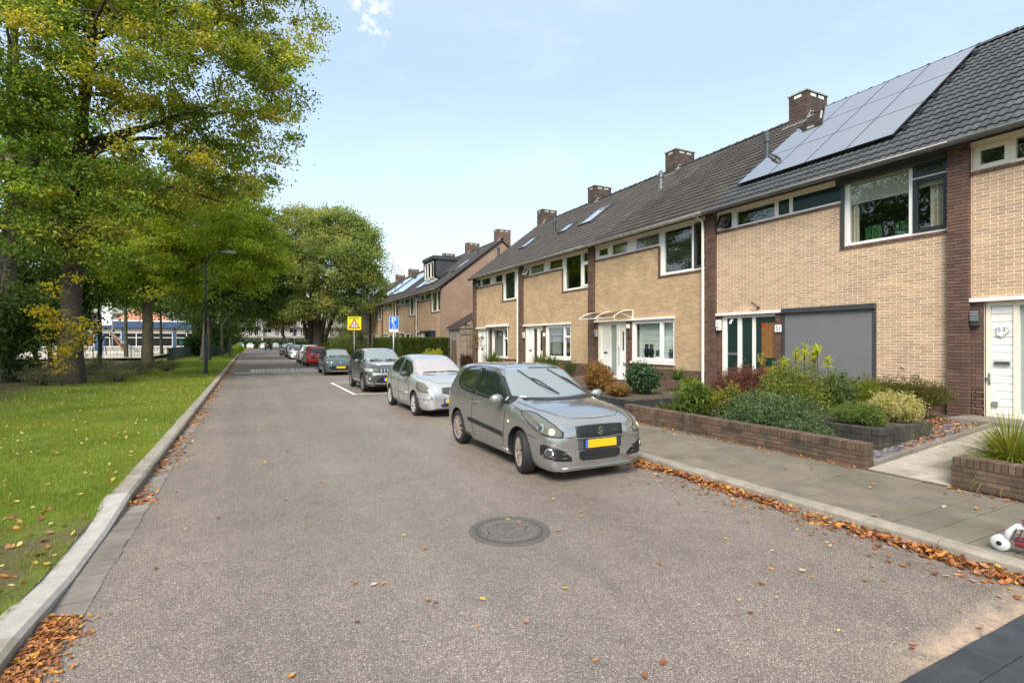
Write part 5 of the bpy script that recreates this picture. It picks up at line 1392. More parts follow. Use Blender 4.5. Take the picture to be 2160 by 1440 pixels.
shrub('rounded bright green bush beside the black board edging', (10.3, 9.85, .44), .36, .40, .50, 3600, .042, [((.15,.20,.02),4), ((.21,.25,.03),3), ((.09,.13,.02),2)], 114, shell=.8)
S9 = [((.035,.08,.03),4), ((.055,.115,.045),3), ((.08,.15,.065),1.5), ((.02,.045,.016),2)]
shrub('dark glossy laurel bush in the raised garden', (9.7, 11.1, .44), .50, .52, .88, 3600, .085, S9, 115, m='leaf_gloss', asp=.45)
S10 = [((.36,.16,.075),4), ((.28,.13,.06),3), ((.17,.18,.04),2.5), ((.42,.22,.10),2), ((.22,.26,.06),1.5)]
shrub('hydrangea with faded pinkish brown flower heads behind the silver car', (9.3, 12.5, .40), .52, .58, .88, 4600, .062, S10, 116, up=.5, asp=.8)
shrub('low hydrangea with brown heads below the laurel bush', (8.75, 10.9, .42), .3, .4, .35, 1300, .06, S10, 118, up=.5, asp=.8)
shrub('small dark conifer against the yellow brick house', (11.5, 17.4, .4), .3, .3, .75, 1500, .06, DARK, 119, asp=.2)
def blades(name, label, base, n, L, w, pal, seed, spread=1.0, stiff=.5, cat='plant', fan=None, plume=0, m='blade'):
    rg = np.random.default_rng(seed); T = thing(name, label, cat, base); b = np.array(base)
    az = rg.uniform(0, 6.28, n); el = np.arccos(1-rg.uniform(0, 1, n)*(1-math.cos(spread))); Ls = L*rg.uniform(.6, 1.15, n)
    h = np.stack([np.cos(az), np.sin(az), np.zeros(n)], 1); d0_ = h*np.sin(el)[:, None]+np.array([0,0,1.])*np.cos(el)[:, None]
    side = np.stack([-np.sin(az), np.cos(az), np.zeros(n)], 1); o_ = b+h*rg.uniform(0, .08, (n, 1))*L
    V = []; ns = 5
    for k in range(ns+1):
        t = k/ns; p = o_+d0_*(Ls*t)[:, None]; p[:, 2] -= Ls*(t**2.2)*np.sin(el)*(1-stiff)*.9; p += h*(Ls*t**2*(1-stiff)*.15)[:, None]
        ww = w*(1-t**2.5)*.5+.0006; V += [p-side*ww, p+side*ww]
    V = np.stack(V, 1).reshape(-1, 3); base_i = (np.arange(n)*2*(ns+1))[:, None]
    Q = np.concatenate([base_i+np.array([[2*k, 2*k+1, 2*k+3, 2*k+2]]) for k in range(ns)])
    col = np.repeat(pick_cols(n, pal, rg), 2*(ns+1), axis=0)
    big('leaf_blades', V, Q, M[m], T, col=col)
    if plume:
        PP = []
        for i in range(plume):
            q = rg.integers(0, n); tip = V[(q+1)*2*(ns+1)-1]+np.array([0,0,.05]); dd = d0_[q]
            PP.append(tip+np.outer(np.linspace(-.06,.06,60), dd)+rg.normal(size=(60,3))*.012)
        PP = np.concatenate(PP); V2, Q2 = leaf_quads(PP, np.full(len(PP), .022), rg, .1, .12)
        big('seed_heads', V2, Q2, M['dry_leaf'], T, col=np.repeat(pick_cols(len(PP), [((.45,.34,.24),3), ((.35,.26,.18),2)], rg), 4, axis=0))
    return T
GR = [((.17,.22,.02),4), ((.25,.27,.04),3), ((.10,.14,.015),2), ((.38,.30,.08),1.2)]
blades('ornamental_grass', 'arching tuft of ornamental grass above the short brick wall', (8.35, 2.85, .36), 1700, .74, .008, GR, 121, 1.35, .35, 'ornamental grass', plume=16)
blades('ornamental_grass', 'second tuft of ornamental grass cut by the picture edge', (8.6, 2.2, .36), 1000, .62, .008, GR, 127, 1.3, .35, 'ornamental grass', plume=8)
PG = [((.10,.15,.05),4), ((.15,.20,.07),3), ((.06,.10,.03),2), ((.24,.24,.09),.7)]
blades('fan_palm', 'stiff fan palm at the foot of the yellow brick house by the downpipe', (11.2, 11.2, .75), 260, .52, .022, PG, 122, 1.5, .85, 'palm')
blades('fan_palm', 'fan palm half hidden behind the dark laurel bush', (10.8, 12.3, .75), 220, .50, .022, PG, 123, 1.5, .85, 'palm')
blades('yucca', 'spiky yucca behind the silver car roof', (10.6, 17.4, .8), 240, .75, .03, PG, 124, 1.35, .9, 'yucca')
blades('yucca', 'second spiky yucca beneath the window with the valance', (10.8, 18.6, .8), 220, .72, .03, PG, 125, 1.3, .9, 'yucca')
blades('yucca', 'yucca in front of the end house window', (10.6, 22.8, .75), 240, .85, .035, PG, 126, 1.35, .9, 'yucca')
tree('bare_tree', 'thin nearly bare garden tree beside the end house door', [Vector((11.2,26.3,.3)), Vector((11.2,26.3,1.2)), Vector((11.2,26.25,2.0))], .035, [(11.2,26.3,2.0,.42,.42,.7)], 60, 900, .06, [((.20,.13,.06),3), ((.28,.20,.10),2)], 128, bark='bark_pale', cr=.3, nlimb=10)
shrub('brown withered bush beside the wooden gate', (10.4, 25.7, .3), .45, .45, .85, 2200, .07, [((.085,.045,.03),3), ((.13,.07,.045),2), ((.05,.03,.02),2)], 129)
shrub('yellow leaved shrub in front of the tall hedge', (9.2, 28.0, .3), .9, .5, 1.15, 2600, .1, [((.40,.40,.03),3), ((.28,.31,.03),2)], 130)
for i, (x, y, rx, h, pal, lab) in enumerate(((7.3,46,1.5,2.5,DULL,'rounded dull green bush below the great tree'), (8.2,43,1.2,1.8,S1,'grey green bush behind the school sign'), (7.4,41,.9,1.5,[((.22,.19,.06),3),((.30,.24,.09),2),((.13,.13,.04),2)],'straw coloured bush by the school sign'),
    (8.4,39,1.0,1.5,[((.42,.30,.06),2),((.24,.24,.05),2),((.12,.14,.03),2)],'orange yellow bush at the far end of the hedge'), (7.2,51,1.7,1.6,DARK,'dark low bush at the foot of the great tree'), (8.8,52,1.8,3.4,[((.13,.12,.05),3),((.10,.10,.04),2),((.17,.12,.06),1)],'tall brownish shrub between the great tree and far houses'),
    (7.4,62,1.6,1.5,GREEN,'green bush beyond the great tree'), (6.9,37.4,.6,1.0,[((.30,.25,.16),3),((.18,.18,.07),2)],'pale grassy shrub by the sign posts'), (9.6,60,2.2,5.5,DULL,'high bush screening the far houses'))):
    shrub(lab, (x, y, .15), rx, rx, h, 3600, .13 if y > 45 else .10, pal, 140+i, name='bush', cat='bush')
for px_, py_, d_, r_, h_, lab in ((480,742,94,3.2,6.5,'high dark bush under the verge trees near the blue bins'), (452,748,74,2.4,5.0,'high dark bush between the verge trees and the far fence'), (420,752,62,2.0,3.0,'dark bush behind the green mesh fence posts')):
    b0 = P3(px_, py_, d_); shrub(lab, (b0.x, b0.y, .1), r_, r_, h_, 5000, .26, DARK, 190+int(px_), name='bush', cat='bush')
cy = shrub('dark columnar conifer in front of the far row', (9.0, 47.7, .15), .30, .30, 2.5, 4200, .09, DARK, 150, lumps=16, name='columnar_conifer', cat='conifer', shell=.8)
# clipped hedge in two runs
def hedge(label, x0, x1, y0, y1, z0, z1, n, seed, pal, ls=.05):
    T = thing('hedge', label, 'hedge', ((x0+x1)/2, (y0+y1)/2, z0)); rg = np.random.default_rng(seed)
    MB().box(x0+.06, x1-.06, y0+.06, y1-.06, z0-.05, z1-.06).build('hedge_core', mat('hedge_inside', (.012,.02,.006), .95), T)
    f = rg.random(n); u = rg.random(n); v = rg.random(n); P = np.empty((n, 3)); Ax = (x1-x0); Ay = (y1-y0); Az = z1-z0
    ar = np.cumsum([Ay*Az, Ax*Az, Ax*Ay]); ar = ar/ar[-1]
    k = np.searchsorted(ar, f)
    P[k==0] = np.stack([np.full((k==0).sum(), x0), y0+u[k==0]*Ay, z0+v[k==0]*Az], 1)
    P[k==1] = np.stack([x0+u[k==1]*Ax, np.full((k==1).sum(), y0), z0+v[k==1]*Az], 1)
    P[k==2] = np.stack([x0+u[k==2]*Ax, y0+v[k==2]*Ay, np.full((k==2).sum(), z1)], 1)
    P += rg.normal(size=(n, 3))*.035 + (np.sin(P*3.1)*.03)
    V, Q = leaf_quads(P, ls*rg.uniform(.6, 1.4, n), rg, .25); big('foliage', V, Q, M['leaf'], T, col=np.repeat(pick_cols(n, pal, rg, .35), 4, axis=0))
HP = [((.085,.12,.018),4), ((.12,.155,.025),3), ((.05,.075,.014),3)]
hedge('tall clipped hedge standing across the gap between the two rows', 7.9, 10.85, 29.6, 30.5, .1, 2.05, 26000, 160, HP, .075)
hedge('tall clipped hedge running along the pavement toward the far row', 7.7, 8.5, 30.55, 36.0, .1, 2.06, 24000, 161, HP, .085)
hedge('dark low hedge before the pale apartment block', -60, 60, 150, 151.2, .0, 2.0, 26000, 162, DARK, .35)
# young yellow leaved shrub against the mossy trunk
tree('yellow_sapling', 'straggling shrub with bright yellow leaves against the mossy trunk', [P3(126,812,20.2), P3(122,720,20.2), P3(128,620,20.4)], .04,
     [blob(118,610,20.2,.42,.35), blob(150,590,20.6,.3,.25), blob(112,680,20,.6,.3), blob(140,720,20,.7,.5), blob(90,655,19.8,.55,.15), blob(175,690,20.4,.5,.4), blob(125,770,20,.35,.5), blob(70,672,19.6,.25,.12)], 120, 1500, .11,
     [((.60,.44,.02),3), ((.64,.36,.02),.7), ((.36,.36,.03),2), ((.14,.20,.02),2.4)], 170, bark='twig', cr=.34, nlimb=14, cat='sapling', lcol=.3)
for i, (px, py, d, rx, h, lab) in enumerate(((245,800,22.5,1.2,.85,'greyish twiggy undergrowth beside the mossy trunk'), (90,800,20.5,1.0,.7,'pale twiggy undergrowth in front of the thicket'), (300,788,28,1.1,.8,'undergrowth at the foot of the maple'), (350,778,31,1.0,.7,'undergrowth between the maple and the mesh fence'), (190,778,27,1.2,1.1,'bushy undergrowth behind the mossy trunk'), (30,790,22,1.6,1.3,'dark undergrowth below the leaning stem'), (505,742,82,1.0,1.3,'bright yellow green sapling by the blue bins'))):
    b0 = P3(px, py, d); pal = [((.16,.17,.09),3), ((.23,.22,.14),2), ((.10,.11,.05),3)] if i not in (5, 6) else (DARK if i == 5 else [((.40,.52,.02),3)])
    shrub(lab, (b0.x, b0.y, max(.1, lawn_z(b0.x, b0.y)-.02)), rx, rx, h, 1700, .075 if i != 6 else .2, pal, 180+i, name='undergrowth' if i != 6 else 'young_sapling', cat='undergrowth' if i != 6 else 'sapling', stems=26, asp=.3, up=.2)

# ---- grass blades on the verge
def grass_patch(n, x0, x1, y0, y1, h, w, seed):
    rg = np.random.default_rng(seed); x = rg.uniform(x0, x1, n); y = rg.uniform(y0, y1, n)
    d = x*CS+y*CC; px = 1080+CF*(x*CC-y*CS)/np.maximum(d, .1); k = (d > 1) & ((px > -60) | ((px > -1600) & (rg.random(n) < .5)))
    bare = np.hypot(x+2.1, y-5.6) + .5*np.sin(x*5)*np.sin(y*4.2); k &= (bare > .85) | (rg.random(n) < .12)
    k &= (np.sin(x*1.7+y*.6)*np.sin(y*1.1-x*.8) > -.72) | (rg.random(n) < .35)
    edge_ = -5.6+.7*np.sin(y*.5)+.4*np.sin(y*1.3); k &= (x > edge_) | (rg.random(n) < np.exp((x-edge_)*1.6))
    x, y = x[k], y[k]; n = len(x); z = np.array([lawn_z(a, b) for a, b in zip(x, y)])
    a = rg.uniform(0, 6.28, n); hh = h*rg.uniform(.5, 1.3, n)*(1+.35*np.sin(x*2.1)*np.sin(y*1.7)); le = rg.normal(0, .5, (n, 2))*hh[:, None]
    sx, sy = np.cos(a)*w*.5, np.sin(a)*w*.5
    V = np.stack([np.stack([x-sx, y-sy, z-.005], 1), np.stack([x+sx, y+sy, z-.005], 1), np.stack([x+le[:,0], y+le[:,1], z+hh], 1)], 1).reshape(-1, 3)
    mott = (.5+.5*np.sin(x*1.3+np.sin(y*.9)*2)*np.sin(y*1.1+x*.4))[:, None]
    c = np.array([.13,.205,.012])*(1-mott)+np.array([.215,.285,.022])*mott; c = c*np.array([1.14,1.0,1.4])*rg.uniform(.6, 1.4, (n, 1)); q = rg.random(n) < .09; c[q] = np.array([.34,.30,.11])
    return V, np.arange(3*n).reshape(n, 3), np.repeat(c, 3, axis=0)
parts = [grass_patch(*a) for a in ((120000,-5.8,-1.40,2.6,9,.042,.005,1), (110000,-7,-1.42,9,18,.045,.008,2), (100000,-8,-1.42,18,42,.055,.016,3), (40000,-7,-1.42,42,120,.07,.04,4))]
off = 0; VV = []; QQ = []; CCc = []
for V, Q, c in parts: VV.append(V); QQ.append(Q+off); CCc.append(c); off += len(V)
g = big('grass', np.concatenate(VV), np.concatenate(QQ), M['blade'], None, col=np.concatenate(CCc), kind='stuff'); g['label'] = 'short green grass of the roadside verge'

# ---- fallen leaves
def litter(name, label, P, size, pal, seed, tilt=.35, jit=.25):
    rg = np.random.default_rng(seed); n = len(P); s = size*rg.uniform(.55, 1.3, n); a = rg.uniform(0, 6.28, n)
    nr = unit(np.stack([rg.normal(0, tilt, n), rg.normal(0, tilt, n), np.ones(n)], 1)); t = np.stack([np.cos(a), np.sin(a), np.zeros(n)], 1)
    t = unit(t-nr*(t*nr).sum(1, keepdims=True)); b = np.cross(nr, t); cu = rg.uniform(-.05, .32, n)[:, None]; s = s[:, None]
    V = np.stack([P-t*s*.5+nr*s*cu*.5, P-t*s*.1+b*s*.34+nr*s*cu, P+t*s*.25+b*s*.24+nr*s*cu*.9, P+t*s*.55+nr*s*cu*1.1, P+t*s*.25-b*s*.24+nr*s*cu*.7, P-t*s*.1-b*s*.34+nr*s*cu*.8, P+t*s*.05], 1).reshape(-1, 3)
    i = (np.arange(n)*7)[:, None]; Q = np.concatenate([i+np.array([[6,k,(k+1)%6]]) for k in range(6)])
    o = big(name, V, Q, M['dry_leaf'], None, col=np.repeat(pick_cols(n, pal, rg, jit), 7, axis=0), kind='stuff'); o['label'] = label
AUT = [((.46,.19,.045),3.5), ((.36,.14,.045),3), ((.44,.21,.05),2), ((.25,.09,.035),4), ((.52,.34,.05),.6), ((.16,.065,.03),3.2), ((.46,.28,.16),1.6), ((.34,.16,.11),1.8)]
rg = np.random.default_rng(77)
n = 5600; y = rg.uniform(-1.5, 6.9, n); dens = .6+.4*np.sin(y*2.3)*np.sin(y*.9+1); k = rg.random(n) < dens; y = y[k]; n = len(y)
q = np.abs(rg.normal(0, .095, n))*(.75+.5*np.sin(y*3.3)*np.sin(y*1.4)); x = 5.40-q; z = np.clip(.05-.25*q, .004, .06)*rg.uniform(.1, 1.25, n)+.006
litter('fallen_leaves', 'orange and brown autumn leaves heaped along the pavement kerb', np.stack([x, y, z], 1), .058, AUT, 201, .6)
n = 260; y = rg.uniform(.5, 7, n); litter('fallen_leaves', 'thin scatter of trodden leaves on the asphalt beside the leaf heap', np.stack([5.36-np.abs(rg.normal(0, .34, n)), y, np.full(n, .008)], 1), .05, AUT, 212, .15)
n = 900; y = rg.uniform(7, 60, n); x = 5.40-np.abs(rg.normal(0, .1, n)); litter('fallen_leaves', 'autumn leaves lying under the parked cars by the kerb', np.stack([x, y, np.full(n, .02)], 1), .065, AUT, 202, .5)
BRN = [((.28,.12,.055),4), ((.36,.17,.075),3), ((.20,.085,.04),3), ((.46,.25,.06),1), ((.52,.32,.04),.5)]
n = 4600; y = rg.uniform(.8, 4.5, n); q = np.abs(rg.normal(0, .085, n)); litter('fallen_leaves', 'brown leaves and needles piled in the near gutter', np.stack([-1.21+q*1.25, y, np.clip(.035-.18*q, .004, .035)*rg.uniform(.2,1.2,n)+.008], 1), .034, BRN+AUT[:3], 203, .45)
n = 3600; y = 7.2+rg.uniform(0, 1, n)**1.3*55; dens = (.5+.5*np.sin(y*2.1)*np.sin(y*.83+.5)); k = rg.random(n) < dens; y = y[k]; n = len(y)
q = np.abs(rg.normal(0, .13, n)); litter('fallen_leaves', 'strip of brown leaves beside the grass verge kerb', np.stack([-1.22+q, y, np.clip(.03-.1*q, .005, .03)*rg.uniform(.2,1.2,n)+.006], 1), .055, AUT+BRN, 204, .5)
n = 1500; y = 3.4+rg.uniform(0, 1, n)**1.6*32; x = rg.uniform(-6.5, -1.45, n); z = np.array([lawn_z(a, b) for a, b in zip(x, y)])+rg.uniform(.015, .05, n)
litter('fallen_leaves', 'yellow leaves scattered over the grass verge', np.stack([x, y, z], 1), .05, [((.55,.42,.12),4), ((.58,.48,.22),2), ((.48,.26,.06),2), ((.30,.15,.06),1.5)], 205, .5)
n = 120; x = rg.uniform(-2.9, -1.5, n); y = rg.uniform(3.4, 7.2, n); z = np.array([lawn_z(a, b) for a, b in zip(x, y)])+.02
litter('fallen_leaves', 'larger brown leaves on the bare patch of verge', np.stack([x, y, z], 1), .07, BRN+AUT, 206, .5)
n = 260; x = rg.uniform(-1.0, 5.2, n); y = 1.6+rg.uniform(0, 1, n)**1.4*30; litter('fallen_leaves', 'single leaves lying on the asphalt', np.stack([x, y, np.full(n, .008)], 1), .048, AUT+[((.60,.50,.06),3), ((.45,.33,.25),4)], 207, .12)
n = 170; x = rg.uniform(5.6, 7.55, n); y = rg.uniform(1.2, 12, n); k = rg.random(n) < .25+.75*((x-5.6)/1.95)**3; litter('fallen_leaves', 'leaves lying on the pavement slabs', np.stack([x, y, np.full(n, .132)], 1)[k], .05, AUT+[((.50,.38,.22),3)], 208, .2)
n = 420; y = rg.uniform(-1, 9.2, n); x = 7.53-np.abs(rg.normal(0, .06, n)); litter('fallen_leaves', 'dry leaves gathered at the foot of the garden walls', np.stack([x, y, np.full(n, .135)], 1)[(y > 4.1) | (y < 3.1)], .045, AUT, 209, .3)
n = 620; x = rg.uniform(8.8, 11.5, n); y = 4.15+rg.uniform(0, 1, n)*.8*np.clip((x-8)/3, .3, 1); litter('fallen_leaves', 'orange leaves on the slate chips by the stone planter', np.stack([x, y, np.array([soil_z(a, 0) for a in x])+.03], 1)[rg.random(n) < np.clip((x-8.3)/2.4, .08, 1)], .048, AUT+[((.55,.28,.05),4)], 210, .35)
n = 500; x = rg.uniform(7.8, 11.8, n); y = rg.uniform(4.7, 9.3, n); litter('fallen_leaves', 'leaf litter on the garden soil', np.stack([x, y, np.array([soil_z(a, 0) for a in x])+.02], 1), .06, AUT+BRN, 211, .35)
# ================================================================ CARS
def pchip(xs, ys, q):
    xs = np.array(xs, float); ys = np.array(ys, float); h = np.diff(xs); d = np.diff(ys)/h; m = np.zeros(len(xs))
    for i in range(1, len(xs)-1):
        if d[i-1]*d[i] > 0:
            w1, w2 = 2*h[i]+h[i-1], h[i]+2*h[i-1]; m[i] = (w1+w2)/(w1/d[i-1]+w2/d[i])
    m[0], m[-1] = d[0], d[-1]
    i = np.clip(np.searchsorted(xs, q)-1, 0, len(h)-1); t = (q-xs[i])/h[i]
    return (2*t**3-3*t**2+1)*ys[i]+(t**3-2*t**2+t)*h[i]*m[i]+(-2*t**3+3*t**2)*ys[i+1]+(t**3-t**2)*h[i]*m[i+1]
def catmull(P, sub):
    P = np.array(P); out = []
    Q = np.vstack([2*P[0]-P[1], P, 2*P[-1]-P[-2]])
    for i in range(1, len(Q)-2):
        for k in range(sub):
            t = k/sub; a, b, c, d = Q[i-1], Q[i], Q[i+1], Q[i+2]
            out.append(.5*((2*b)+(-a+c)*t+(2*a-5*b+4*c-d)*t*t+(-a+3*b-3*c+d)*t**3))
    out.append(P[-1]); return np.array(out)
class Body:
    def __init__(s, keys):            # keys: rows (x, z_bottom, z_shoulder, z_top, half_width, half_roof), rear to front
        k = np.array(sorted(keys)); n = 84
        t = (1-np.cos(np.linspace(0, PI, n)))/2; q = k[0,0]+(k[-1,0]-k[0,0])*(t*.65+np.linspace(0,1,n)*.35)
        g = [pchip(k[:,0], k[:,j], q) for j in range(1, 6)]
        V = []; 
        for i in range(n):
            zb, zs, zt, wm, wr = (a[i] for a in g); zs = min(zs, zt-.05); rd = min(.085, .5*(zt-zs)); hz = zs-zb
            half = [(0,zb),(wm*.80,zb),(wm*.93,zb+.05*hz),(wm*.982,zb+.22*hz),(wm,zb+.52*hz),(wm*.99,zs-.16*hz),(wm*.962,zs),
                    ((wm*.945+wr)/2+.012,(zs+zt-rd)/2+.01),(wr,zt-rd),(wr*.82,zt-rd*.32),(wr*.42,zt-rd*.05),(0,zt)]
            h = catmull(half, 4); ring = [(q[i], -y, z) for y, z in h] + [(q[i], y, z) for y, z in h[-2:0:-1]]
            V += ring
        m = len(V)//n; F = [(i*m+j, i*m+(j+1)%m, (i+1)*m+(j+1)%m, (i+1)*m+j) for i in range(n-1) for j in range(m)]
        V += [tuple(np.mean(V[:m], axis=0)), tuple(np.mean(V[(n-1)*m:n*m], axis=0))]
        a, b = n*m, n*m+1
        F += [(a, (j+1)%m, j) for j in range(m)] + [(b, (n-1)*m+j, (n-1)*m+(j+1)%m) for j in range(m)]
        s.V, s.F = V, F
        bm = bmesh.new(); vs = [bm.verts.new(v) for v in V]
        for f in F: bm.faces.new([vs[i] for i in f])
        bmesh.ops.recalc_face_normals(bm, faces=bm.faces)
        s.bvh = BVHTree.FromBMesh(bm); s.me = bpy.data.meshes.new('body'); bm.to_mesh(s.me); bm.free()
    PR = {'L': ((1,0,0),(0,0,1),(0,1,0)), 'R': ((1,0,0),(0,0,1),(0,-1,0)), 'F': ((0,1,0),(0,0,1),(-1,0,0)), 'B': ((0,1,0),(0,0,1),(1,0,0)), 'T': ((1,0,0),(0,1,0),(0,0,-1)),
          'FL': ((.77,.64,0),(0,0,1),(-.64,.77,0)), 'FR': ((.77,-.64,0),(0,0,1),(-.64,-.77,0)), 'BL': ((.77,-.64,0),(0,0,1),(.64,.77,0)), 'BR': ((.77,.64,0),(0,0,1),(.64,-.77,0))}
    def hit(s, pr, a, b, off=0.):
        u, v, d = (Vector(q) for q in Body.PR[pr]); o = u*a+v*b
        p, n, i, r = s.bvh.ray_cast(o-d*6, d)
        if p is None: p, n, i, r = s.bvh.find_nearest(o-d*.8)
        return p + n*off, n
    def patch(s, pr, st, off=.004, nu=4, nv=8, skirt=.012, mb=None):
        mb = mb or MB(); pts = []
        S_ = []
        for (a0, l0, h0), (a1, l1, h1) in zip(st, st[1:]):
            for k in range(nu): t = k/nu; S_.append((a0+(a1-a0)*t, l0+(l1-l0)*t, h0+(h1-h0)*t))
        S_.append(st[-1]); n = len(S_); G = [[s.hit(pr, a, l+(h-l)*j/nv, off) for j in range(nv+1)] for a, l, h in S_]
        vs = [p for row in G for p, nn in row]; fs = []
        for i in range(n-1):
            for j in range(nv): fs.append((i*(nv+1)+j, (i+1)*(nv+1)+j, (i+1)*(nv+1)+j+1, i*(nv+1)+j+1))
        if skirt:
            bd = [(i, 0) for i in range(n)] + [(n-1, j) for j in range(1, nv+1)] + [(i, nv) for i in range(n-2, -1, -1)] + [(0, j) for j in range(nv-1, 0, -1)]
            b0 = len(vs); 
            for i, j in bd: vs.append(G[i][j][0]-G[i][j][1]*skirt)
            for k in range(len(bd)):
                k2 = (k+1) % len(bd); i, j = bd[k]; i2, j2 = bd[k2]
                fs.append((i*(nv+1)+j, b0+k, b0+k2, i2*(nv+1)+j2))
        mb.add(vs, fs); return mb
    def disc(s, pr, a, b, r, off=.006, ry=None, mb=None):
        ry = ry or r; st = []
        for k in range(9): t = -1+2*k/8; h = math.sqrt(max(0, 1-t*t)); st.append((a+r*t, b-ry*h, b+ry*h))
        return s.patch(pr, st, off, 1, 6, .008, mb)
    def line(s, pr, pts, r=.0045, mb=None, closed=False):
        mb = mb or MB(); P = []
        for (a0, b0), (a1, b1) in zip(pts, pts[1:]):
            n = max(2, int(math.hypot(a1-a0, b1-b0)/.07))
            for k in range(n): t = k/n; P.append(s.hit(pr, a0+(a1-a0)*t, b0+(b1-b0)*t, .001)[0])
        P.append(s.hit(pr, *pts[-1], .001)[0]); mb.tube(P, r, 4); return mb
def bool_cut(me, cutter, mats):
    for m in mats: me.materials.append(m)
    a = bpy.data.objects.new('a', me); b = bpy.data.objects.new('b', cutter); COL.objects.link(a); COL.objects.link(b)
    md = a.modifiers.new('cut', 'BOOLEAN'); md.object = b; md.operation = 'DIFFERENCE'; md.solver = 'EXACT'
    try: md.material_mode = 'TRANSFER'
    except Exception: pass
    dg = bpy.context.evaluated_depsgraph_get(); dg.update()
    out = bpy.data.meshes.new_from_object(a.evaluated_get(dg), depsgraph=dg)
    bpy.data.objects.remove(a); bpy.data.objects.remove(b); return out
CM = dict(
    black=M['black'], glass=mat('car_side_glass', (.012,.018,.016), .04, spec=.6, coat=.3, var=0), screen=mat('car_windscreen', (.17,.20,.20), .03, spec=1., coat=1., var=0),
    lens=mat('headlamp_lens', (.11,.107,.082), .08, coat=.6, var=.1, scale=20), clear=mat('clear_lamp', (.30,.30,.29), .06, coat=1., var=.15, scale=30), chrome=mat('chrome', (.75,.75,.75), .12, metal=1, var=0),
    red=mat('red_tail_lamp', (.45,.012,.012), .12, coat=1., var=0), under=mat('wheel_well', (.008,.008,.008), .95, var=0), amber=mat('indicator', (.75,.62,.4), .2, var=0))
def wheel(parent, x, y, side, R_, w, rim_m, spokes, steer=0., twin=True):
    W = put('wheel', None, parent, (x, y, R_), (0, 0, R(steer))); WP[W.name] = Vector()
    s = side; prof = [(R_*.70, w*.42*s), (R_*.74, w*.5*s), (R_*.90, w*.5*s), (R_*.975, w*.42*s), (R_, w*.28*s), (R_, -w*.28*s), (R_*.97, -w*.45*s), (R_*.7, -w*.5*s)]
    b = MB(); b.lathe(prof, 36, 'y', closed=True)
    for k in range(40):
        t = 2*PI*k/40; b.bar((R_*math.cos(t), -w*.3, R_*math.sin(t)), (R_*math.cos(t+.05), w*.3, R_*math.sin(t+.05)), .012, .006, up=(math.cos(t),0,math.sin(t)))
    b.build('tyre', M['rubber'], W, angle=40, origin=False, fixn=True)
    b = MB(); o = w*.40*s; ri = R_*.70
    b.lathe([(ri, w*.47*s), (ri*.95, w*.46*s), (ri*.93, w*.2*s), (ri, w*.2*s)], 32, 'y', closed=True)
    for k in range(spokes):
        t = 2*PI*k/spokes
        for dt in ((-.075, .075) if twin else (0,)):
            p0 = (ri*.16*math.cos(t+dt*2), o+.004*s, ri*.16*math.sin(t+dt*2)); p1 = (ri*.95*math.cos(t+dt), o, ri*.95*math.sin(t+dt))
            b.bar(p0, p1, .022 if not twin else .016, .02, up=(0,1,0))
    b.lathe([(0, o+.012*s), (ri*.19, o+.008*s), (ri*.2, o-.02*s)], 16, 'y'); b.build('rim', rim_m, W, angle=30, origin=False, fixn=True)
    MB().lathe([(0, w*.12*s), (ri*.93, w*.12*s)], 24, 'y').build('brake_disc', CM['under'], W, origin=False)
    return W
def mirror_pts(st): return [(-a, l, h) for a, l, h in reversed(st)]
def plate(parent, x, y, z, sgn, w=.52, h=.11, band=True):
    p = put('number_plate', None, parent, (x, y, z)); WP[p.name] = Vector((x, y, z))
    MB().box(x-.006*sgn, x+.006*sgn, y-w/2-.008, y+w/2+.008, z-h/2-.008, z+h/2+.008).build('plate_holder', M['black'], p)
    yb = y-sgn*w/2; MB().box(x+.0065*sgn, x+.010*sgn, y-w/2+(.045 if sgn > 0 else 0), y+w/2-(0 if sgn > 0 else .045), z-h/2, z+h/2).build('plate_face', M['yellow_plate'], p)
    MB().box(x+.0065*sgn, x+.010*sgn, yb, yb+sgn*.043, z-h/2, z+h/2).build('plate_band', M['blue_plate'], p)
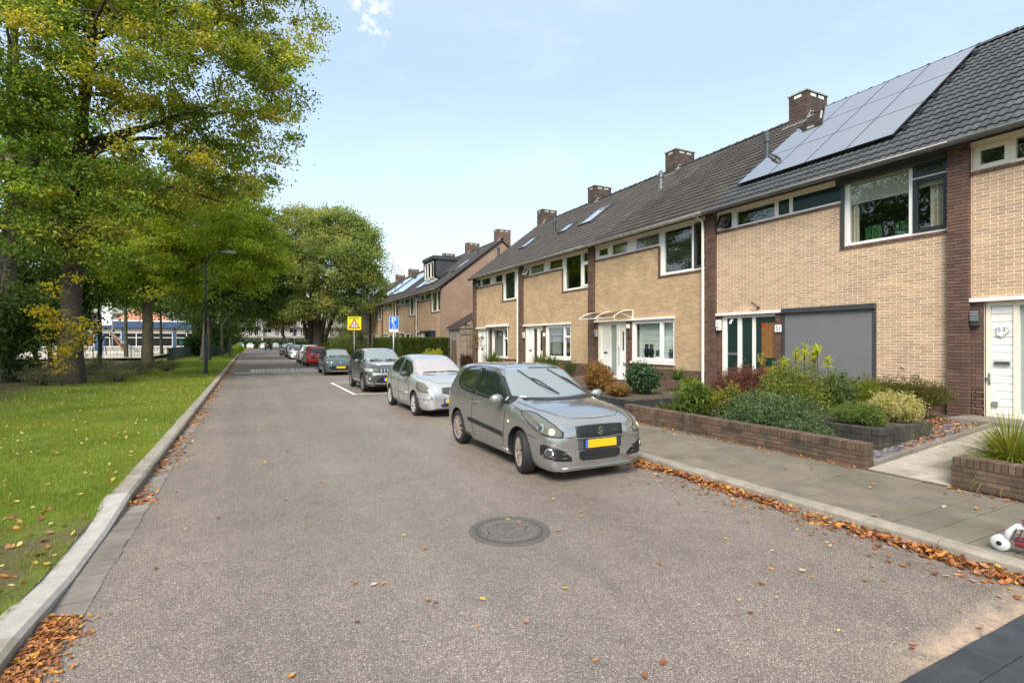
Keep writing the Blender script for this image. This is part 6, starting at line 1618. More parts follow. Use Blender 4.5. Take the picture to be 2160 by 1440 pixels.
def car(name, label, pos, facing, sp, cat='car', group='cars parked along the kerb'):
    L, Wd, H = sp['L'], sp['W'], sp['H']; hw = Wd/2; xf = L/2-sp['fo']; xr = xf-sp['wb']; Rw = sp['R']; tw = sp.get('tw', .195)
    B = Body(sp['keys']); pm = sp['paint']
    C = thing(name, label, cat, pos, group, local=True, rot=(0, 0, R(-90 if facing < 0 else 90)))
    cut = MB()
    for x in (xf, xr):
        for s in (-1, 1): cut.lathe([(0, s*(hw-.30)), (Rw+.05, s*(hw-.30)), (Rw+.05, s*(hw+.2)), (0, s*(hw+.2))][::s], 40, 'y', o=(x, 0, Rw+.01))
    cm = bpy.data.meshes.new('cut'); cm.from_pydata(cut.v, [], cut.f); bmx = bmesh.new(); bmx.from_mesh(cm); bmesh.ops.remove_doubles(bmx, verts=bmx.verts, dist=1e-5); bmesh.ops.recalc_face_normals(bmx, faces=bmx.faces); bmx.to_mesh(cm); bmx.free(); cm.materials.append(CM['under'])
    me = bool_cut(B.me, cm, [pm]); 
    if len(me.materials) < 2: me.materials.append(CM['under'])
    me.polygons.foreach_set('use_smooth', [True]*len(me.polygons)); me.set_sharp_from_angle(angle=R(38)); me.name = 'body'
    put('body', me, C)
    for x, st in ((xf, sp.get('steer', 0)), (xr, 0)):
        for s in (-1, 1): wheel(C, x, s*(hw-tw/2-.012), s, Rw, tw, sp['rim'], sp.get('spokes', 10), st, sp.get('twin', True))
    def add(pname, pr, st, m, off=.004, parent=C, **k):
        o = B.patch(pr, st, off, **k).build(pname, m, parent, smooth=True, origin=False, fixn=False); return o
    for side in 'LR':
        if sp.get('band'): add('window_surround', side, sp['band'], CM['black'], .004)
        for w in sp['side']: add('side_window', side, w, CM['glass'], .008)
        if sp.get('mould'): add('side_moulding', side, sp['mould'], sp.get('mould_m', CM['black']), .014, nv=2)
        if sp.get('sill'): add('sill', side, sp['sill'], sp.get('sill_m', pm), .010, nv=3)
        for dr in sp.get('doors', []):
            d = B.line(side, dr[0]).build('door_gap', CM['black'], C, origin=False)
            hx, hz = dr[1]; q, n = B.hit(side, hx, hz, .018); ss = -1 if side == 'L' else 1
            MB().obox(q, (.085,0,.006), (0,.012,0), (-.001,0,.016)).build('door_handle', pm if not sp.get('dark_handle') else CM['black'], C, origin=False)
        mx_, mz = sp['mirror']; q, n = B.hit(side, mx_, mz, .0); ss = -1 if side == 'L' else 1
        mr = put('mirror', None, C, q); WP[mr.name] = Vector(q)
        b = MB(); vs = []; fs = []
        for i in range(7):
            ph = -PI/2+PI*i/6
            for k in range(12): t = 2*PI*k/12; vs.append((q.x+.03+.062*math.cos(ph)*math.cos(t)-.03*abs(math.sin(ph)), q.y+ss*(.14+.115*math.sin(ph)), q.z+.05+.075*math.cos(ph)*math.sin(t)))
        for i in range(6):
            for k in range(12): fs.append((i*12+k, i*12+(k+1)%12, (i+1)*12+(k+1)%12, (i+1)*12+k))
        b.add(vs, fs); b.build('mirror_shell', sp.get('mirror_m', pm), mr, smooth=True, fixn=True)
        MB().bar((q.x+.03, q.y-ss*.03, q.z), (q.x+.03, q.y+ss*.12, q.z+.02), .05, .035).build('mirror_arm', CM['black'], mr)
        if sp.get('arch'):
            for x in (xf, xr):
                st = []; r0 = Rw+.045; r1 = Rw+.105; b = MB(); n = 20; vs = []; fs = []
                for k in range(n+1):
                    t = -.12+(PI+.24)*k/n
                    for rr in (r0, r1):
                        p, nn = B.hit(side, x+rr*math.cos(t), max(.17, Rw+rr*math.sin(t)), .010); vs.append(p)
                for k in range(n): fs.append((2*k, 2*k+1, 2*k+3, 2*k+2))
                b.add(vs, fs); b.build('arch_trim', CM['black'], C, origin=False, smooth=True)
    # windscreen and rear window
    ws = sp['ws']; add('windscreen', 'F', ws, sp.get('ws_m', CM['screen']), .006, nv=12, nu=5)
    add('rear_window', 'B', sp['rw'], CM['glass'], .006, nv=8)
    for hood in sp.get('lines', []): B.line(hood[0], hood[1]).build('panel_gap', CM['black'], C, origin=False)
    for w in sp.get('wipers', []):
        P = [B.hit('F', y, z, .02)[0] for y, z in w]; b = MB(); b.tube(P, .009, 5)
        if len(w) > 1: b.tube([P[0], (P[0]+P[-1])/2+Vector((.03,0,.02)), (P[0]*.35+P[-1]*.65)], .012, 5)
        b.build('wiper', CM['black'], C, origin=False)
    for pname, pr, st, m, off, par in sp.get('panels', []):
        o = add(pname, pr, st, m, off)
    for pname, pr, a, b_, r, m, off in sp.get('discs', []): B.disc(pr, a, b_, r, off).build(pname, m, C, smooth=True, origin=False)
    for pname, bars, w, m in sp.get('bars', []):
        b = MB()
        for pr, pts in bars:
            P = [B.hit(pr, *q, .012)[0] for q in pts]
            for p0, p1 in zip(P, P[1:]): b.bar(p0, p1, w, w*.7)
        b.build(pname, m, C, origin=False)
    for sgn, z, y in sp.get('plates', []):
        p, n = B.hit('F' if sgn > 0 else 'B', y, z, .012); plate(C, p.x+.008*sgn, y, z, sgn)
    MB().box(-L/2+.35, L/2-.3, -hw+.32, hw-.32, .16, sp['keys'][len(sp['keys'])//2][1]+.1).build('underbody', CM['under'], C, origin=False)
    return C, B
def lin(a0, a1, l0, l1, h0, h1, n=4): return [(a0+(a1-a0)*k/n, l0+(l1-l0)*k/n, h0+(h1-h0)*k/n) for k in range(n+1)]
def ws_st(wb_, wt, zb, zt, bow=.03):
    st = []
    for k in range(17):
        y = -wb_+2*wb_*k/16; a = abs(y); lo = zb+bow*(1-(a/wb_)**2)*-1+bow; hi = zt-.02*(a/wt)**2 if a <= wt else zt-.02-(a-wt)/(wb_-wt)*(zt-.03-zb-bow)
        st.append((y, lo, max(hi, lo+.004)))
    return st
silver = mat('grey_metallic_paint', (.36,.365,.35), .18, metal=.75, var=.06, coat=.9)
# ---- grey three door hatch, nearest
K1 = [(-1.945,.36,.60,.76,.52,.44),(-1.935,.28,.74,.92,.69,.54),(-1.88,.22,.93,1.12,.785,.60),(-1.78,.20,1.0,1.36,.82,.61),(-1.68,.19,1.03,1.46,.835,.61),(-1.2,.18,1.02,1.500,.8475,.62),(-.6,.18,.995,1.512,.843,.625),(-.15,.18,.97,1.500,.842,.625),(.08,.18,.955,1.455,.842,.62),
      (.45,.18,.94,1.26,.844,.645),(.82,.18,.925,1.045,.8475,.70),(.95,.18,.90,1.01,.8475,.735),(1.25,.18,.87,.97,.845,.725),(1.55,.17,.815,.915,.838,.70),(1.74,.16,.75,.862,.812,.67),(1.86,.155,.68,.805,.765,.64),(1.925,.165,.58,.735,.69,.58),(1.945,.20,.50,.64,.60,.50)]
hexm = M['black']
gr = []
for r in range(5):
    for q in range(14):
        y = -.355+.051*q+(.0255 if r % 2 else 0)
        if abs(y) < .36: gr.append(('F', [(y-.02,.605+.031*r),(y,.622+.031*r),(y+.02,.605+.031*r)]))
gl = []
for r in range(4):
    for q in range(12):
        y = -.29+.051*q+(.0255 if r % 2 else 0)
        if abs(y) < .28: gl.append(('F', [(y-.02,.30+.03*r),(y,.316+.03*r),(y+.02,.30+.03*r)]))
hl = [(.40,.865,.885),(.5,.80,.895),(.66,.715,.875),(.84,.650,.82),(1.0,.625,.75),(1.10,.618,.665)]
hlo = [(a+(-.012 if i == 0 else .012 if i == len(hl)-1 else 0), lo-.012, hi+.012) for i, (a, lo, hi) in enumerate(hl)]
sp1 = dict(L=3.89, W=1.695, H=1.51, wb=2.43, fo=.80, R=.305, tw=.195, keys=K1, paint=silver, rim=mat('bronze_grey_alloy', (.46,.38,.34), .35, metal=.5, var=.05), spokes=10, steer=-14,
    band=[(.80,.94,.975),(.70,.94,1.07),(.40,.95,1.265),(.1,.96,1.415),(-.15,.965,1.45),(-.5,.98,1.462),(-.9,1.0,1.455),(-1.2,1.04,1.43),(-1.38,1.12,1.38),(-1.45,1.2,1.29)],
    side=[[(.62,.97,1.03),(.40,.975,1.20),(.10,.985,1.365),(-.12,.99,1.41),(-.50,1.0,1.425)], [(-.60,1.01,1.425),(-.9,1.03,1.415),(-1.15,1.07,1.385),(-1.3,1.13,1.34),(-1.38,1.2,1.29)]],
    mould=[(.66,.455,.475),(.62,.445,.51),(0,.47,.535),(-.72,.50,.565),(-.76,.52,.56)],
    sill=[(.74,.17,.27),(0,.165,.275),(-.86,.17,.29)],
    doors=[([(.70,.93),(.68,.60),(.62,.33),(.50,.25),(-.50,.25),(-.58,.32),(-.62,.60),(-.56,1.0)], (-.42,.86))],
    mirror=(.60,.965), ws=ws_st(.68,.575,1.02,1.452), rw=[(-.52,1.02,1.30),(-.4,1.0,1.36),(0,.99,1.385),(.4,1.0,1.36),(.52,1.02,1.30)],
    lines=[('T',[(.86,-.70),(1.35,-.66),(1.68,-.52),(1.80,-.36),(1.83,0),(1.80,.36),(1.68,.52),(1.35,.66),(.86,.70)]), ('L',[(1.16,.72),(1.40,.60),(1.62,.58)]), ('F',[(-.56,.61),(-.44,.60)])],
    wipers=[[(.05,1.045),(-.18,1.20),(-.36,1.40)], [(.62,1.05),(.42,1.21),(.20,1.41)]],
    panels=[('cowl','F',[(-.60,1.0,1.03),(0,.995,1.03),(.60,1.0,1.03)],CM['black'],.006,None),
        ('upper_grille','F',[(-.385,.60,.745),(-.2,.588,.752),(0,.585,.755),(.2,.588,.752),(.385,.60,.745)],CM['black'],.004,None),
        ('plate_panel','F',[(-.36,.43,.58),(0,.425,.58),(.36,.43,.58)],M['charcoal'],.003,None),
        ('lower_grille','F',[(-.34,.315,.415),(-.28,.285,.42),(0,.28,.42),(.28,.285,.42),(.34,.315,.415)],CM['black'],.004,None),
        ('headlight_bezel','FL',hlo,CM['black'],.004,None), ('headlight_bezel','FR',hlo,CM['black'],.004,None), ('headlight','FL',hl,CM['lens'],.009,None), ('headlight','FR',hl,CM['lens'],.009,None),
        ('fog_recess','FL',[(.80,.37,.50),(.86,.335,.525),(1.0,.315,.50),(1.12,.30,.44),(1.20,.29,.34)],CM['black'],.004,None), ('fog_recess','FR',[(.80,.37,.50),(.86,.335,.525),(1.0,.315,.50),(1.12,.30,.44),(1.20,.29,.34)],CM['black'],.004,None),
        ('tail_light','BL',[(-1.42,.80,.98),(-1.32,.78,1.08),(-1.18,.78,1.08),(-1.08,.80,1.0)],CM['red'],.008,None), ('tail_light','BR',[(-1.42,.80,.98),(-1.32,.78,1.08),(-1.18,.78,1.08),(-1.08,.80,1.0)],CM['red'],.008,None),
        ('bumper_lip','F',[(-.62,.165,.215),(0,.155,.205),(.62,.165,.215)],silver,.012,None), ('washer_cover','FL',[(.87,.555,.605),(.95,.55,.60)],silver,.007,None)],
    discs=[('fog_ring','FL',.945,.415,.062,CM['chrome'],.014),('fog_ring','FR',.945,.415,.062,CM['chrome'],.014),('fog_lamp','FL',.945,.415,.048,M['charcoal'],.020),('fog_lamp','FR',.945,.415,.048,M['charcoal'],.020),('projector','FL',.80,.72,.058,CM['chrome'],.013),('projector','FR',.80,.72,.058,CM['chrome'],.013),('projector_lens','FL',.80,.72,.036,M['charcoal'],.017),('projector_lens','FR',.80,.72,.036,M['charcoal'],.017),('indicator','FL',.97,.68,.04,CM['amber'],.012),('indicator','FR',.97,.68,.04,CM['amber'],.012),('side_repeater','L',.82,.70,.022,CM['amber'],.008)],
    bars=[('grille_mesh',gr,.007,M['charcoal']), ('grille_mesh',gl,.007,M['charcoal']), ('fog_bar',[(s_, [(.99,z),(1.15,z-.02)]) for s_ in ('FL','FR') for z in (.47,.415,.36)],.010,CM['chrome']),
          ('grille_chrome',[('F',[(-.40,.59),(-.2,.578),(0,.575),(.2,.578),(.40,.59)])],.012,silver), ('fog_surround',[(s_, [(.83,.375),(.86,.34),(1.0,.318)]) for s_ in ('FL','FR')],.010,CM['chrome'])],
    plates=[(1,.508,.0)])
car1, B1 = car('silver_hatchback', 'silver grey three-door hatchback with dark windows, nearest to the camera', (4.285, 7.675, 0), -1, sp1)
p, n = B1.hit('F', 0, .672, .02)
b = MB(); S_ = [(.40,.20),(0,.46),(-.40,.16),(.40,-.16),(0,-.46),(-.40,-.20)]
for (a0, b0), (a1, b1) in zip(S_, S_[1:]): b.bar((p.x, a0*.10, .672+b0*.112), (p.x, a1*.10, .672+b1*.112), .006, .019, up=(0,.5,.5))
b.build('grille_emblem', M['steel'], car1, origin=False)
b = MB()
for s in (-1, 1):
    b.add([(-1.60,s*.0,1.452),(-1.60,s*.56,1.425),(-1.86,s*.52,1.385),(-1.86,0,1.41),(-1.60,s*.0,1.41),(-1.60,s*.56,1.38),(-1.86,s*.52,1.365),(-1.86,0,1.385)], [(0,1,2,3),(4,7,6,5),(1,5,6,2),(2,6,7,3)])
b.build('roof_spoiler', silver, car1, origin=False)
text_mesh('Sport', .085, .022, CM['chrome'], 'grille_badge', car1, B1.hit('F', .24, .665, .02)[0], (0,1,0), (0,0,1))
# ---- tall rounded silver five door car
c3p = mat('light_silver_paint', (.47,.475,.46), .24, metal=.55, var=.05, coat=.9)
K2 = [(-1.925,.36,.62,.78,.54,.44),(-1.90,.28,.80,.95,.68,.50),(-1.80,.22,.96,1.18,.77,.54),(-1.62,.20,1.01,1.37,.81,.55),(-1.2,.19,1.01,1.48,.83,.57),(-.6,.18,.99,1.525,.835,.58),(-.1,.18,.97,1.50,.835,.585),(.3,.18,.96,1.385,.832,.60),(.7,.18,.955,1.20,.83,.64),
      (1.0,.18,.93,1.045,.825,.68),(1.3,.18,.88,.98,.81,.66),(1.6,.18,.80,.89,.765,.60),(1.78,.18,.70,.80,.69,.52),(1.88,.20,.60,.70,.60,.45),(1.925,.24,.50,.58,.50,.38)]
hl2 = [(.52,.70,.86),(.62,.655,.875),(.80,.63,.84),(.95,.615,.76),(1.02,.62,.68)]
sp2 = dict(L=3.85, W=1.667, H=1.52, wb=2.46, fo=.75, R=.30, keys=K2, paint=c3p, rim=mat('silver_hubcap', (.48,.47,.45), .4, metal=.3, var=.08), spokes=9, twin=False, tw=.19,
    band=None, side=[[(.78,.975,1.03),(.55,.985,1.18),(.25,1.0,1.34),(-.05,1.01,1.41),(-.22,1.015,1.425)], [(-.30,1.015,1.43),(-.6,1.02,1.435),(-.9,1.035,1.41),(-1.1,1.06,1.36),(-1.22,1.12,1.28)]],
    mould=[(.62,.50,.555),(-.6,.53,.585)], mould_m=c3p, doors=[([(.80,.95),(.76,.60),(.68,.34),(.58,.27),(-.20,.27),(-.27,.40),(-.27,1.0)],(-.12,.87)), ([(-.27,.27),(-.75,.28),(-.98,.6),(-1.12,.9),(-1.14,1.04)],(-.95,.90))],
    mirror=(.66,.99), mirror_m=M['charcoal'], ws=ws_st(.655,.54,1.035,1.43), ws_m=mat('sunshaded_windscreen', (.33,.31,.30), .05, coat=.8, var=.03), rw=[(-.5,1.05,1.28),(0,1.0,1.36),(.5,1.05,1.28)],  # this windscreen has a paler base colour than the other cars'
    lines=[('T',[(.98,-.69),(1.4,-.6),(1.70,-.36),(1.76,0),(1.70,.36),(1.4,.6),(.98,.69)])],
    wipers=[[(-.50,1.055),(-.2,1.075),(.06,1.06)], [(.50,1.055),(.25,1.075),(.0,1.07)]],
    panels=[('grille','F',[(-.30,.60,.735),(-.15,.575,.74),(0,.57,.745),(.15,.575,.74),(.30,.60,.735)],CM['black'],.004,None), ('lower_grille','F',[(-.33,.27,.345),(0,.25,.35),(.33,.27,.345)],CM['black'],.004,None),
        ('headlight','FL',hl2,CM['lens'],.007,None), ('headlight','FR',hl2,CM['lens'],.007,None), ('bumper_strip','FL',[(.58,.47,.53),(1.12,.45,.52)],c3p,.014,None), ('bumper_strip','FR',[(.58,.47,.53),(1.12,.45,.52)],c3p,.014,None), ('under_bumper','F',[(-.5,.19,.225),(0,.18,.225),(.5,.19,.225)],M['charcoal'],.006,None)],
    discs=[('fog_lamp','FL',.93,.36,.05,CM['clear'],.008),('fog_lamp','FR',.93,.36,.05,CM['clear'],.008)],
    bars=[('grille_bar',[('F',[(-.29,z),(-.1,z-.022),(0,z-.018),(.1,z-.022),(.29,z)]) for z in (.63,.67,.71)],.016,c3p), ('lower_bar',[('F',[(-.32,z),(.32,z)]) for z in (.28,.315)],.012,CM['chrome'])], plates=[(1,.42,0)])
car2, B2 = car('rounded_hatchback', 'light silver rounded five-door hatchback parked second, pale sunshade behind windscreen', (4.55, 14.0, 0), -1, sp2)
# ---- grey compact off-roader
vp = mat('graphite_metallic_paint', (.085,.085,.078), .26, metal=.45, var=.06, coat=.9); vs_ = mat('silver_roof_paint', (.50,.51,.50), .28, metal=.35, var=.04, coat=.8)
K3 = [(-2.087,.42,.72,.86,.62,.5),(-2.06,.32,.90,1.05,.74,.56),(-1.95,.27,1.04,1.30,.82,.6),(-1.78,.25,1.08,1.50,.855,.62),(-1.2,.24,1.08,1.59,.885,.64),(-.5,.23,1.06,1.61,.885,.64),(0,.23,1.05,1.585,.885,.635),(.35,.23,1.04,1.44,.885,.65),(.72,.23,1.03,1.19,.885,.71),
      (.95,.23,1.0,1.12,.885,.77),(1.4,.23,.98,1.085,.875,.75),(1.8,.23,.92,1.03,.83,.68),(1.98,.23,.84,.94,.76,.60),(2.06,.25,.74,.84,.67,.52),(2.087,.30,.62,.72,.58,.46)]
hl3 = [(.66,.83,.90),(.82,.79,.93),(1.0,.775,.90),(1.16,.77,.87)]
sp3 = dict(L=4.175, W=1.775, H=1.61, wb=2.5, fo=.85, R=.335, tw=.215, keys=K3, paint=vp, rim=mat('dark_alloy', (.24,.24,.24), .35, metal=.5), spokes=5, arch=True, band=[(.78,1.06,1.10),(.5,1.065,1.28),(.2,1.075,1.45),(-.1,1.08,1.53),(-.8,1.09,1.545),(-1.4,1.10,1.52),(-1.7,1.14,1.44),(-1.78,1.2,1.35)],
    side=[[(.60,1.09,1.16),(.35,1.095,1.33),(.1,1.10,1.46),(-.28,1.105,1.50)], [(-.36,1.105,1.50),(-.8,1.11,1.51),(-1.05,1.115,1.50)], [(-1.12,1.12,1.49),(-1.5,1.14,1.46),(-1.65,1.2,1.38)]],
    sill=[(.80,.22,.34),(-.85,.22,.34)], sill_m=CM['black'], doors=[([(.74,1.04),(.72,.6),(.62,.36),(-.28,.36),(-.33,.5),(-.33,1.09)],(-.18,.95)), ([(-.33,.36),(-.85,.36),(-1.05,.7),(-1.1,1.1)],(-.98,.97))],
    mirror=(.60,1.09), ws=ws_st(.69,.58,1.15,1.545), rw=[(-.55,1.12,1.4),(0,1.1,1.48),(.55,1.12,1.4)], lines=[('T',[(.96,-.77),(1.5,-.73),(1.85,-.58),(1.93,0),(1.85,.58),(1.5,.73),(.96,.77)])],
    wipers=[[(-.5,1.16),(0,1.17)],[(.1,1.16),(.5,1.165)]],
    panels=[('grille','F',[(-.42,.74,.88),(0,.735,.89),(.42,.74,.88)],CM['black'],.004,None), ('lower_grille','F',[(-.52,.40,.47),(-.38,.36,.60),(0,.36,.62),(.38,.36,.60),(.52,.40,.47)],CM['black'],.004,None),
        ('headlight','FL',hl3,CM['clear'],.008,None), ('headlight','FR',hl3,CM['clear'],.008,None), ('fog_pod','FL',[(.92,.44,.62),(1.05,.42,.66),(1.2,.41,.6)],M['charcoal'],.010,None), ('fog_pod','FR',[(.92,.44,.62),(1.05,.42,.66),(1.2,.41,.6)],M['charcoal'],.010,None),
        ('roof_panel','T',[(-1.6,-.56,.56),(-.5,-.6,.6),(.05,-.58,.58)],vs_,.006,None), ('bonnet_panel','T',[(1.0,-.62,.62),(1.5,-.58,.58),(1.82,-.42,.42)],vs_,.004,None),
        ('bumper_insert','F',[(-.66,.64,.74),(-.3,.66,.725),(0,.66,.725),(.3,.66,.725),(.66,.64,.74)],vs_,.010,None), ('skid_plate','F',[(-.62,.26,.30),(-.4,.25,.35),(.4,.25,.35),(.62,.26,.30)],CM['black'],.010,None)],
    discs=[('fog_lamp','FL',1.06,.53,.055,CM['clear'],.016),('fog_lamp','FR',1.06,.53,.055,CM['clear'],.016)],
    bars=[('grille_slat',[('F',[(y,.75),(y,.875)]) for y in (-.34,-.23,-.12,.12,.23,.34)],.035,CM['chrome']), ('fog_surround',[(s_,[(.93,.66),(.92,.46),(1.0,.385),(1.18,.36)]) for s_ in ('FL','FR')]+[('F',[(-.55,.36),(-.36,.345),(.36,.345),(.55,.36)])],.03,vs_)], plates=[(1,.49,0)])
car3, B3 = car('compact_suv', 'dark grey compact off-road car with silver bonnet inside the white bay lines', (4.66, 21.0, 0), -1, sp3)
# ---- small dark teal city car
tp = mat('dark_teal_paint', (.075,.11,.105), .25, metal=.4, var=.05, coat=.9)
K4 = [(-1.80,.36,.62,.80,.58,.46),(-1.77,.28,.80,1.0,.70,.54),(-1.68,.22,.96,1.30,.78,.56),(-1.55,.2,1.0,1.43,.80,.56),(-1.0,.19,.99,1.48,.822,.575),(-.3,.18,.97,1.485,.822,.58),(.1,.18,.95,1.44,.82,.58),(.5,.18,.94,1.23,.82,.62),(.85,.18,.92,1.035,.82,.68),
      (1.1,.18,.90,.99,.815,.69),(1.45,.18,.83,.92,.78,.63),(1.66,.18,.74,.84,.70,.55),(1.76,.2,.62,.72,.62,.48),(1.80,.24,.50,.58,.52,.40)]
sp4 = dict(L=3.6, W=1.645, H=1.48, wb=2.42, fo=.62, R=.295, keys=K4, paint=tp, rim=M['charcoal'], spokes=6, side=[[(.70,.96,1.02),(.4,.97,1.24),(.1,.98,1.36),(-.3,.99,1.395)],[(-.38,.99,1.395),(-.8,1.0,1.39),(-1.1,1.05,1.34)]],
    doors=[([(.78,.93),(.72,.4),(.6,.27),(-.3,.27),(-.34,1.0)],(-.2,.86))], mirror=(.60,.97), mirror_m=CM['black'], ws=ws_st(.65,.55,1.04,1.42), rw=[(-.5,1.0,1.3),(0,.98,1.36),(.5,1.0,1.3)], wipers=[[(-.5,1.05),(0,1.06)],[(.02,1.055),(.5,1.05)]],
    lines=[('T',[(.88,-.69),(1.3,-.64),(1.58,-.45),(1.64,0),(1.58,.45),(1.3,.64),(.88,.69)])],
    panels=[('front_mask','F',[(-.60,.34,.50),(-.45,.30,.555),(0,.29,.56),(.45,.30,.555),(.60,.34,.50)],CM['black'],.005,None), ('headlight','FL',[(.60,.64,.79),(.7,.62,.82),(.88,.61,.78),(1.0,.62,.69)],M['charcoal'],.007,None), ('headlight','FR',[(.60,.64,.79),(.7,.62,.82),(.88,.61,.78),(1.0,.62,.69)],M['charcoal'],.007,None), ('bumper_strip','F',[(-.5,.22,.25),(0,.215,.245),(.5,.22,.25)],CM['chrome'],.010,None)],
    discs=[('badge','F',0,.70,.065,CM['black'],.012),('badge_ring','F',0,.70,.045,CM['chrome'],.016),('headlamp_glass','FL',.80,.72,.06,CM['clear'],.011),('headlamp_glass','FR',.80,.72,.06,CM['clear'],.011)],
    bars=[('chrome_line',[('F',[(-.48,.685),(-.2,.665),(-.07,.69)]),('F',[(.07,.69),(.2,.665),(.48,.685)])],.014,CM['chrome'])], plates=[(1,.45,0)])
car4, B4 = car('city_car', 'small dark teal city car parked nose toward the camera behind the off-roader', (4.56, 31.7, 0), -1, sp4)
# ---- cars seen from behind
rp = mat('bright_red_paint', (.60,.014,.014), .22, var=.04, coat=.9)
rear_p = lambda col: [('tail_light','BL',[(-1.22,.76,.98),(-1.12,.74,1.06),(-.98,.74,1.04)],CM['red'],.008,None), ('tail_light','BR',[(-1.22,.76,.98),(-1.12,.74,1.06),(-.98,.74,1.04)],CM['red'],.008,None), ('bumper','B',[(-.66,.30,.50),(0,.29,.52),(.66,.30,.50)],col,.02,None), ('tailgate_recess','B',[(-.33,.64,.82),(0,.63,.83),(.33,.64,.82)],M['charcoal'],.004,None)]
sp5 = dict(sp4, L=3.6, keys=[(a,b_,c_,d_+.03,e_,f_) for a,b_,c_,d_,e_,f_ in K4], paint=rp, rim=mat('grey_alloy', (.35,.35,.35), .4, metal=.5), mirror_m=rp, panels=rear_p(rp), discs=[('badge','B',0,.90,.04,CM['chrome'],.010)], bars=[], plates=[(-1,.72,0)], rw=[(-.55,1.02,1.22),(-.48,1.0,1.36),(0,.99,1.39),(.48,1.0,1.36),(.55,1.02,1.22)], wipers=[])
car5, B5 = car('red_hatchback', 'bright red small hatchback seen from behind', (4.68, 43.4, 0), 1, sp5)
wp_ = mat('cream_white_paint', (.72,.70,.64), .28, var=.03, coat=.8)
sp6 = dict(sp3, paint=wp_, panels=[('tail_light','BL',[(-1.40,.96,1.06),(-1.28,.94,1.08),(-1.1,.95,1.07)],CM['red'],.010,None), ('tail_light','BR',[(-1.40,.96,1.06),(-1.28,.94,1.08),(-1.1,.95,1.07)],CM['red'],.010,None), ('lower_bumper','B',[(-.7,.30,.55),(0,.29,.56),(.7,.30,.55)],CM['black'],.012,None)], discs=[], bars=[], plates=[(-1,.78,0)], wipers=[], mirror_m=CM['black'])
car6, B6 = car('white_suv', 'cream white off-road car with red tail lamps, beyond the red hatchback', (4.72, 49.4, 0), 1, sp6)
w7 = mat('plain_white_paint', (.78,.78,.77), .28, var=.03, coat=.8)
sp7 = dict(sp4, paint=w7, rim=M['charcoal'], plates=[(1,.42,0)], panels=[('lower_grille','F',[(-.45,.30,.40),(0,.28,.42),(.45,.30,.40)],CM['black'],.005,None)]+[q for q in sp4['panels'] if q[0] == 'headlight'], bars=[], mirror_m=w7)
car7, B7 = car('white_city_car', 'small plain white car, next after the cream white off-roader', (4.66, 60.4, 0), -1, sp7)
sp8 = dict(sp2, paint=mat('dark_plum_paint', (.035,.025,.032), .25, metal=.3, coat=.9), mirror_m=CM['black'], ws_m=CM['screen']); sp8['mould'] = None
car8, B8 = car('dark_people_carrier', 'dark plum coloured car between the white and the black one', (4.75, 67.9, 0), -1, sp8)
sp9 = dict(sp3, paint=mat('black_paint', (.010,.010,.011), .2, coat=1.), panels=[q for q in sp3['panels'] if q[0] in ('grille','lower_grille','headlight')])
car9, B9 = car('black_suv', 'black off-road car at the far end of the parked row', (4.62, 76.3, 0), -1, sp9)
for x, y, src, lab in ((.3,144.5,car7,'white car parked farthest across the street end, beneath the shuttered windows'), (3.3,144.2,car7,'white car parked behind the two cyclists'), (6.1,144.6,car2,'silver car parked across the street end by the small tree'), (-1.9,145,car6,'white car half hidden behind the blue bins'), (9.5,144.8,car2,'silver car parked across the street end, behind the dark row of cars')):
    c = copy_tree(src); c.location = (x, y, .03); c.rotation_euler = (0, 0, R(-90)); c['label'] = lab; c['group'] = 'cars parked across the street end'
# ================================================================ STREET FURNITURE AND FAR THINGS
def lamp(label, x, y, h=6.55):
    T = thing('street_lamp', label, 'street lamp', (x, y, .1), 'street lamps on the grass verge')
    MB().lathe([(.105,0),(.105,.25),(.095,.3),(.092,2.15),(.06,2.25)], 16, o=(x,y,.1)).build('lamp_base', M['lamp_green'], T, angle=40)
    MB().tube([(x,y,2.3),(x,y,h-.4)], [.058,.045], 12).build('pole', M['lamp_green'], T, smooth=True)
    MB().tube([(x,y,h-.4),(x+.02,y,h-.1),(x+.25,y,h+.18),(x+.75,y,h+.36)], [.045,.04,.035,.03], 10).build('arm', M['lamp_green'], T, smooth=True)
    hd = put('lamp_head', None, T, (x+1.1, y, h+.4)); b = MB(); vs = []; n = 12
    for i in range(9):
        t = i/8; xx = x+.7+.85*t; r = .005+.15*math.sin(PI*min(1, t*.93+.05))**.7
        for k in range(n): a = 2*PI*k/n; vs.append((xx, y+r*math.cos(a), h+.36+.06*t+r*.42*math.sin(a)))
    b.add(vs, [(i*n+k, i*n+(k+1)%n, (i+1)*n+(k+1)%n, (i+1)*n+k) for i in range(8) for k in range(n)]); b.build('housing', M['concrete_light'], hd, smooth=True, fixn=True)
    MB().box(x+.95, x+1.45, y-.09, y+.09, h+.325, h+.345).build('lens', M['offwhite_plastic'], hd)
lamp('nearest dark green street lamp, standing in front of the maple', -2.13, 33.2)
lamp('second street lamp along the verge, its head against dark leaves', -2.03, 70.4)
lamp('farthest thin street lamp, just behind the blue bins', -1.75, 116)
def sign_pole(T, x, y, h, z0=.12): MB().tube([(x,y,z0),(x,y,h)], .03, 10).build('pole', M['galv'], T, smooth=True)
def rrect(w, h, r, n=4):
    out = []
    for cx, cy, a0 in ((w/2-r,h/2-r,0),(-w/2+r,h/2-r,90),(-w/2+r,-h/2+r,180),(w/2-r,-h/2+r,270)):
        for k in range(n+1): a = R(a0+90*k/n); out.append((cx+r*math.cos(a), cy+r*math.sin(a)))
    return out
def plate_y(pts, x, y, z, t=.004): return MB().prism(pts, lambda u, v, d: (x+u, y+d, z+v), 0, t)
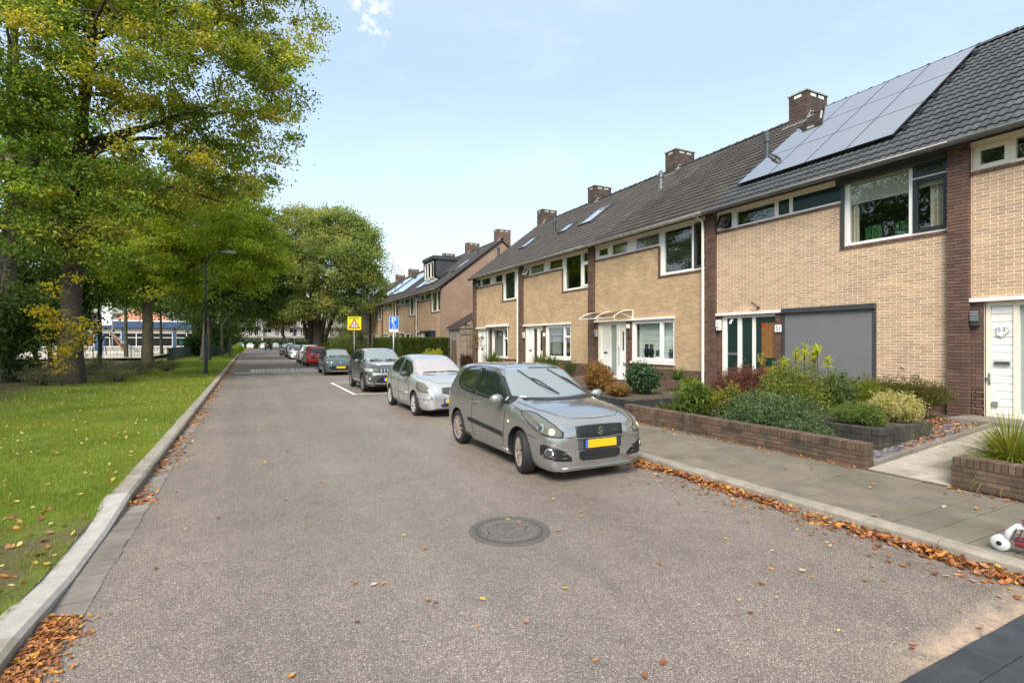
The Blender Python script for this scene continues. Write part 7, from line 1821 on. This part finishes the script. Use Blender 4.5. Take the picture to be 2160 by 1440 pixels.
# school warning sign
x, y, z = 5.85, 33.0, 3.02
T = thing('school_sign', 'yellow school warning sign with red triangle of children', 'road sign', (x, y, .12)); sign_pole(T, x, y+.05, 3.0)
plate_y(rrect(.83,.83,.05), x, y, z).build('sign_board', M['sign_yellow'], T, fixn=True)
text_mesh('SCHOOL', .62, .10, M['black'], 'lettering', T, (x, y-.003, z+.32), (1,0,0), (0,0,1), spacing=1.1, bold=.03)
def tri(r): return [(r*math.sin(a), r*math.cos(a)) for a in (0, R(120), R(240))]
plate_y(tri(.40), x, y-.004, z-.11).build('red_triangle', M['sign_red'], T, fixn=True); plate_y(tri(.26), x, y-.007, z-.11).build('white_triangle', M['sign_white'], T, fixn=True)
b = MB()
for dx, s in ((-.055, 1.0), (.05, 1.25)):
    ox, oz = x+dx, z-.22; yy = y-.011
    b.box(ox-.018*s, ox+.018*s, yy, yy+.002, oz+.055*s, oz+.125*s); b.prism([(.02*s*math.cos(a), .02*s*math.sin(a)) for a in [i*PI/5 for i in range(10)]], lambda u, v, d: (ox+u, yy+d, oz+.148*s+v), 0, .002)
    b.bar((ox,yy+.001,oz+.06*s),(ox-.03*s,yy+.001,oz),.014*s,.002); b.bar((ox,yy+.001,oz+.06*s),(ox+.03*s,yy+.001,oz),.014*s,.002); b.bar((ox,yy+.001,oz+.115*s),(ox+.045*s,yy+.001,oz+.07*s),.012*s,.002); b.bar((ox,yy+.001,oz+.115*s),(ox-.04*s,yy+.001,oz+.075*s),.012*s,.002)
b.build('child_pictogram', M['black'], T, fixn=True)
# parking sign
x, y, z = 5.8, 23.0, 2.725
T = thing('parking_sign', 'blue disabled parking sign on a steel pole above the off-roader', 'road sign', (x, y, .12)); sign_pole(T, x, y+.05, 2.9)
plate_y(rrect(.42,.585,.03), x, y, z).build('sign_border', M['sign_white'], T, fixn=True); plate_y(rrect(.395,.56,.025), x, y-.003, z).build('sign_board', M['sign_blue'], T, fixn=True)
text_mesh('P', .19, .25, M['sign_white'], 'lettering', T, (x, y-.006, z+.105), (1,0,0), (0,0,1))
b = MB(); yy = y-.006
for k in range(14):
    a0, a1 = R(150+k*17), R(150+(k+1)*17); b.bar((x-.0+.062*math.cos(a0),yy,z-.175+.062*math.sin(a0)),(x+.062*math.cos(a1),yy,z-.175+.062*math.sin(a1)),.016,.002,up=(0,1,0))
for p, q in (((-.02,-.03),(-.015,-.12)),((-.015,-.12),(.05,-.12)),((.05,-.12),(.075,-.20)),((.075,-.20),(.10,-.19)),((-.018,-.075),(.035,-.075))): b.bar((x+p[0],yy,z+p[1]),(x+q[0],yy,z+q[1]),.018,.002,up=(0,1,0))
b.prism([(.022*math.cos(i*PI/5), .022*math.sin(i*PI/5)) for i in range(10)], lambda u, v, d: (x-.022+u, yy+d, z-.005+v), 0, .002); b.build('wheelchair_symbol', M['sign_white'], T, fixn=True)
plate_y(rrect(.40,.11,.015), x, y, 2.37).build('lower_plate', M['sign_white'], T, fixn=True)
# round no-parking sign
x, y, z = 6.3, 86.0, 2.98
T = thing('no_parking_sign', 'small round blue and red no parking sign far down the street', 'road sign', (x, y, .12)); sign_pole(T, x, y+.05, 3.1)
circ = lambda r: [(r*math.cos(2*PI*k/24), r*math.sin(2*PI*k/24)) for k in range(24)]
plate_y(circ(.31), x, y, z).build('red_disc', M['sign_red'], T, fixn=True); plate_y(circ(.25), x, y-.004, z).build('blue_disc', M['sign_blue'], T, fixn=True); MB().bar((x-.18,y-.006,z+.18),(x+.18,y-.006,z-.18),.06,.003,up=(0,1,0)).build('red_slash', M['sign_red'], T)
plate_y(rrect(.5,.2,.02), x, y, z-.45).build('lower_plate', M['sign_white'], T, fixn=True)

# ---- mesh fences
def mesh_fence(label, pts, h=1.2, dense=.10, th=.012):
    T = thing('mesh_fence', label, 'fence', pts[0])
    for (a, b_) in zip(pts, pts[1:]):
        a = Vector(a); b_ = Vector(b_); L = (b_-a).length; n = max(1, round(L/2.5))
        for i in range(n+1):
            p = a.lerp(b_, i/n); MB().box(p.x-.03, p.x+.03, p.y-.03, p.y+.03, p.z-.1, p.z+h+.08).build('post', M['lamp_green'], T)
        for i in range(n):
            p, q = a.lerp(b_, i/n), a.lerp(b_, (i+1)/n); m = MB(); nb = int((q-p).length/dense)
            for k in range(1, nb): r = p.lerp(q, k/nb); m.bar(r+Vector((0,0,.05)), r+Vector((0,0,h)), th)
            for zz in (.06, .35, .65, .95, h-.02): m.bar(p+Vector((0,0,zz)), q+Vector((0,0,zz)), th*1.2)
            m.build('mesh_panel', M['lamp_green'], T)
mesh_fence('dark green mesh fence beside the maple, running along the verge', [(-6.0,51.5,.13),(-6.1,72,.13)], dense=.07)
mesh_fence('thin see-through mesh fence in front of the sandy playground', [(-24,53.5,.4),(-6.2,52.5,.13)], dense=.22, th=.012)
mesh_fence('far dark green mesh fence leading to the blue bins', [(-3.9,66,.12),(-2.4,112,.12)], h=1.25, dense=.16, th=.03)

# ---- playground
px0, py0 = -16.4, 82.0
T = thing('climbing_frame', 'wooden climbing frame with grey rope net on the sand', 'climbing frame', (px0, py0, .42))
b = MB()
for sx in (-1, 1):
    b.tube([(px0+sx*2.4,py0-1,.4),(px0+sx*.4,py0,3.3)], .09, 8); b.tube([(px0+sx*2.4,py0+1,.4),(px0+sx*.4,py0,3.3)], .09, 8)
    for k in range(1, 6): t = k/6; b.bar((px0+sx*(2.4-2*t),py0-1+t,.4+2.9*t),(px0+sx*(2.4-2*t),py0+1-t,.4+2.9*t),.05)
b.build('timber_frame', M['wood_door'], T, smooth=False)
b = MB()
for k in range(9):
    t = k/8; b.tube([(px0+.4+1.9*t,py0-.9+.2*math.sin(k),3.2-2.7*t*t),(px0+.9+2.9*t,py0+.4,2.6-2.1*t)], .03, 5); b.tube([(px0+.4,py0-.1*k,3.2),(px0+3.6,py0-.3*k+.8,.5)], .03, 5)
b.build('rope_net', M['galv'], T)
px1, py1 = -15.6, 70.0
T = thing('swing_frame', 'blue legged swing frame on the playground', 'swing', (px1, py1, .42)); b = MB()
for sx in (-1.6, 1.6):
    for sy in (-.9, .9): b.tube([(px1+sx,py1+sy,.4),(px1+sx,py1,2.6)], .05, 8)
b.tube([(px1-1.6,py1,2.6),(px1+1.6,py1,2.6)], .05, 8); b.build('frame', mat('blue_swing_paint', (.05,.12,.3), .4), T)
for sx in (-.6, .6):
    b = MB(); b.bar((px1+sx-.2,py1,2.55),(px1+sx-.2,py1,.95),.02); b.bar((px1+sx+.2,py1,2.55),(px1+sx+.2,py1,.95),.02); b.box(px1+sx-.24,px1+sx+.24,py1-.1,py1+.1,.9,.95); b.build('swing_seat', M['black'], T)
# ---- flat school building
T = thing('school_building', 'low flat roofed school building with blue fascia behind the playground', 'school', (-17, 108, .1))
x0, x1, y0 = -30, -8, 108
MB().box(x0, x1, y0+.4, y0+18, 0, 4.2).build('core', M['interior'], T)
MB().box(x0-.2, x1+.2, y0-.5, y0+18.2, 4.25, 5.3).build('fascia', M['fascia_blue'], T); MB().box(x0-.25, x1+.25, y0-.55, y0+18.3, 5.302, 5.5).build('roof_edge', M['sign_white'], T)
MB().box(x0, x1, y0-.02, y0+.38, 0, 1.0).build('low_wall', M['concrete_light'], T); MB().box(x0, x1, y0-.01, y0+.3, 3.4, 4.248).build('upper_panel', M['concrete_light'], T)
xx = x0
while xx < x1-1:
    w = put('window', None, T, (xx+1.8, y0, 1)); b = MB()
    for q in cells_minus(xx+.2, xx+3.4, 1.0, 3.4, [(xx+.3,xx+1.75,1.1,2.5),(xx+1.85,xx+3.3,1.1,2.5),(xx+.3,xx+1.75,2.6,3.3),(xx+1.85,xx+3.3,2.6,3.3)]): b.box(q[0], q[1], y0, y0+.08, q[2], q[3])
    b.build('frame', M['white'], w)
    MB().box(xx+.25, xx+3.35, y0+.085, y0+.1, 1.05, 3.35).build('pane', M['black_gloss'], w)
    MB().box(xx-.2, xx+.2, y0-.15, y0+.2, 0, 4.24).build('column', M['fascia_blue'], T); xx += 3.66
T = thing('orange_roofed_house', 'house with an orange tiled roof showing above the school', 'house', (-20, 130, 0)); MB().box(-25, -14, 128, 137, 0, 5.0).build('wall', M['concrete_light'], T)
MB().add([(-25.5,127.5,5),(-13.5,127.5,5),(-13.5,137.5,5),(-25.5,137.5,5),(-19.5,132.5,10.2)], [(0,1,4),(1,2,4),(2,3,4),(3,0,4),(3,2,1,0)]).build('roof', M['orange_tile'], T)
c = at(394, 720, 62); T = thing('info_board', 'teal information board by the mesh fence', 'sign', (c[0], c[1], .1)); MB().box(c[0]-.75,c[0]+.75,c[1]-.03,c[1]+.03,c[2]-.4,c[2]+.4).build('board', M['teal'], T)
for k in (-.6,.6): MB().box(c[0]+k-.04,c[0]+k+.04,c[1]+.031,c[1]+.1,.05,c[2]+.4).build('post', M['galv'], T)
b = MB(); b.box(c[0]-.55,c[0]-.15,c[1]-.034,c[1]-.031,c[2]+.02,c[2]+.16); b.box(c[0]-.55,c[0]+.2,c[1]-.034,c[1]-.031,c[2]-.2,c[2]-.14); b.build('pale_print', M['sign_white'], T)
c = at(237, 668, 80); T = thing('banner_mast', 'white upright banner on a mast before the school', 'banner', (c[0], c[1], .1)); MB().tube([(c[0],c[1],.1),(c[0],c[1],8.2)], .07, 8).build('mast', M['galv'], T); MB().box(c[0]-1.3,c[0]-.08,c[1]-.02,c[1]+.02,4.4,8.0).build('banner', M['sign_white'], T)
# ---- pale apartment block that closes the street
T = thing('apartment_block', 'pale four storey gallery apartment block closing the end of the street', 'apartment building', (0, 156, 0))
MB().box(-62, 42, 156.4, 166, 0, 12.2).build('core', M['interior'], T)
wx = []; 
for fl in range(4):
    z0 = .35+fl*2.9
    MB().box(-62, 42, 155.0, 156.39, z0+2.55, z0+2.75).build('gallery_slab', M['concrete_light'], T)
    b = MB()
    xx = -62
    holes = []
    while xx < 41: holes += [(xx+.6, xx+2.6, z0+1.0, z0+2.3), (xx+3.4, xx+4.5, z0+.05, z0+2.3), (xx+4.8, xx+5.9, z0+.05, z0+2.3)]; xx += 6.5
    for q in cells_minus(-62, 42, z0, z0+2.549, holes): b.box(q[0], q[1], 156.1, 156.39, q[2], q[3])
    b.build('facade_panel', M['concrete_light'], T)
    if fl: 
        b = MB(); b.box(-62, 42, 155.05, 155.09, z0+.95, z0+1.0); xx = -62
        while xx < 42: b.box(xx, xx+.05, 155.05, 155.1, z0-.15, z0+.95); xx += .8
        b.build('railing', M['galv'], T)
    for h_ in holes:
        if not (-44 < h_[0] < 24): continue
        w = put('window' if h_[2] > z0+.5 else 'door', None, T, ((h_[0]+h_[1])/2, 156.1, h_[2])); b = MB()
        md = (h_[0]+h_[1])/2
        cc_ = [(h_[0]+.08, md-.04, h_[2]+.08, h_[3]-.08), (md+.04, h_[1]-.08, h_[2]+.08, h_[3]-.08)]
        for q in cells_minus(h_[0], h_[1], h_[2], h_[3], cc_): b.box(q[0], q[1], 156.14, 156.22, q[2], q[3])
        b.build('frame', M['white'], w); MB().box(h_[0]+.05, h_[1]-.05, 156.221, 156.24, h_[2]+.05, h_[3]-.05).build('pane' if h_[2] > z0+.5 else 'door_leaf', M['black_gloss'] if h_[2] > z0+.5 else mat('brown_door', (.05,.03,.03), .4), w)
for xx in range(-62, 43, 13): MB().box(xx, xx+.4, 155.0, 156.09, .1, 12.0).build('pier', M['concrete_light'], T)
MB().box(-63, 43, 154.8, 167, 12.22, 12.6).build('flat_roof', M['charcoal'], T)
MB().box(-17.5, -12.5, 154.3, 154.99, .3, 2.6).build('red_door_panel', M['red_panel'], T)

# ---- small street things
def bin_(label, x, y):
    T = thing('wheelie_bin', label, 'wheelie bin', (x, y, .1), 'blue wheelie bins'); b = MB(); b.add([(x-.24,y-.28,.16),(x+.24,y-.28,.16),(x+.24,y+.24,.16),(x-.24,y+.24,.16),(x-.30,y-.36,1.3),(x+.30,y-.36,1.3),(x+.30,y+.34,1.3),(x-.30,y+.34,1.3)], BOXF); b.build('bin_body', M['bin_blue'], T)
    MB().add([(x-.32,y-.39,1.305),(x+.32,y-.39,1.305),(x+.32,y+.38,1.305),(x-.32,y+.38,1.305),(x-.29,y-.34,1.38),(x+.29,y-.34,1.38),(x+.29,y+.34,1.42),(x-.29,y+.34,1.42)], BOXF).build('bin_lid', M['bin_blue'], T)
    for s in (-1, 1): MB().lathe([(0,-.03),(.13,-.03),(.13,.03),(0,.03)], 14, 'x', (x+s*.27,y+.2,.23)).build('bin_wheel', M['rubber'], T)
bin_('blue wheelie bin, the one against the mesh fence', -2.25, 113.2); bin_('blue wheelie bin, the one on the road side', -1.5, 113.6)
for x, y, lab in ((-.1,127.7,'short yellowish post at the road end nearest the blue bins'), (2.0,127.3,'middle one of the short yellowish posts at the road end'), (4.94,127.0,'short yellowish post at the road end nearest the black car')):
    T = thing('bollard', lab, 'bollard', (x, y, 0), 'short posts at the end of the road'); MB().lathe([(.13,0),(.12,.75),(.10,.8)], 12, o=(x,y,0)).build('post', mat('yellow_wood', (.5,.34,.14), .7), T); MB().lathe([(.125,.6),(.125,.68)], 12, o=(x,y,0)).build('reflector_band', M['sign_white'], T)
# timber gate, fence boards and lean-to between the rows
T = thing('timber_gate', 'grey timber gate of upright boards beside the end house', 'gate', (11.55, 28.85, .2))
for k in range(8): MB().box(11.17+k*.097, 11.17+k*.097+.082, 28.83, 28.855, .3, 2.22).build('board', M['grey_wood'], T)
for z in (.6, 1.9): MB().box(11.17, 11.94, 28.857, 28.90, z, z+.09).build('rail', M['grey_wood'], T)
for xx in (11.08, 11.96): MB().box(xx, xx+.08, 28.82, 28.90, .1, 2.3).build('post', M['grey_wood'], T)
T = thing('timber_fence', 'narrow brown board fence between hedge and gate', 'fence', (10.98, 29.2, .2))
for k in range(3): MB().box(10.80+k*.095, 10.88+k*.095, 29.0, 29.03, .25, 1.98).build('board', mat('brown_board', (.10,.055,.03), .85, rand=.2), T)
MB().box(10.8, 11.07, 29.032, 29.07, 1.5, 1.6).build('rail', M['grey_wood'], T)
T = thing('lean_to', 'weathered lean-to of level boards rising above the gate', 'shed', (12.3, 30, .2))
for k in range(9):
    z = .3+k*.34; xr = 13.2; xl = 11.62 if z+.28 < 2.75 else 11.62+(z+.28-2.75)/.62*.9
    MB().box(xl, xr, 29.75, 29.78, z, z+.29).build('board', M['grey_wood'], T)
MB().add([(11.5,29.65,2.72),(13.3,29.65,3.75),(13.3,32,3.75),(11.5,32,2.72),(11.5,29.65,2.78),(13.3,29.65,3.81),(13.3,32,3.81),(11.5,32,2.78)], BOXF).build('roof', M['black'], T)
MB().box(11.66, 13.15, 29.9, 31.9, .2, 2.7).build('inner_wall', M['interior'], T)

# ---- two cyclists far down the road
def person(label, x, y, coat, legs, hairc, seed):
    T = thing('person', label, 'person', (x, y, 0)); rr = random.Random(seed); b = MB()
    J = [((0,.0,.95),.15),((0,.02,1.15),.165),((0,.10,1.38),.18),((0,.13,1.47),.07),((0,.15,1.56),.065),((0,.17,1.66),.10),((0,.17,1.76),.06)]
    V = [j[0] for j in J]; Rr = [j[1] for j in J]; E_ = [(i, i+1) for i in range(6)]
    for s in (-1, 1):
        i0 = len(V); V += [(s*.17,.10,1.38),(s*.24,.30,1.18),(s*.24,.52,1.06),(s*.24,.58,1.05)]; Rr += [.075,.055,.045,.04]; E_ += [(2,i0),(i0,i0+1),(i0+1,i0+2),(i0+2,i0+3)]
        i0 = len(V); kz, ky, fz, fy = ((.62,.38,.22,.22) if s > 0 else (.55,.28,.10,.12)); V += [(s*.10,.02,.90),(s*.11,ky,kz),(s*.11,fy,fz),(s*.11,fy+.16,fz-.03)]; Rr += [.10,.075,.05,.04]; E_ += [(0,i0),(i0,i0+1),(i0+1,i0+2),(i0+2,i0+3)]
    me = bpy.data.meshes.new('person'); me.from_pydata(V, E_, []); o = bpy.data.objects.new('tmp', me); COL.objects.link(o)
    md = o.modifiers.new('s', 'SKIN'); o.data.skin_vertices[0].data[0].use_root = True
    for i, r in enumerate(Rr): o.data.skin_vertices[0].data[i].radius = (r, r)
    o.modifiers.new('d', 'SUBSURF').levels = 1
    dg = bpy.context.evaluated_depsgraph_get(); dg.update(); m2 = bpy.data.meshes.new_from_object(o.evaluated_get(dg)); bpy.data.objects.remove(o)
    m2.materials.clear(); skin = mat('skin', (.45,.28,.2), .6, var=.05); cm, lm, hm = mat('coat', coat, .9), mat('trousers', legs, .9), mat('hair', hairc, .8)
    for q in (cm, lm, skin): m2.materials.append(q)
    for p in m2.polygons:
        c_ = p.center; p.material_index = 2 if c_.z > 1.52 or (c_.y > .5 and c_.z > .95) else (1 if c_.z < .9 else 0)
    ob = put('body', m2, T, (x, y, 0)); m2.polygons.foreach_set('use_smooth', [True]*len(m2.polygons))
    b = MB(); b.lathe([(0,.13),(.075,.10),(.108,.03),(.10,-.05),(.06,-.09)], 14, o=(x,y+.155,1.70)); b.build('hair', hm, T, smooth=True)
def bicycle(label, x, y):
    T = thing('bicycle', label, 'bicycle', (x, y, 0), 'bicycles ridden down the street'); f = M['black']
    for yy in (-.42, .62):
        w = put('wheel', None, T, (x, y+yy, .35)); pts = [(x, y+yy+.33*math.cos(2*PI*k/24), .35+.33*math.sin(2*PI*k/24)) for k in range(25)]
        MB().tube(pts, .02, 6, cap=False).build('tyre', M['rubber'], w); b = MB()
        for k in range(8): a = PI*k/8; b.bar((x,y+yy-.32*math.cos(a),.35-.32*math.sin(a)),(x,y+yy+.32*math.cos(a),.35+.32*math.sin(a)),.006)
        b.build('spokes', M['galv'], w)
    b = MB(); 
    for p, q in (((-.42,.35),(.02,.32)),((.02,.32),(-.12,.85)),((-.42,.35),(-.1,.75)),((.02,.32),(.45,.82)),((-.1,.72),(.45,.86)),((.62,.35),(.45,.98))): b.tube([(x,y+p[0],p[1]),(x,y+q[0],q[1])], .02, 6)
    b.build('frame', f, T); b = MB(); b.tube([(x-.28,y+.42,1.03),(x,y+.46,1.0),(x+.28,y+.42,1.03)], .015, 6); b.build('handlebar', M['galv'], T); MB().box(x-.09,x+.09,y-.24,y+.02,.86,.92).build('saddle', f, T)
bicycle('bicycle under the person in the brown coat', 2.95, 113); person('person in a brown coat cycling away down the street', 2.95, 113-.08, (.13,.06,.035), (.03,.03,.04), (.10,.05,.03), 1)
bicycle('bicycle under the person in dark clothes', 4.0, 115.5); person('person in dark clothes cycling beside the black car', 4.0, 115.5-.08, (.02,.022,.03), (.02,.02,.025), (.03,.02,.015), 2)

# ---- child's ride-on toy on the pavement edge
tx, ty, tz = 5.685, 1.93, .122
T = thing('ride_on_toy', 'grey and red ride-on toy standing on the pavement edge', 'ride-on toy', (tx, ty, tz))
gp = mat('light_grey_plastic', (.55,.55,.54), .35, var=.05); rp_ = mat('pinkish_red_plastic', (.50,.06,.09), .35, var=.05)
for s, yy in ((-1, ty+.06), (1, ty-.42)):
    w = put('wheel', None, T, (tx, yy, tz+.085)); MB().lathe([(0,-.04),(.045,-.04),(.064,-.027),(.066,0),(.064,.027),(.045,.04),(0,.04)], 28, 'x', (tx-.02,yy,tz+.066)).build('tyre', gp, w, smooth=True, angle=50); MB().lathe([(0,-.047),(.018,-.045),(.02,-.035)], 16, 'x', (tx-.02,yy,tz+.066)).build('hub_cap', M['black'], w)
b = MB(); b.tube([(tx-.02,ty+.03,tz+.08),(tx-.02,ty+.005,tz+.17),(tx+.0,ty-.04,tz+.225),(tx+.03,ty-.11,tz+.24)], [.030,.030,.028,.026], 12); b.build('frame_arm', gp, T, smooth=True)
b = MB()
for k in range(5): b.tube([(tx-.05,ty-.02-.035*k,tz+.13),(tx-.05,ty-.05-.035*k,tz+.22)], .006, 5)
b.tube([(tx-.05,ty-.02,tz+.13),(tx-.05,ty-.2,tz+.13)], .008, 5); b.build('step_grille', M['charcoal'], T)
b = MB(); b.tube([(tx-.01,ty-.03,tz+.10),(tx,ty-.2,tz+.12),(tx,ty-.42,tz+.13)], [.04,.06,.05], 12); b.build('body', rp_, T, smooth=True)
b = MB(); b.tube([(tx+.0,ty-.075,tz+.26),(tx+.02,ty-.12,tz+.28),(tx+.05,ty-.3,tz+.30)], [.03,.04,.05], 12); b.build('seat', rp_, T, smooth=True)
MB().tube([(tx,ty-.40,tz+.10),(tx,ty-.36,tz+.45)], .02, 10).build('steering_post', gp, T, smooth=True); MB().tube([(tx-.15,ty-.36,tz+.46),(tx+.15,ty-.36,tz+.46)], .018, 10).build('handlebar', rp_, T, smooth=True)

# ---- things on window sills
def vase(label, x, y, z, h):
    T = thing('vase', label, 'vase', (x, y, z), 'black vases on the window board'); b = MB(); k = h/.45
    b.lathe([(0,0),(.05*k,0),(.04*k,.03*k),(.065*k,.10*k),(.085*k,.20*k),(.07*k,.29*k),(.042*k,.36*k),(.05*k,.42*k),(.065*k,.45*k),(.05*k,.45*k),(.03*k,.38*k)], 18, o=(x,y,z)); b.build('vase_body', M['black_gloss'], T, smooth=True); MB().lathe([(.048*k,.33*k),(.052*k,.34*k),(.048*k,.35*k)], 18, o=(x,y,z)).build('neck_ring', M['charcoal'], T)
vase('tall black vase, outermost one behind the large pane', FX+.15, 13.72, 1.292, .50); vase('tall black vase, second one behind the large pane', FX+.15, 13.48, 1.292, .50); vase('small black vase behind the narrow pane', FX+.15, 12.60, 1.292, .34); vase('tall black vase at the end of the narrow pane', FX+.15, 12.42, 1.292, .46)
def pot(label, x, y, z, w, h, seed, col):
    T = thing('potted_plant', label, 'potted plant', (x, y, z), 'plants on window boards'); MB().box(x-.06, x+.06, y-w/2, y+w/2, z, z+.10).build('pot', M['offwhite_plastic'], T); rg = np.random.default_rng(seed); b = MB()
    for k in range(46): xx, yy = x+rg.uniform(-.05,.05), y+rg.uniform(-w/2+.01,w/2-.01); b.bar((xx,yy,z+.1),(xx+rg.normal(0,.01),yy+rg.normal(0,.01),z+.1+h*rg.uniform(.85,1.05)),.012)
    b.build('foliage', mat('upright_green_leaf', col, .6, rand=.3), T)
pot('square green potted plant near the curtain behind the upper window', FX+.26, 6.52, 4.047, .30, .30, 1, (.03,.12,.03)); pot('square green potted plant near the casement behind the upper window', FX+.26, 5.92, 4.047, .30, .30, 2, (.03,.12,.03))
pot('dark leafy potted plant between the vases', FX+.15, 13.12, 1.292, .2, .2, 3, (.02,.06,.03))
T = thing('stone_bowl', 'white bowl standing by the reddish lace leaf maple', 'bowl', (10.0, 8.4, .33)); MB().lathe([(.05,0),(.1,.02),(.22,.13),(.23,.15),(.20,.14),(.05,.05),(0,.04)], 22, o=(10.0,8.4,.36)).build('bowl_body', M['white'], T, smooth=True); MB().lathe([(.09,0),(.07,.035)], 16, o=(10.0,8.4,.328)).build('foot', M['kerb'], T)
